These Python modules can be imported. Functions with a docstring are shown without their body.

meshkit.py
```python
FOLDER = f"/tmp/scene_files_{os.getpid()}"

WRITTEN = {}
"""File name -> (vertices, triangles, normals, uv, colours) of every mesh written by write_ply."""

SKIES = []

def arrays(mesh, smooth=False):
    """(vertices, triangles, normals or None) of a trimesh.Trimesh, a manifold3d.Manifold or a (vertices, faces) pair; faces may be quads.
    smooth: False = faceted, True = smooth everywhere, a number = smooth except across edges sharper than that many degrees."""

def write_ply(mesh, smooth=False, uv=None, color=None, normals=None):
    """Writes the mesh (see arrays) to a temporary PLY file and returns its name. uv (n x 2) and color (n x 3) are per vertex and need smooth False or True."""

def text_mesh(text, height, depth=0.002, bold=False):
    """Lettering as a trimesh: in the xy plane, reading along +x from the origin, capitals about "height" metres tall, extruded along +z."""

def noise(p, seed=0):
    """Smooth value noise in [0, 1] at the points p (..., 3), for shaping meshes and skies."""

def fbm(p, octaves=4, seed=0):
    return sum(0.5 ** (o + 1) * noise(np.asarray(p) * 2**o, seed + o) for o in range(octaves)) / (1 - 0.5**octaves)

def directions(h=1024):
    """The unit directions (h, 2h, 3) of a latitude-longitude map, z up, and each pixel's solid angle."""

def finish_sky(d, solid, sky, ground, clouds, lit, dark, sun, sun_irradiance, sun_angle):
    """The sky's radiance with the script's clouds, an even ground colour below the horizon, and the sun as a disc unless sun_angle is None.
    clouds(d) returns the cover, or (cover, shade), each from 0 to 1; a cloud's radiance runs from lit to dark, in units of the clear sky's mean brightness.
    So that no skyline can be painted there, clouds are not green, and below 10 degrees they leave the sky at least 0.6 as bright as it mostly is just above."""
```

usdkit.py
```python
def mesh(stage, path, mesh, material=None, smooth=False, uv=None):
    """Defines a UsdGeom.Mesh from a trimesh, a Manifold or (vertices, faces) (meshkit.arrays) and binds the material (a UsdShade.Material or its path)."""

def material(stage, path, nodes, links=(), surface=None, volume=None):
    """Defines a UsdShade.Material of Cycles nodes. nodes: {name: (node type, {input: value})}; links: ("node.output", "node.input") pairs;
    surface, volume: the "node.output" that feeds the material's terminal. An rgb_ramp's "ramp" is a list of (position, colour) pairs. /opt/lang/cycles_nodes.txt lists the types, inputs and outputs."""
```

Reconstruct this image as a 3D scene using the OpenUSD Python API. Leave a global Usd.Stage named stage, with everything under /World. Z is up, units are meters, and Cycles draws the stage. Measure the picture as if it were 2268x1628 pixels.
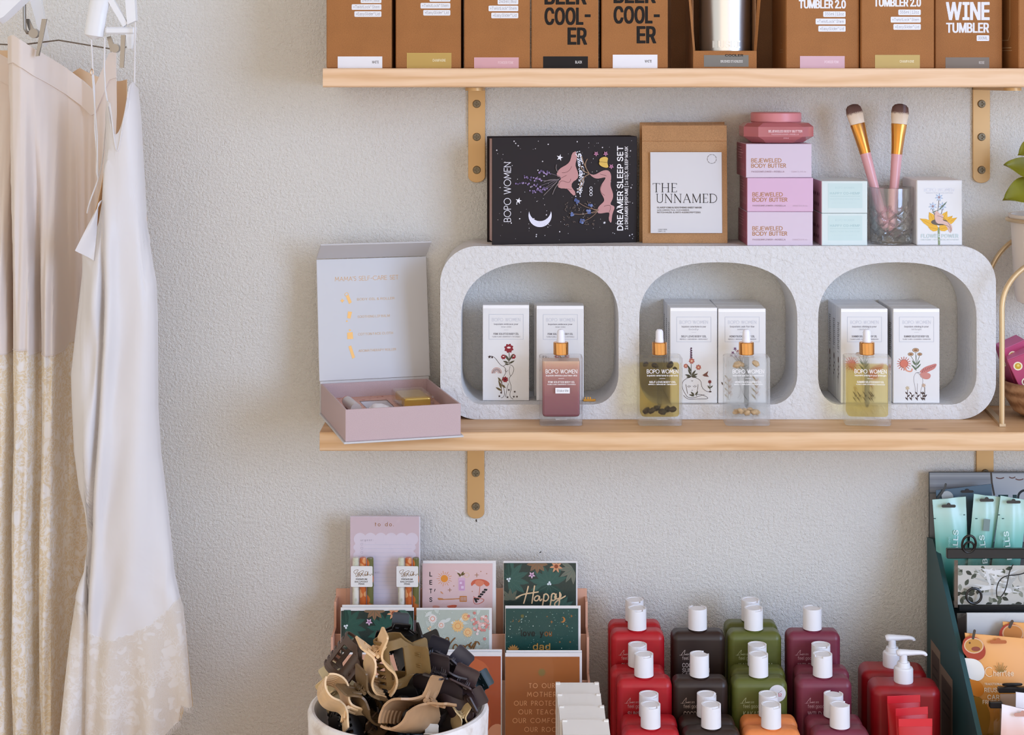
import math, random
import numpy as np, trimesh, usdkit, meshkit
import manifold3d as m3
from shapely.geometry import Polygon, LineString, Point, MultiPolygon, box as sbox
from shapely import affinity
from shapely.ops import unary_union
from pxr import Usd, UsdGeom, UsdLux, UsdShade, Gf, Sdf, Vt

stage = Usd.Stage.CreateInMemory()
UsdGeom.SetStageUpAxis(stage, UsdGeom.Tokens.z)
UsdGeom.Xform.Define(stage, '/World')
# ------------------------------------------------------------------ camera, light, exposure
FPX, CX, HY, DW, EYE = 3740.0, 1134.0, 170.0, 2.33, 1.65     # focal length, principal point (px), wall distance and eye height (m)
cam = UsdGeom.Camera.Define(stage, '/World/camera')
cam.AddTranslateOp().Set(Gf.Vec3d(0, -DW, EYE)); cam.AddRotateXOp().Set(90.0)
FL = 60.0
cam.CreateFocalLengthAttr(FL); cam.CreateHorizontalApertureAttr(2268 / FPX * FL); cam.CreateVerticalApertureAttr(1628 / FPX * FL)
cam.CreateVerticalApertureOffsetAttr(-(814 - HY) / FPX * FL); cam.CreateHorizontalApertureOffsetAttr(0.0)
cam.CreateClippingRangeAttr(Gf.Vec2f(0.05, 100)); cam.CreateExposureAttr(0.0)

def rect_light(name, pos, target, w, h, power, color):
    l = UsdLux.RectLight.Define(stage, '/World/' + name)
    l.CreateWidthAttr(w); l.CreateHeightAttr(h); l.CreateIntensityAttr(power); l.CreateColorAttr(Gf.Vec3f(*color))
    m = Gf.Matrix4d().SetLookAt(Gf.Vec3d(*pos), Gf.Vec3d(*target), Gf.Vec3d(0, 0, 1)).GetInverse()
    UsdGeom.Xformable(l).AddTransformOp().Set(m)
dome = UsdLux.DomeLight.Define(stage, '/World/daylight')
dome.CreateIntensityAttr(0.36); dome.CreateColorAttr(Gf.Vec3f(0.99, 0.99, 0.94))
rect_light('window_light_side', (2.75, -3.3, 2.0), (0, 0, 1.25), 1.5, 1.9, 11.8, (0.44, 0.63, 1.0))
rect_light('added_fill_front', (-.5, -4.8, 1.6), (0, 0, 1.3), 3.2, 1.8, 1.0, (1.0, 0.74, 0.55))  # the front one is a warm fill added to lift the arch shadows

# ------------------------------------------------------------------ helpers
rnd = random.Random(11)
def wx(px, D): return (px - CX) * D / FPX
def wz(py, D): return EYE - (py - HY) * D / FPX
def lin(c):
    if isinstance(c, str): c = tuple(int(c[i:i + 2], 16) / 255 for i in (0, 2, 4))
    return tuple(x / 12.92 if x <= .04045 else ((x + .055) / 1.055) ** 2.4 for x in c)
LOOK = {}
def graph(name, nodes, links, surface, volume=None):
    LOOK[name] = usdkit.material(stage, '/World/Looks/' + name, nodes, links, surface=surface, volume=volume); return LOOK[name]
def flat(c, rough=.5, metal=0., grain=0., gscale=400., bump=0., bscale=300., **kw):
    """A plain principled material of an sRGB colour, with an optional fine mottle and relief; made once per set of arguments."""
    key = 'm_%s_%02d%d' % (c, int(rough * 100), int(metal * 10)) + ('_g%d_%d' % (grain * 100, gscale) if grain else '') + ('_b%d_%d' % (bump * 100, bscale) if bump else '') + ''.join('_%s%d' % (k[:6], v * 100) for k, v in kw.items() if np.ndim(v) == 0)
    if key in LOOK: return LOOK[key]
    nodes = {'p': ('principled_bsdf', {'base_color': lin(c), 'roughness': rough, 'metallic': metal, **kw})}; links = []
    if grain or bump: nodes['tc'] = ('texture_coordinate', {})
    if grain:
        a = np.array(lin(c))
        nodes['n'] = ('noise_texture', {'scale': gscale, 'detail': 3}); nodes['r'] = ('rgb_ramp', {'ramp': [(.3, a * (1 - grain)), (.7, np.minimum(a * (1 + grain), 1))]})
        links += [('tc.object', 'n.vector'), ('n.fac', 'r.fac'), ('r.color', 'p.base_color')]
    if bump:
        nodes['n2'] = ('noise_texture', {'scale': bscale, 'detail': 2}); nodes['b'] = ('bump', {'strength': bump, 'distance': .001})
        links += [('tc.object', 'n2.vector'), ('n2.fac', 'b.height'), ('b.normal', 'p.normal')]
    return graph(key, nodes, links, 'p.BSDF')
USED = {}
def numbered(parent, name):
    k = (parent, name); i = USED.get(k, 0); USED[k] = i + 1
    return parent + '/' + (name if i == 0 else '%s_%03d' % (name, i))
GROUPS = {'cup_box': 'brown cup boxes on the upper shelf', 'cooler_box': 'brown beer cooler boxes on the upper shelf', 'tumbler_box': 'brown tumbler boxes on the upper shelf', 'shelf_bracket': 'gold shelf brackets', 'paper_sachet': 'kraft paper sachets on the white display', 'butter_box': 'stacked pink body butter boxes',
          'mint_box': 'stacked pale mint boxes', 'makeup_brush': 'makeup brushes in the tumbler', 'oil_box': 'white oil cartons in the arches', 'fruit_box': 'pink boxes in the wooden bowl', 'greeting_card': 'greeting cards in the rack', 'pen_set': 'pen sets in the rack', 'cream_carton': 'cream cartons in a row on the counter',
          'lotion_bottle': 'sunscreen bottles on the stepped blocks', 'riser_block': 'dark riser blocks', 'pump_bottle': 'red pump bottles', 'lotion_tube': 'small red tubes', 'foil_pouch': 'mint foil pouches in the teal stand', 'orange_pouch': 'orange pouches in the teal stand', 'pink_pouch': 'pink pouches at the lower right corner', 'claw_clip': 'claw hair clips in the stone bowl'}
def thing(name, label, cat, loc=(0, 0, 0), rotz=0., group=None, tilt=None, kind=None):
    group = group or GROUPS.get(name)
    p = numbered('/World', name); x = UsdGeom.Xform.Define(stage, p)
    x.AddTranslateOp().Set(Gf.Vec3d(*map(float, loc)))
    if rotz: x.AddRotateZOp().Set(float(rotz))
    if tilt is not None: x.AddRotateXYZOp().Set(Gf.Vec3f(*map(float, tilt)))
    o = x.GetPrim()
    if label: o.SetCustomDataByKey('label', label)
    if cat: o.SetCustomDataByKey('category', cat)
    if group: o.SetCustomDataByKey('group', group)
    if kind: o.SetCustomDataByKey('kind', kind)
    return p
def part(parent, name, mesh, m, label=None, smooth=30, kind=None):
    p = numbered(parent, name); o = usdkit.mesh(stage, p, mesh, m, smooth=smooth)
    if label: o.GetPrim().SetCustomDataByKey('label', label)
    if kind: o.GetPrim().SetCustomDataByKey('kind', kind)
    return p
def solo(name, mesh, m, label=None, cat=None, group=None, kind=None, smooth=30):
    p = part('/World', name, mesh, m, label, smooth, kind); o = stage.GetPrimAtPath(p)
    if cat: o.SetCustomDataByKey('category', cat)
    if group: o.SetCustomDataByKey('group', group)
    return p
cat_ = trimesh.util.concatenate
def tm(man):
    m = man.to_mesh(); return trimesh.Trimesh(np.array(m.vert_properties[:, :3]), np.array(m.tri_verts), process=False)
def man(t): return m3.Manifold(m3.Mesh(np.asarray(t.vertices, np.float32), np.asarray(t.faces, np.uint32)))
def bx(x0, x1, y0, y1, z0, z1, c=0.):
    """A box with chamfered edges."""
    if c <= 0: m = trimesh.creation.box([x1 - x0, y1 - y0, z1 - z0]); m.apply_translation([(x0 + x1) / 2, (y0 + y1) / 2, (z0 + z1) / 2]); return m
    P = []
    for x, sx in ((x0, 1), (x1, -1)):
        for y, sy in ((y0, 1), (y1, -1)):
            for z, sz in ((z0, 1), (z1, -1)):
                P += [(x, y + sy * c, z + sz * c), (x + sx * c, y, z + sz * c), (x + sx * c, y + sy * c, z)]
    return trimesh.PointCloud(P).convex_hull
def hull(P): return trimesh.PointCloud(np.asarray(P, float)).convex_hull
def rrect(x0, y0, x1, y1, r, n=8): return sbox(x0 + r, y0 + r, x1 - r, y1 - r).buffer(r, quad_segs=n)
def ext(poly, h):
    """Extrude a shapely polygon in the xy plane along +z."""
    gs = getattr(poly, 'geoms', [poly]); return cat_([trimesh.creation.extrude_polygon(g, h, engine='earcut') for g in gs if g.area > 1e-12])
STAND = np.array([[1, 0, 0, 0], [0, 0, 1, 0], [0, 1, 0, 0], [0, 0, 0, 1.]])      # xy -> xz, extrusion along +y
def extf(poly, y0, y1):
    m = ext(poly, y1 - y0); m.apply_transform(STAND); m.invert(); m.apply_translation([0, y0, 0]); return m
def bevelf(poly, y0, y1, c):
    """A front-standing extruded plate whose front and back edges are rounded by c."""
    P = []; n = 3
    prof = [(y0 + c - c * math.cos(a), c - c * math.sin(a)) for a in np.linspace(0, math.pi / 2, n + 1)]
    prof += [(y1 - c + c * math.sin(a), c - c * math.cos(a)) for a in np.linspace(0, math.pi / 2, n + 1)]
    ring = np.array(poly.exterior.coords)[:-1]; cen = np.array(poly.centroid.coords[0]); k = len(ring)
    nx = np.roll(ring, -1, 0) - np.roll(ring, 1, 0); nx = np.stack([nx[:, 1], -nx[:, 0]], 1); nx /= np.linalg.norm(nx, axis=1, keepdims=True)
    if not poly.exterior.is_ccw: nx = -nx
    V = np.vstack([np.insert(ring - nx * o, 1, y, axis=1) for y, o in prof]); F = []
    m = len(prof)
    for j in range(m - 1):
        for i in range(k):
            a, b = j * k + i, j * k + (i + 1) % k; F += [(a, b, b + k), (a, b + k, a + k)]
    V = np.vstack([V, [cen[0], y0, cen[1]], [cen[0], y1, cen[1]]]); e = len(V)
    for i in range(k): F += [(e - 2, (i + 1) % k, i), (e - 1, (m - 1) * k + i, (m - 1) * k + (i + 1) % k)]
    t = trimesh.Trimesh(V, F, process=False); trimesh.repair.fix_normals(t); return t
def lathe(prof, n=40): return trimesh.creation.revolve(np.array(prof, float), sections=n)
def tube(path, r, n=8, cap=True):
    """A round rod along a polyline; r may vary along it."""
    P = np.asarray(path, float); r = np.broadcast_to(np.asarray(r, float), len(P)); T = np.gradient(P, axis=0); T /= np.maximum(np.linalg.norm(T, axis=1, keepdims=True), 1e-12)
    up = np.array([0, 0, 1.]) if abs(T[0][2]) < .9 else np.array([1., 0, 0]); V = []
    for p, t, q in zip(P, T, r):
        a = np.cross(t, up); a /= max(np.linalg.norm(a), 1e-9); b = np.cross(a, t); up = b
        V += [p + q * (math.cos(s) * a + math.sin(s) * b) for s in np.arange(n) * 2 * math.pi / n]
    F = []
    for i in range(len(P) - 1):
        for j in range(n):
            a, b = i * n + j, i * n + (j + 1) % n; F += [(a, b, b + n), (a, b + n, a + n)]
    if cap:
        V += [P[0], P[-1]]; e = len(V)
        for j in range(n): F += [(e - 2, (j + 1) % n, j), (e - 1, (len(P) - 1) * n + j, (len(P) - 1) * n + (j + 1) % n)]
    t = trimesh.Trimesh(V, F, process=False); trimesh.repair.fix_normals(t); return t
def spline(pts, n=40):
    from scipy.interpolate import CubicSpline
    pts = np.asarray(pts, float); s = np.r_[0, np.cumsum(np.linalg.norm(np.diff(pts, axis=0), axis=1))]
    return CubicSpline(s, pts)(np.linspace(0, s[-1], n))
def grid(P):
    """A sheet through an (n, m, 3) array of points."""
    n, m, _ = P.shape; i, j = np.meshgrid(np.arange(n - 1), np.arange(m - 1), indexing='ij'); a = (i * m + j).ravel()
    return trimesh.Trimesh(P.reshape(-1, 3), np.vstack([np.stack([a, a + m, a + m + 1], 1), np.stack([a, a + m + 1, a + 1], 1)]), process=False)
def thick(t, d):
    """Gives an open sheet a thickness d along its normals."""
    n = np.array(t.vertex_normals); V = np.vstack([t.vertices + n * d / 2, t.vertices - n * d / 2]); k = len(t.vertices)
    e = t.edges; s = np.sort(e, 1); u, c = np.unique(s, axis=0, return_counts=True); on = {tuple(x) for x in u[c == 1]}
    F = [t.faces, t.faces[:, ::-1] + k]; B = np.array([x for x in e if tuple(sorted(x)) in on])
    if len(B): F += [np.stack([B[:, 0], B[:, 0] + k, B[:, 1] + k], 1), np.stack([B[:, 0], B[:, 1] + k, B[:, 1]], 1)]
    return trimesh.Trimesh(V, np.vstack(F), process=False)
def moved(m, T=(0, 0, 0), rz=0, rx=0, ry=0):
    m = m.copy()
    for a, ax in ((rx, (1, 0, 0)), (ry, (0, 1, 0)), (rz, (0, 0, 1))):
        if a: m.apply_transform(trimesh.transformations.rotation_matrix(math.radians(a), ax))
    m.apply_translation(T); return m

# ------------------------------------------------------------------ flat print: lettering and pictures on faces
TEXT = {}
def text_tris(s, bold):
    """Triangles of a line of lettering, one unit tall, put together from single characters."""
    V, F, x, n = [], [], 0., 0
    for ch in s:
        if ch == ' ': x += .3; continue
        if (ch, bold) not in TEXT:
            m = meshkit.text_mesh(ch, 1.0, .01, bold); keep = m.face_normals[:, 2] > .9
            f = m.faces[keep]; u, inv = np.unique(f.ravel(), return_inverse=True); v = m.vertices[u][:, :2]; TEXT[ch, bold] = (v - [v[:, 0].min(), 0], inv.reshape(-1, 3))
        v, f = TEXT[ch, bold]; V.append(v + [x, 0]); F.append(f + n); n += len(v); x += v[:, 0].max() + (.13 if bold else .16)
    return np.vstack(V), np.vstack(F)
def arc(cx, cy, rx, ry, a, b, n=12): return [(cx + rx * math.cos(math.radians(t)), cy + ry * math.sin(math.radians(t))) for t in np.linspace(a, b, n)]
# a light geometric capital alphabet drawn as strokes, one unit tall
LET = {'A': (.72, [[(0, 0), (.36, 1), (.72, 0)], [(.13, .33), (.59, .33)]]), 'B': (.55, [[(0, 0), (0, 1), (.25, 1)] + arc(.25, .75, .25, .25, 90, -90) + [(0, .5)], [(.25, .5)] + arc(.28, .25, .27, .25, 90, -90) + [(0, 0)]]),
 'C': (.78, [arc(.5, .5, .5, .5, 50, 310, 20)]), 'D': (.7, [[(0, 0), (0, 1), (.22, 1)] + arc(.22, .5, .48, .5, 90, -90) + [(0, 0)]]), 'E': (.5, [[(.5, 1), (0, 1), (0, 0), (.5, 0)], [(0, .52), (.45, .52)]]),
 'F': (.48, [[(.48, 1), (0, 1), (0, 0)], [(0, .52), (.42, .52)]]), 'G': (.9, [arc(.5, .5, .5, .5, 50, 360, 20) + [(.55, .5)]]), 'H': (.62, [[(0, 0), (0, 1)], [(.62, 0), (.62, 1)], [(0, .5), (.62, .5)]]), 'I': (.0, [[(0, 0), (0, 1)]]),
 'J': (.35, [[(.35, 1), (.35, .2)] + arc(.17, .2, .18, .2, 0, -150)]), 'K': (.55, [[(0, 0), (0, 1)], [(.55, 1), (0, .45)], [(.15, .6), (.58, 0)]]), 'L': (.42, [[(0, 1), (0, 0), (.42, 0)]]), 'M': (.9, [[(0, 0), (.12, 1), (.45, .25), (.78, 1), (.9, 0)]]),
 'N': (.68, [[(0, 0), (0, 1), (.68, 0), (.68, 1)]]), 'O': (1., [arc(.5, .5, .5, .5, 0, 360, 28)]), 'P': (.5, [[(0, 0), (0, 1), (.23, 1)] + arc(.23, .73, .27, .27, 90, -90) + [(0, .46)]]), 'Q': (1., [arc(.5, .5, .5, .5, 0, 360, 28), [(.6, .3), (.95, 0)]]),
 'R': (.52, [[(0, 0), (0, 1), (.23, 1)] + arc(.23, .74, .26, .26, 90, -90) + [(0, .48)], [(.22, .48), (.54, 0)]]), 'S': (.45, [arc(.23, .76, .21, .24, 40, 270) + arc(.22, .26, .24, .26, 90, -140)]), 'T': (.55, [[(0, 1), (.55, 1)], [(.275, 1), (.275, 0)]]),
 'U': (.6, [[(0, 1), (0, .3)] + arc(.3, .3, .3, .3, 180, 360) + [(.6, 1)]]), 'V': (.66, [[(0, 1), (.33, 0), (.66, 1)]]), 'W': (1.05, [[(0, 1), (.28, 0), (.52, 1), (.77, 0), (1.05, 1)]]), 'Y': (.6, [[(0, 1), (.3, .45), (.6, 1)], [(.3, .45), (.3, 0)]]), ' ': (.3, []), "'": (0, [[(0, 1), (-.06, .78)]]),
 '.': (0, [[(0, 0), (0, .04)]]), '-': (.3, [[(0, .45), (.3, .45)]]), 't': (.3, [[(.12, .9), (.12, 0)], [(0, .6), (.3, .6)]]), 'o': (.6, [arc(.3, .3, .3, .3, 0, 360, 20)]), 'd': (.6, [arc(.3, .3, .3, .3, 0, 360, 20), [(.6, 1), (.6, 0)]])}
class Print:
    """Collects flat shapes given in photo pixels of one face (x0, y1 = the face's lower left corner, S = metres per pixel); flush() makes one mesh per name and colour, lying just off the face.
    M maps the face's own (u, v, out) to the thing's space."""
    def __init__(s, parent, S, x0, y1, y=0., M=None):
        s.parent, s.S, s.x0, s.y1, s.y, s.M, s.items, s.layer = parent, S, x0, y1, y, M, {}, 0
    def _add(s, V, F, c, name):
        if not len(F): return
        s.layer += 1; V = np.asarray(V, float)
        W = np.stack([(V[:, 0] - s.x0) * s.S, (s.y1 - V[:, 1]) * s.S, np.full(len(V), .00014 + .000004 * s.layer)], 1)
        L = s.items.setdefault((name, c if isinstance(c, str) else id(c)), [c, [], [], 0]); L[1].append(W); L[2].append(np.asarray(F) + L[3]); L[3] += len(W)
    def shape(s, g, c, name='illustration'):
        for p in getattr(g, 'geoms', [g]):
            if p.area > 1e-6:
                v, f = trimesh.creation.triangulate_polygon(p, engine='earcut'); s._add(v, f, c, name)
    def poly(s, pts, c, name='illustration'): s.shape(Polygon(pts).buffer(0), c, name)
    def blob(s, pts, c, name='illustration', n=40): s.poly(spline(list(pts) + [pts[0]], n), c, name)
    def line(s, pts, w, c, name='illustration', curve=False):
        if curve: pts = spline(pts, max(8, 5 * len(pts)))
        s.shape(LineString(pts).buffer(w / 2, quad_segs=2, cap_style='round', join_style='round'), c, name)
    def circ(s, x, y, r, c, name='illustration', ry=None, n=5):
        g = Point(0, 0).buffer(1, quad_segs=n); s.shape(affinity.translate(affinity.scale(g, r, ry or r), x, y), c, name)
    def ring(s, x, y, r, w, c, name='illustration', ry=None): s.line(arc(x, y, r, ry or r, 0, 360, 24), w, c, name)
    def star(s, x, y, r, c, k=5, q=.4, rot=0, name='illustration'):
        s.poly([(x + (r if i % 2 == 0 else r * q) * math.sin(i * math.pi / k + rot), y - (r if i % 2 == 0 else r * q) * math.cos(i * math.pi / k + rot)) for i in range(2 * k)], c, name)
    def leaf(s, x0, y0, x1, y1, w, c, name='illustration'):
        d = np.array([x1 - x0, y1 - y0], float); n = np.array([-d[1], d[0]]) / max(np.linalg.norm(d), 1e-9) * w / 2; a = np.array([x0, y0])
        s.poly([a + d * t + n * h for t, h in ((0, 0), (.2, .7), (.45, 1), (.75, .65), (1, 0), (.75, -.65), (.45, -1), (.2, -.7))], c, name)
    def flower(s, x, y, r, c, k=6, mid=None, name='illustration', w=.55):
        for i in range(k): s.leaf(x, y, x + r * math.cos(i * 2 * math.pi / k + .3), y + r * math.sin(i * 2 * math.pi / k + .3), r * w, c, name)
        if mid: s.circ(x, y, r * .3, mid, name, n=3)
    def text(s, t, x0, yb, x1, h, c, bold=False, rot=0, name='lettering'):
        """Letters from x0 to x1 on the base line yb, capitals h tall; rot turns them about (x0, yb), anticlockwise."""
        v, f = text_tris(t, bold); a, b = v[:, 0].min(), v[:, 0].max()
        q = np.stack([(v[:, 0] - a) / max(b - a, 1e-9) * (x1 - x0), v[:, 1] * h], 1); r = math.radians(rot)
        s._add(np.stack([x0 + q[:, 0] * math.cos(r) - q[:, 1] * math.sin(r), yb - q[:, 0] * math.sin(r) - q[:, 1] * math.cos(r)], 1), f, c, name)
    def heavy(s, t, x0, yb, x1, h, c, k=.7):
        for d in (-k, 0, k): s.text(t, x0 + d, yb, x1 + d, h, c, True)
    def caps(s, t, x0, yb, x1, h, w, c, rot=0, name='lettering', gap=.18):
        """Light capitals of stroke width w."""
        W = sum(LET[ch][0] + gap for ch in t) - gap; k = (x1 - x0) / W; u = 0; r = math.radians(rot); out = []
        for ch in t:
            for L in LET[ch][1]:
                Q = [((u + a) * k, b * h) for a, b in L]; out.append(LineString([(x0 + a * math.cos(r) - b * math.sin(r), yb - a * math.sin(r) - b * math.cos(r)) for a, b in Q]).buffer(w / 2, quad_segs=2))
            u += LET[ch][0] + gap
        s.shape(unary_union(out), c, name)
    def flush(s):
        for (name, _), (c, V, F, _n) in s.items.items():
            V = np.vstack(V); F = np.vstack(F)
            P = np.stack([V[:, 0], s.y - V[:, 2], V[:, 1]], 1) if s.M is None else (V @ np.asarray(s.M)[:3, :3].T + np.asarray(s.M)[:3, 3])
            e1, e2 = P[F[:, 1]] - P[F[:, 0]], P[F[:, 2]] - P[F[:, 0]]
            out = np.array([0, -1., 0]) if s.M is None else np.asarray(s.M)[:3, 2]
            bad = (np.cross(e1, e2) @ out) < 0; F[bad] = F[bad][:, ::-1]
            part(s.parent, name, (P, F), flat(c, .6, specular_ior_level=.2) if isinstance(c, str) else c, smooth=False)
def frame_map(o, u, v):
    """4 x 4 for Print.M: face origin o, unit directions u (right) and v (up)."""
    u, v = np.asarray(u, float), np.asarray(v, float); u /= np.linalg.norm(u); v /= np.linalg.norm(v)
    M = np.eye(4); M[:3, 0], M[:3, 1], M[:3, 2], M[:3, 3] = u, v, np.cross(u, v), o; return M
# ------------------------------------------------------------------ materials of the large surfaces
def wall_look():
    nodes = {'g': ('geometry', {}), 'n1': ('noise_texture', {'scale': 260, 'detail': 3, 'roughness': .55}), 'n2': ('noise_texture', {'scale': 900, 'detail': 2}), 'mx': ('mix_float', {'fac': .3}),
             'b': ('bump', {'strength': 1., 'distance': .0045}), 'nc': ('noise_texture', {'scale': 1.7, 'detail': 4}), 'r': ('rgb_ramp', {'ramp': [(.3, lin('e3dfd9')), (.7, lin('e7e4de'))]}),
             'p': ('principled_bsdf', {'roughness': .75, 'specular_ior_level': .25})}
    return graph('plaster_wall', nodes, [('g.position', 'n1.vector'), ('g.position', 'n2.vector'), ('g.position', 'nc.vector'), ('n1.fac', 'mx.a'), ('n2.fac', 'mx.b'), ('mx.result', 'b.height'), ('b.normal', 'p.normal'), ('nc.fac', 'r.fac'), ('r.color', 'p.base_color')], 'p.BSDF')
def wood_look(name, dark, mid, light, shift=0., rough=.5):
    nodes = {'g': ('texture_coordinate', {}), 'm': ('mapping', {'scale': (2.2, 26, 26), 'location': (shift, shift * 3, 0)}), 'n1': ('noise_texture', {'scale': 1.6, 'detail': 6, 'roughness': .6, 'distortion': .6}),
             'm2': ('mapping', {'scale': (9, 260, 260)}), 'n2': ('noise_texture', {'scale': 1., 'detail': 3}), 'm3': ('mapping', {'scale': (.8, 4, 4), 'location': (shift + 3, 1, 2)}), 'w': ('wave_texture', {'bands_direction': 'z', 'scale': 5, 'distortion': 6, 'detail': 3, 'detail_scale': 1.2}),
             'mx': ('mix_float', {'fac': .38}), 'mx2': ('mix_float', {'fac': .3}), 'r': ('rgb_ramp', {'ramp': [(.22, lin(dark)), (.42, lin(mid)), (.62, lin(light)), (.9, lin(mid))]}),
             'v': ('voronoi_texture', {'scale': 1., 'randomness': 1.}), 'mv': ('mapping', {'scale': (4.5, 11, 11), 'location': (.35 + shift, .2, .1)}), 'rv': ('rgb_ramp', {'ramp': [(0, (.35, .22, .12)), (.04, (.45, .3, .18)), (.075, (1, 1, 1))]}), 'mul': ('mix', {'mix_type': 'multiply', 'fac': .55}),
             'b': ('bump', {'strength': .12, 'distance': .0006}), 'p': ('principled_bsdf', {'roughness': rough, 'specular_ior_level': .35})}
    L = [('g.object', 'm.vector'), ('m.vector', 'n1.vector'), ('g.object', 'm2.vector'), ('m2.vector', 'n2.vector'), ('g.object', 'm3.vector'), ('m3.vector', 'w.vector'), ('n1.fac', 'mx.a'), ('w.fac', 'mx.b'), ('mx.result', 'mx2.a'), ('n2.fac', 'mx2.b'),
         ('mx2.result', 'r.fac'), ('g.object', 'mv.vector'), ('mv.vector', 'v.vector'), ('v.distance', 'rv.fac'), ('r.color', 'mul.color1'), ('rv.color', 'mul.color2'), ('mul.color', 'p.base_color'), ('n2.fac', 'b.height'), ('b.normal', 'p.normal')]
    return graph(name, nodes, L, 'p.BSDF')
def kraft_look(name, c):
    a = np.array(lin(c))
    nodes = {'t': ('texture_coordinate', {}), 'n': ('noise_texture', {'scale': 900, 'detail': 2}), 'n2': ('noise_texture', {'scale': 30, 'detail': 3}), 'mx': ('mix_float', {'fac': .3}), 'r': ('rgb_ramp', {'ramp': [(.3, a * .8), (.5, a), (.72, a * 1.18)]}), 'p': ('principled_bsdf', {'roughness': .72, 'specular_ior_level': .25})}
    return graph(name, nodes, [('t.object', 'n.vector'), ('t.object', 'n2.vector'), ('n.fac', 'mx.a'), ('n2.fac', 'mx.b'), ('mx.result', 'r.fac'), ('r.color', 'p.base_color')], 'p.BSDF')
def glass_look(name, c=(1, 1, 1), rough=0., ior=1.5):
    return graph(name, {'p': ('principled_bsdf', {'base_color': c, 'roughness': rough, 'transmission_weight': 1., 'ior': ior})}, [], 'p.BSDF')
def film_look(name, ior=1.35, tint=(.97, .97, .97), rough=.06, bump=0., bscale=30., edge=.7):
    k = ((ior - 1) / (ior + 1)) ** 2
    nodes = {'f': ('layer_weight', {}), 'pw': ('math', {'math_type': 'power', 'value2': 4.}), 'ma': ('math', {'math_type': 'multiply_add', 'value2': edge, 'value3': k}), 't': ('transparent_bsdf', {'color': tint}), 'g': ('glossy_bsdf', {'color': (1, 1, 1), 'roughness': rough}), 'm': ('mix_closure', {})}; L = [('f.facing', 'pw.value1'), ('pw.value', 'ma.value1'), ('ma.value', 'm.fac'), ('t.BSDF', 'm.closure1'), ('g.BSDF', 'm.closure2')]
    if bump:
        nodes |= {'tc': ('texture_coordinate', {}), 'n': ('noise_texture', {'scale': bscale, 'detail': 2, 'distortion': 1.}), 'b': ('bump', {'strength': bump, 'distance': .01})}
        L += [('tc.object', 'n.vector'), ('n.fac', 'b.height'), ('b.normal', 'g.normal'), ('b.normal', 'f.normal')]
    return graph(name, nodes, L, 'm.closure')
WALL = wall_look()
PINE = wood_look('pine_board', 'c49566', 'd6ac80', 'e2be97'); PINE2 = wood_look('pine_board_pale', 'd0a276', 'dfb68e', 'e8c4a1', shift=2.3)
OAK = wood_look('floor_wood', 'b39b83', 'c9b49c', 'd8c6b0', shift=1.1); COUNTER = wood_look('counter_wood', '8a6547', 'a97f5c', 'bd9570', shift=4.)
KRAFT = kraft_look('kraft_board', '9f693b'); KRAFT2 = kraft_look('kraft_paper', 'b4875c'); KRAFTDARK = kraft_look('kraft_dark', '8d6443')  # the last kraft is darker: open box panels and the boxes behind the gaps
BRASS = flat('cba26c', .4, .3); SCREW = flat('7a6d57', .45, .5); GOLD = flat('d2b892', .36, .7); STEEL = flat('c9c6c4', .26, 1.0, anisotropic=.5); CHROME = flat('8f8983', .3, 1.0)
COPPER = flat('d99a5b', .16, 1.0)
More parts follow.
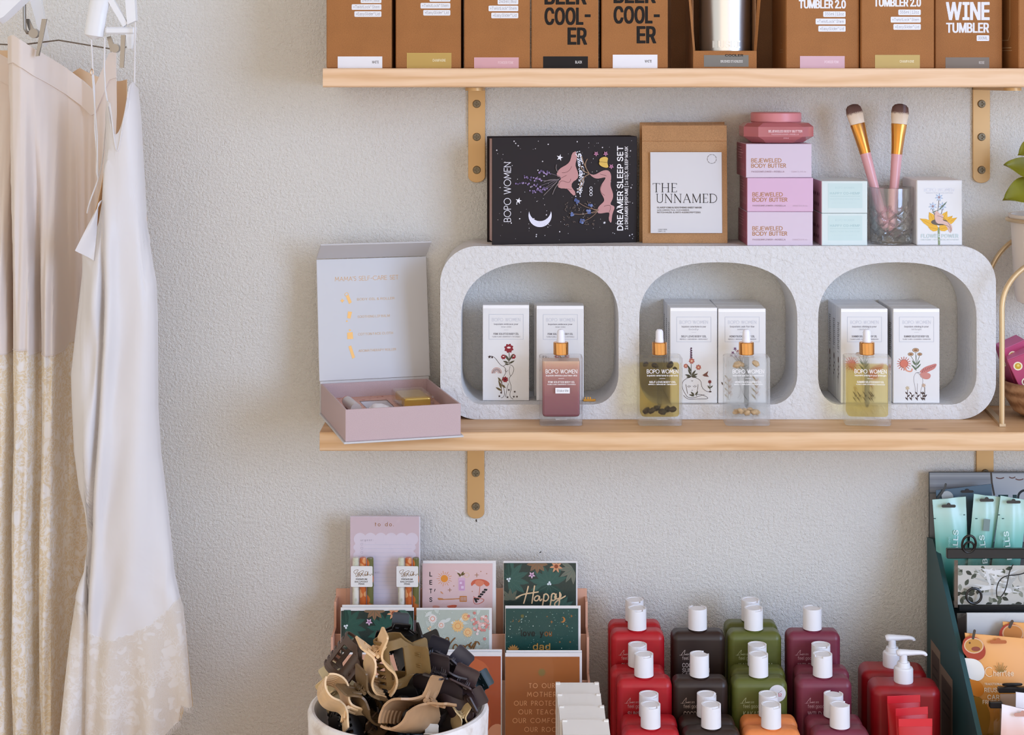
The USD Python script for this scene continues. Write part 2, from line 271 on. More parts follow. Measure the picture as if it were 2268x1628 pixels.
PLASTER = graph('rough_plaster', {'t': ('texture_coordinate', {}), 'n1': ('noise_texture', {'scale': 170, 'detail': 4, 'roughness': .6, 'distortion': .5}), 'n2': ('noise_texture', {'scale': 60, 'detail': 2}), 'mx': ('mix_float', {'fac': .35}), 'b': ('bump', {'strength': 1., 'distance': .004}), 'p': ('principled_bsdf', {'base_color': lin('d9d7d7'), 'roughness': .8, 'specular_ior_level': .2})},
                [('t.object', 'n1.vector'), ('t.object', 'n2.vector'), ('n1.fac', 'mx.a'), ('n2.fac', 'mx.b'), ('mx.result', 'b.height'), ('b.normal', 'p.normal')], 'p.BSDF')
CARD = flat('e0dede', .5); WHITEP = flat('eeecee', .32)
GLASS = glass_look('clear_glass'); FILM = film_look('clear_film', ior=1.16, rough=.12, bump=.1, bscale=18., edge=.5)
CRYSTAL = graph('cut_crystal', {'g': ('glass_bsdf', {'color': (.98, .98, .98), 'roughness': .0, 'IOR': 1.4}), 't': ('transparent_bsdf', {'color': (.97, .97, .96)}), 'm': ('mix_closure', {'fac': .6}), 'f': ('layer_weight', {}), 'pw': ('math', {'math_type': 'power', 'value2': 3.}), 'ma': ('math', {'math_type': 'multiply_add', 'value2': .8, 'value3': .05}), 'gl': ('glossy_bsdf', {'roughness': .02}), 'm2': ('mix_closure', {})}, [('f.facing', 'pw.value1'), ('pw.value', 'ma.value1'), ('ma.value', 'm2.fac'), ('t.BSDF', 'm.closure1'), ('g.BSDF', 'm.closure2'), ('m.closure', 'm2.closure1'), ('gl.BSDF', 'm2.closure2')], 'm2.closure')

# ------------------------------------------------------------------ the room
solo('wall_back', bx(-4, 4, 0, .12, 0, 2.8), WALL, kind='structure')
solo('floor', bx(-4, 4, -6, .12, -.05, 0), OAK, kind='structure')  # out of view; its pale wood tone sets the light bounced up the wall
solo('ceiling', bx(-4, 4, -6, .12, 2.8, 2.85), flat('eeece8', .8), kind='structure')
CTZ = .70
t = thing('counter', 'wooden counter table standing against the plaster wall below the shelves', 'table', (0, 0, 0))
part(t, 'tabletop', bx(-1.1, 1.3, -.62, -.004, CTZ - .035, CTZ, .003), COUNTER)
for x in (-1.05, 1.2):
    for y in (-.58, -.07): part(t, 'leg', bx(x, x + .05, y, y + .05, 0, CTZ - .035, .003), COUNTER)

# ------------------------------------------------------------------ shelves and brackets
DS = 2.15; YS = DS - DW
SH1, SH2 = EYE + (170 - 151) * DS / FPX, wz(957.5, DS)          # top faces of the two boards
TH = .0245
def board(name, x0, x1, ztop, y0, th, m, label):
    prof = rrect(y0, -th, -.003, 0, .0035, 3)
    g = ext(prof, x1 - x0); g.apply_transform(np.array([[0, 0, 1, x0], [1, 0, 0, 0], [0, 1, 0, ztop], [0, 0, 0, 1.]]))
    return solo(name, g, m, label, 'shelf')
board('wall_shelf', wx(715, DS), .98, SH1, YS, TH, PINE2, 'upper pale pine wall shelf carrying the row of brown cardboard boxes')
board('wall_shelf', wx(708, DS), .98, SH2, YS, TH, PINE, 'lower knotty pine wall shelf under the white arched display')
def screw():
    s = m3.Manifold.cylinder(.0022, .0056, .0048, 20); 
    for a in (0, 90): s -= m3.Manifold.cube([.0064, .0016, .0032], True).rotate([0, 0, a]).translate([0, 0, .0022])
    t = tm(s); t.apply_transform(trimesh.transformations.rotation_matrix(math.pi / 2, (1, 0, 0))); return t
def bracket(px, ztop, py_end, pys, lab):
    x = wx(px, DW); L = ztop - wz(py_end, DW); w = .0118
    t = thing('shelf_bracket', lab, 'bracket', (x, 0, ztop), group=None)
    pl = unary_union([sbox(-w, -L + w * .75, w, 0), affinity.translate(affinity.scale(Point(0, 0).buffer(1, quad_segs=8), w, w * .75), 0, -L + w * .75)])
    part(t, 'wall_plate', bevelf(pl.simplify(1e-5), -.0045, -.0004, .0007), BRASS)
    arm = unary_union([sbox(-w, -(.158 - w), w, -.0005), Point(0, -(.158 - w)).buffer(w, quad_segs=8)])
    a = ext(arm, .004); a.apply_translation([0, 0, -.0042]); part(t, 'shelf_arm', a, BRASS)
    for py in pys:
        s = screw(); s.apply_translation([0, -.0046, wz(py, DW) - ztop]); part(t, 'screw', s, SCREW)
zb1, zb2 = SH1 - TH - .0002, SH2 - TH - .0002
bracket(1056, zb1, 404, (230, 303, 376), 'flat gold shelf bracket with three screws, left end of the upper shelf')
bracket(2172, zb1, 405, (230, 303, 376), 'flat gold shelf bracket with three screws, right end of the upper shelf')
bracket(1054, zb2, 1147, (974, 1046, 1120), 'flat gold shelf bracket on the wall under the left end of the lower shelf')
bracket(2180, zb2, 1147, (974, 1046, 1120), 'gold shelf bracket under the lower shelf, half hidden by the teal pouch stand')

# ------------------------------------------------------------------ white arched display on the lower shelf
DN = 2.23; YN = DN - DW; SN = DN / FPX
nx0, nx1 = wx(975, DN), wx(2206, DN); NTOP = wz(545, DN)
def opening(xa, xb, yt, yb):
    cx, rx = (xa + xb) / 2, (xb - xa) / 2; P = []
    for a in np.linspace(0, 180, 37):                                   # the flat arch
        c, s = math.cos(math.radians(a)), math.sin(math.radians(a)); P.append((cx + rx * math.copysign(abs(c) ** .84, c), yt + 128 - 128 * s ** .84))
    for a in np.linspace(180, 270, 9): P.append((xa + 46 + 46 * math.cos(math.radians(a)), yb - 60 - 60 * math.sin(math.radians(a))))
    for a in np.linspace(270, 360, 9): P.append((xb - 56 + 56 * math.cos(math.radians(a)), yb - 66 - 66 * math.sin(math.radians(a))))
    return Polygon([(wx(x, DN), wz(y, DN)) for x, y in P]).buffer(0)
outer = rrect(nx0, SH2 + .0002, nx1, NTOP, 82 * SN, 14)
holes = [opening(1021, 1370, 580, 896), opening(1416, 1766, 581, 896), opening(1812, 2163, 581, 896)]
plate = outer
for h in holes: plate = plate.difference(h)
body = extf(plate, YN, -.004)
def rounded(poly, y0, y1, c):
    prof = [(y0 + c, 0), (y0 + c * .5, c * .13), (y0 + c * .13, c * .5), (y0, c)]
    return prof
solo('arched_display', body, PLASTER, 'white rough plaster display block with three arched openings, standing on the lower shelf', 'display stand', smooth=35)
NF = wz(896, DN)                                                       # floor height of the openings
for x, y, w_, h_, a in ((1197, 1223, 2.6, 1.1, 35), (1055, 1153, 1.6, 3.2, 10), (1122, 1112, 1.2, 4., -25), (1137, 1104, 1.1, 4., 20)):        # small chips in the plaster
    g = affinity.rotate(Point(0, 0).buffer(1, quad_segs=3), 0); g = affinity.rotate(affinity.scale(g, w_ * DW / FPX, h_ * DW / FPX), a); m_ = extf(g, -.0004, .0004); m_.apply_translation([wx(x, DW), 0, wz(y, DW)])
    part('/World/wall_back', 'plaster_chip', m_, flat('4a423c', .8) if y > 1120 else flat('c9c7c4', .8))
# ------------------------------------------------------------------ brown boxes on the upper shelf
INK, PALE = '1d1713', 'e6e4e6'
def carton(name, label, cat, px0, px1, D, depth, h, rot, look, zb, c=.0011, yb=None, group=None):
    """A closed box whose front face spans px0..px1 at distance D; returns (path, Print for its front)."""
    x0 = wx(px0, D); w = (px1 - px0) * D / FPX
    t = thing(name, label, cat, (x0, D - DW, zb), rot, group)
    part(t, 'body', bx(0, w, 0, depth, 0, h, c), look)
    return t, Print(t, D / FPX, px0, HY + (EYE - zb) * FPX / D, 0.), w
def tags(P, xr, rows):
    """Small white rounded tags right-aligned at xr: (text, left x, baseline, height)."""
    for s, xl, yt, yb in rows:
        P.shape(rrect(xl, yt, xr, yb, 2.2, 3), 'e3e2e6', 'tag'); P.text(s, xl + 3.5, yb - 3.6, xr - 4, 6.4, '9b9394')
def sticker(P, x0, x1, yt, yb, c, word, wc, xw0, xw1):
    P.shape(sbox(x0, yt, x1, yb), c, 'sticker'); P.text(word, xw0, yt + (yb - yt) * .5 + 2.4, xw1, 5.6, wc, True)
STEM = [('240ml | 8oz', 799, -6, 7), ('+TwistLock\" Stem', 779, 9.5, 22), ('+EasySlider\" Lid', 785, 25, 37.5)]
HB = .175
for k, (a, b, dx, dy, sc, word, wc, lab) in enumerate([
    (723, 867, 0, 0, 'e6e4e8', 'WHITE', '4a4038', 'brown cardboard cup box with white WHITE sticker, leftmost on the upper shelf'),
    (876, 1021, 152.5, -3, 'bd9c58', 'CHAMPAGNE', 'e2d6b4', 'brown cardboard cup box with gold CHAMPAGNE sticker beside the leftmost box'),
    (1028, 1174, 303, 3, 'd3a3a6', 'POWDER PINK', 'e4c3c4', 'brown cardboard cup box with pink sticker, third from the left end')]):
    t, P, w = carton('cup_box', lab, 'box', a, b, 2.168 + (.004 if k == 1 else 0), .083, HB, (-1.2, -.8, .3)[k], KRAFT, SH1)
    tags(P, 845 + dx, [(s, x + dx, y0 + dy, y1 + dy) for s, x, y0, y1 in STEM])
    x = (748, 901, 1050)[k]; sticker(P, x, x + 99, (125, 117, 127)[k], 151, sc, word, wc, x + (76, 57, 53)[k], x + (91, 86, 87)[k]); P.flush()
for a, b, dx, word, sc, wc, lab in ((1177, 1325, 0, 'BLACK', '221d1b', 'e4e0dc', 'brown BEER COOLER box with black sticker on the upper shelf'), (1332, 1479, 153, 'WHITE', 'e8e6ea', '4a4038', 'brown BEER COOLER box with white sticker on the upper shelf')):
    t, P, w = carton('cooler_box', lab, 'box', a, b, 2.168, .083, HB, -1., KRAFT, SH1)
    for s, x0, yb_, x1 in (('BEER', 1207, 9, 1298), ('COOL', 1207, 54, 1291), ('ER', 1258, 98, 1299)): P.heavy(s, x0 + dx, yb_ - (3 if dx else 0), x1 + dx, 36, INK, 1.1)
    P.shape(sbox(1295 + dx, 32, 1308 + dx, 38), INK, 'lettering')
    x = 1203 if not dx else 1357; sticker(P, x, x + 99, 125 if not dx else 121, 151, sc, word, wc, x + 71, x + 86); P.flush()
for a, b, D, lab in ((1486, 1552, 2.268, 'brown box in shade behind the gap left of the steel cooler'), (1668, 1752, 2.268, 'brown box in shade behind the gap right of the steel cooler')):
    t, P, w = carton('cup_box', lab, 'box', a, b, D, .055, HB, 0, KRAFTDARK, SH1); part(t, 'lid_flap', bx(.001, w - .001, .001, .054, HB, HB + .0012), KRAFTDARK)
# the open box with the steel cooler in it
D = 2.172; w = 141 * D / FPX; dpt = .088
t = thing('open_box', 'open-fronted brown box with grey BRUSHED STAINLESS sticker holding the steel cooler', 'box', (wx(1535, D), D - DW, SH1), 0)
e = .0012; lip = .0225
part(t, 'front_lip', bx(0, w, 0, e, 0, lip, .0004), KRAFT); part(t, 'back_panel', bx(0, w, dpt - e, dpt, 0, HB), KRAFTDARK); part(t, 'bottom_panel', bx(e, w - e, e, dpt - e, 0, e), KRAFTDARK)
side = Polygon([(e, 0), (dpt - e, 0), (dpt - e, HB), (.03, HB), (.012, .12), (e, lip)])
for x in (0, w - e):
    g = ext(side, e); g.apply_transform(np.array([[0, 0, 1, x], [1, 0, 0, 0], [0, 1, 0, 0], [0, 0, 0, 1.]])); part(t, 'side_panel', g, KRAFTDARK)
for s in (-1, 1):
    P0 = np.array([(e if s < 0 else w - e, e, lip), ((e if s < 0 else w - e) + s * .001, .0, lip), ((e if s < 0 else w - e) + s * .014, .005, HB), ((e if s < 0 else w - e) + s * .013, .006, HB), ((e if s < 0 else w - e) - s * .002, .004, lip), ((e if s < 0 else w - e) + s * .009, .009, HB)])
    part(t, 'edge_flap', hull(P0 * [1, 1, 1] + [-s * .006 * 0, 0, 0]), KRAFT)
P = Print(t, D / FPX, 1535, HY + (EYE - SH1) * FPX / D); P.shape(sbox(1559, 122, 1658, 148), '7f7a72', 'sticker'); P.text('BRUSHED STAINLESS', 1596, 138.5, 1645, 5.4, 'd8d4cf', True); P.text('COOLER', 1606, 125, 1646, 5, INK, True); P.flush()
r = .0335
t = thing('steel_cooler', 'brushed stainless steel drink cooler standing in the open brown box', 'cooler', (wx(1606, 2.215), 2.216 - DW, SH1 + .0014))
part(t, 'body', lathe([(0, 0), (r - .004, 0), (r - .001, .0012), (r, .005), (r, .16), (r - .002, .163), (r - .004, .163), (r - .004, .03), (0, .03)], 64), STEEL)
for q, ch in enumerate('HUSKI'):
    a = (-26, -12, 2.5, 16, 26.5)[q] - 3; m = meshkit.text_mesh(ch, .0085, .0009, True); m.apply_translation([-m.bounds.mean(0)[0], 0, 0]); m.apply_transform(trimesh.transformations.rotation_matrix(math.pi / 2, (1, 0, 0))); m.apply_translation([0, -r + .0001, .0255]); part(t, 'raised_letter', moved(m, rz=a), STEEL, smooth=False)
# the three taller cup boxes, the wine tumbler box and the box at the edge
OUT = 'a87f57'
for k, (a, b, D, rot, lab) in enumerate([(1741, 1905, 2.17, 2.4, 'brown TUMBLER 2.0 box with pink sticker, right of the steel cooler'), (1907.5, 2070, 2.168, 1.2, 'brown TUMBLER 2.0 box with champagne sticker on the upper shelf')]):
    t, P, w = carton('tumbler_box', lab, 'box', a, b, D, .09, HB, rot, KRAFT, SH1)
    dx = k * 166; dy = -4 * k
    P.heavy('TUMBLER 2.0', 1770 + dx, 18 + dy, 1874 + dx, 17.5, PALE)
    tags(P, 1874 + dx, [(s, x + dx, y0 + dy, y1 + dy) for s, x, y0, y1 in (('355ml | 12oz', 1824, 25, 37.5), ('+TwistLock\" Stem', 1807, 41, 54), ('+EasySlider\" Lid', 1813, 57, 70))])
    sticker(P, 1772 + dx, 1872 + dx, 124 + dy * .6, 151, ('d4aeb6', 'c0a568')[k], ('POWDER PINK', 'CHAMPAGNE')[k], ('ead2d8', 'e3d7b6')[k], 1827 + dx, 1859 + dx)
    P.flush()
    Q = Print(t, D / FPX, 0, 0, M=frame_map((-.0001, .09, 0), (0, -1, 0), (0, 0, 1)))      # left side: outline drawings
    Q.line([(95, -130), (95, -62), (100, -55), (110, -55), (115, -62), (115, -130)], 1.5, OUT); Q.line([(90, -42), (120, -42)], 2, OUT); Q.line([(84, -36), (124, -36)], 1.5, OUT); Q.flush()
t, P, w = carton('wine_box', 'brown WINE TUMBLER box with grey sticker near the right end of the upper shelf', 'box', 2071, 2220, 2.19, .083, HB, 0, KRAFT, SH1)
P.heavy('WINE', 2096, 43.5, 2191, 38, PALE, 1.); P.heavy('TUMBLER', 2096, 72, 2190, 21, PALE); tags(P, 2191, [('300ML', 2163, 78, 91)])
sticker(P, 2094, 2191, 127, 151, '85796d', 'ROSE', 'cfc7be', 2168, 2180); P.flush()
t, P, w = carton('cup_box', 'brown cardboard box cut by the right edge of the photo, its outlined side showing', 'box', 2256, 2400, 2.165, .085, HB, 7., KRAFT, SH1)
Q = Print(t, 2.17 / FPX, 0, 0, M=frame_map((-.0001, .085, 0), (0, -1, 0), (0, 0, 1)))
Q.line([(50, -300), (50, -74), (58, -63), (92, -63), (100, -74), (100, -300)], 1.6, 'd2ac80'); Q.line([(60, -46), (108, -46)], 2, 'd2ac80'); Q.line([(54, -40), (112, -40)], 1.4, 'd2ac80'); Q.flush()

# ------------------------------------------------------------------ things on top of the white display
ZT = NTOP
# boxed sleep set
D0 = 2.245; w, dp, h = .1985, .042, .1432; ang = math.degrees(math.atan2(.036, .2))
DARK = flat('2b2424', .55, specular_ior_level=.15); BLUSH = flat('b08f8c', .6)
t = thing('gift_box', 'dark night-sky DREAMER SLEEP SET gift box standing on the white display', 'box', (wx(1090, D0), D0 - DW, ZT), ang)
part(t, 'front_cover', bx(0, w, 0, .0022, 0, h, .0006), DARK); part(t, 'back_cover', bx(0, w, dp - .0022, dp, 0, h, .0006), DARK); part(t, 'spine', bx(w - .0022, w, .0022, dp - .0022, 0, h), DARK)
part(t, 'tray', bx(.003, w - .0022, .0022, dp - .0022, .003, h - .003), BLUSH)
S = D0 / FPX * .985
P = Print(t, w / 333, 1089, 541.5)
P.caps('BOPO WOMEN', 1131, 490, 1131 + 132, 15, 1.7, 'cfcbd2', 90, gap=.2)
P.text('DREAMER SLEEP SET', 1389, 514, 1389 + 191, 13.4, 'f1ecec', True, 90); P.text('1x DREAMER PERFUME | 1x SILK SLEEP MASK', 1400.5, 512, 1400.5 + 188, 7.2, 'e5dede', True, 90)
P.shape(Point(0, 0).buffer(27, quad_segs=16).difference(affinity.translate(Point(0, 0).buffer(24, quad_segs=16), 0, -11)), 'dcdae8') if 0 else P.shape(affinity.translate(Point(0, 0).buffer(26.5, quad_segs=16).difference(affinity.translate(Point(0, 0).buffer(25, quad_segs=16), 0, -12)), 1198, 477), 'dcdae8')
for x, y, r_ in ((1243, 348, 8), (1149, 444, 7.5), (1346, 496, 3.6)): P.star(x, y, r_, 'ece9ef', 5, .38, .25)
rr = random.Random(5)
for i in range(150):
    x, y = rr.uniform(1096, 1418), rr.uniform(310, 533); P.circ(x, y, rr.choice([.5, .6, .8, 1.0, 1.6]), 'c9c4c8', n=2)
SK, SKL, TW = 'c08e8c', '6e4648', '9c7f66'
P.blob([(1279, 334), (1272, 338), (1266, 356), (1255, 366), (1240, 376), (1237, 390), (1246, 394), (1238, 405), (1240, 415), (1258, 418), (1270, 430), (1278, 434), (1279, 428), (1270, 414), (1272, 404), (1283, 396), (1284, 380), (1279, 366), (1282, 350)], SK)                   # torso with arms up, lying along the box
for L in ([(1248, 382), (1260, 380), (1270, 368)], [(1246, 394), (1258, 388)], [(1240, 412), (1255, 402), (1262, 404), (1268, 396)], [(1258, 418), (1270, 420)]): P.line(L, .9, SKL, curve=True)
P.blob([(1310, 384), (1326, 386), (1340, 379), (1356, 379), (1361, 388), (1360, 412), (1365, 428), (1363, 446), (1360, 455), (1367, 458), (1364, 478), (1360, 496), (1356, 490), (1357, 474), (1330, 473), (1332, 460), (1345, 446), (1336, 424), (1340, 408), (1348, 394), (1332, 396), (1318, 392)], SK, n=70)     # legs
for L in ([(1345, 459), (1358, 457), (1356, 474)], [(1340, 410), (1337, 424), (1346, 434)], [(1336, 386), (1350, 390)]): P.line(L, .9, SKL, curve=True)
rr = random.Random(8)
for i in range(170):
    u = rr.random(); x = 1284 + 9 * math.sin(u * 3.1) + rr.uniform(-6, 6); y = 334 + u * 102; P.circ(x, y, 1.3, rr.choice(['e9e8f0', 'cfd0e2', 'f2f0f4']), n=2)
for L in ([(1310, 384), (1303, 372), (1293, 346)], [(1310, 384), (1300, 380), (1290, 366)], [(1310, 386), (1299, 392), (1288, 412)], [(1304, 374), (1302, 360), (1306, 352)], [(1298, 394), (1294, 410), (1284, 422)]): P.line(L, 1.8, TW, curve=True)
for i, (a, b) in enumerate([((1195, 378), (1222, 384)), ((1160, 392), (1200, 398)), ((1144, 406), (1200, 410)), ((1176, 424), (1205, 418)), ((1196, 424), (1212, 416))]):
    P.line([b, (b[0] + 20, b[1] + (400 - b[1]) * .7), (1240, 396)], 1.2, '6d6168', curve=True)
    for k in range(14):
        q = k / 13; P.circ(a[0] + (b[0] - a[0]) * q + rr.uniform(-2, 2), a[1] + (b[1] - a[1]) * q + rr.uniform(-4, 4), rr.uniform(1.4, 2.6), rr.choice(['7d6a92', '937da5', '5f4f72']), n=2)
for L in ([(1236, 402), (1226, 412), (1206, 432)], [(1240, 404), (1230, 420), (1226, 430)], [(1238, 380), (1234, 372), (1235, 364)], [(1240, 398), (1218, 398), (1206, 402)]): P.line(L, 1.6, '7a706f', curve=True)
for x, y in ((1282, 446), (1312, 456), (1270, 474), (1308, 470), (1294, 492)):
    P.line([(1332, 466), ((x + 1332) / 2, (y + 470) / 2 + 3), (x, y)], 1.3, '8d7260', curve=True)
    for k in range(5): P.circ(x + rr.uniform(-4, 4), y + rr.uniform(-4, 4), 3, rr.choice(['5d6b9a', '7280ad', '4e5a86']), n=3)
for i in range(60):
    x, y = rr.uniform(1254, 1326), rr.uniform(444, 502); P.leaf(x, y, x + rr.uniform(-6, 6), y + rr.uniform(-6, 6), 1.6, '6a5b52')
P.blob([(1334, 358), (1340, 348), (1353, 350), (1352, 360), (1354, 370), (1342, 370)], 'd9b45a'); P.line([(1334, 358), (1353, 360)], .9, '7a5f30')
for x, y in ((1326, 340), (1348, 340), (1361, 369)): P.flower(x, y, 6, 'b57a96', 5, '8f5b7a')
for y in (418, 425, 432): P.ring(1314, y - .5, 3, 1.3, 'd9d6dc')
P.flush()
# paper sachets
for k, (D, dx, dy, lab) in enumerate([(2.268, 0, 0, 'kraft paper sachet with white THE UNNAMED label leaning on the wall'), (2.288, -7, -2, 'kraft paper sachet standing directly behind the labelled one'), (2.306, -4, -4, 'kraft paper sachet at the back of the sachets, against the wall')]):
    w, h = 191 * D / FPX * .985, .158 + (0, .0022, .003)[k]
    t = thing('paper_sachet', lab, 'sachet', (wx(1423 + dx, D), D - DW, ZT + .0002), 0., 'paper sachets on the white display' if 0 else None, tilt=(-3.2 if k < 2 else -2.2, (0, .4, -.3)[k], 0))
    u, v = np.meshgrid(np.linspace(0, 1, 17), np.linspace(0, 1, 21), indexing='ij'); bul = .0032 * (np.sin(u * math.pi) * np.sin(np.clip((v - .06) / .76, 0, 1) * math.pi)) ** .6
    F = grid(np.stack([u * w, -bul - .0004, v * h], -1)); B = grid(np.stack([u * w, bul + .0004, v * h], -1)); F.invert()
    part(t, 'pouch', cat_([F, B]), KRAFT2, smooth=40)
    part(t, 'top_seal', bx(0, w, -.0007, .0007, h * .865, h * .868), KRAFT)
    if k == 0:
        part(t, 'label_panel', bx(.0105, w - .0075, -.0048, -.0043, .0135, .122, .0002), flat('d2cfd1', .4))
        P = Print(t, D / FPX, 1423, 536, -.0049); dk = '2e2a29'
        def serif(s_, x0, yb_, x1, hh):
            W = {'T': .72, 'H': .86, 'E': .6, 'U': .8, 'N': .86, 'A': .86, 'M': 1.02, 'D': .86}; tot = sum(W[c] + .16 for c in s_) - .16; kx = (x1 - x0) / tot; x = x0
            def q(a, b, wd): P.line([(x + a[0] * kx, yb_ - a[1] * hh), (x + b[0] * kx, yb_ - b[1] * hh)], wd, dk, 'lettering')
            for c in s_:
                Wc = W[c]
                if c == 'T': q((.36, 0), (.36, 1), 1.9); q((0, 1), (.72, 1), .8); q((0, 1), (0, .85), .8); q((.72, 1), (.72, .85), .8); q((.24, 0), (.48, 0), .8)
                if c == 'H': q((.12, 0), (.12, 1), 1.9); q((.74, 0), (.74, 1), 1.9); q((.12, .5), (.74, .5), .8); [q((a, b), (a + .24, b), .8) for a in (0, .62) for b in (0, 1)]
                if c == 'E': q((.12, 0), (.12, 1), 1.9); [q((0, b), (.58, b), .8) for b in (0, 1)]; q((.12, .52), (.46, .52), .8); q((.58, 1), (.58, .85), .8); q((.58, 0), (.58, .16), .8)
                if c == 'U': P.line([(x + .12 * kx, yb_ - hh)] + [(x + (.42 + .3 * math.cos(math.radians(a))) * kx, yb_ - (.28 + .28 * math.sin(math.radians(a))) * hh) for a in np.linspace(180, 360, 12)] + [(x + .72 * kx, yb_ - hh)], 1.3, dk, 'lettering'); q((0, 1), (.24, 1), .8); q((.62, 1), (.82, 1), .8)
                if c == 'N': q((.1, 0), (.1, 1), .8); q((.1, 1), (.76, 0), 1.9); q((.76, 0), (.76, 1), .8); q((0, 0), (.2, 0), .8); q((.66, 1), (.86, 1), .8)
                if c == 'A': q((.06, 0), (.43, 1), .8); q((.43, 1), (.8, 0), 1.9); q((.2, .36), (.64, .36), .8); q((0, 0), (.16, 0), .8); q((.7, 0), (.88, 0), .8)
                if c == 'M': q((.1, 0), (.1, 1), .8); q((.1, 1), (.5, .05), 1.9); q((.5, .05), (.9, 1), .8); q((.9, 1), (.9, 0), 1.9); q((0, 0), (.2, 0), .8); q((.8, 0), (1., 0), .8)
                if c == 'D': q((.12, 0), (.12, 1), 1.9); P.line([(x + .02 * kx, yb_ - hh), (x + .35 * kx, yb_ - hh)] + [(x + (.35 + .48 * math.cos(math.radians(a))) * kx, yb_ - (.5 + .5 * math.sin(math.radians(a))) * hh) for a in np.linspace(90, -90, 14)] + [(x + .02 * kx, yb_)], 1.1, dk, 'lettering')
                x += (Wc + .16) * kx
        serif('THE', 1446, 423, 1499, 19); serif('UNNAMED', 1453, 446.5, 1588, 19)
        P.text('CLARIFYING & SOOTHING SHEET MASK', 1455, 459, 1554, 3.4, '5a5452', True); P.text('with GREEN TEA, CUCUMBER,', 1455, 464.5, 1527, 3.2, '6c6664'); P.text('WITCH HAZEL & ANTI-AGING PEPTIDES', 1455, 469.6, 1551, 3.2, '6c6664', True)
        P.text('1 SHEET MASK', 1457, 507, 1477, 2.6, '777'*2); P.text('0.88 FL. OZ.', 1457, 511, 1474, 2.6, '777777')
        for a in range(0, 360, 40): P.line(arc(1577, 350, 10, 10, a, a + 28, 4), 1., '8b8584', 'lettering')
        P.flush()
# body butter boxes and jar
ROSE, MAG, GOLDPRINT = flat('d1bfce', .42), flat('a05468', .45), 'b07d50'
for k, (yb_, dx, lab) in enumerate([(544, 0, 'lilac pink BODY BUTTER box at the bottom of its stack'), (469, 0, 'pink BODY BUTTER box in the middle of its stack'), (394, -2.5, 'lilac pink BODY BUTTER box on top of the stack, under the jar')]):
    D = 2.2365; hh = .0447
    t = thing('butter_box', lab, 'box', (wx(1655 + dx, D), D - DW, ZT + k * (hh + .0003)), (.6, -.8, 1.)[k])
    w = 145.5 * D / FPX; part(t, 'body', bx(0, w, 0, .08, 0, hh, .0005), (ROSE, flat('d3adc8', .42), ROSE)[k])
    part(t, 'side_panel', bx(-.0003, 0, .0005, .0795, .0005, hh - .0005), MAG)
    P = Print(t, D / FPX, 1655 + dx, yb_); 
    P.caps('BEJEWELED', 1667 + dx, yb_ - 34, 1733 + dx, 8, 1.3, GOLDPRINT, gap=.22); P.caps('BODY BUTTER', 1667 + dx, yb_ - 22.5, 1743 + dx, 8, 1.3, GOLDPRINT, gap=.2)
    P.text('PASSIONFLOWER + ROSELLA', 1667 + dx, yb_ - 11.5, 1740 + dx, 3.4, 'a58a94', True); P.text('150ml | 5.1 fl. oz', 1755 + dx, yb_ - 11.5, 1788 + dx, 3.2, 'c0a9b6'); P.flush()
    Q = Print(t, D / FPX, 0, 0, M=frame_map((-.0004, .08, 0), (0, -1, 0), (0, 0, 1)))
    for i in range(5): Q.shape(sbox(20, -66 + i * 6, 72 + (i % 3) * 10, -64.4 + i * 6), 'd09aa8', 'lettering')
    for i in range(5): Q.line(arc(22 + i * 22, -26, 7, 11, 200, -20, 8), 1.6, 'dba9b4')
    Q.flush()
zj = ZT + 3 * .045 + .0006
PINKG = graph('pink_glass', {'p': ('principled_bsdf', {'base_color': lin('d77f84'), 'roughness': .08, 'transmission_weight': .35, 'ior': 1.45})}, [], 'p.BSDF')
def octo(rx, ry, c): return [(-rx, -ry + c), (-rx + c, -ry), (rx - c, -ry), (rx, -ry + c), (rx, ry - c), (rx - c, ry), (-rx + c, ry), (-rx, ry - c)]
t = thing('cream_jar', 'faceted pink glass body butter jar on top of the pink boxes', 'jar', (wx(1720, 2.27), 2.276 - DW, zj), 0)
L = [(.034, .030, .016, 0), (.0405, .036, .018, .0045), (.0465, .040, .017, .0085), (.0465, .040, .017, .0215), (.041, .036, .018, .0262), (.0345, .0335, .019, .0275)]
V = np.array([(x, y, z) for rx, ry, c, z in L for x, y in octo(rx, ry, c)]); F = []
for j in range(len(L) - 1):
    for i in range(8): a, b = j * 8 + i, j * 8 + (i + 1) % 8; F += [(a, b, b + 8), (a, b + 8, a + 8)]
F += [(0, i + 1, i) for i in range(1, 7)] + [(40, 40 + i, 41 + i) for i in range(1, 7)]
jar = trimesh.Trimesh(V, F, process=False); trimesh.repair.fix_normals(jar); part(t, 'glass_body', jar, PINKG, smooth=False)
rl = .0335; part(t, 'lid', lathe([(0, .0277), (rl, .0277), (rl + .0004, .029), (rl + .0004, .039), (rl - .001, .0402), (0, .0402)], 56), flat('d5858a', .4))
for i, (z, hh) in enumerate(((.0042, .0012), (.0083, .0008), (.0216, .0008))): pass
P = Print(t, 2.237 / FPX, 1720, 315, -.0402); P.text('BEJEWELED BODY BUTTER', 1693, 291, 1768, 5, 'f6dfe2', True); P.text('PASSIONFLOWER + ROSELLA', 1700, 297, 1760, 3, 'efc6cb'); P.text('150ml', 1726, 305, 1738, 2.6, 'e9b9c0'); P.flush()
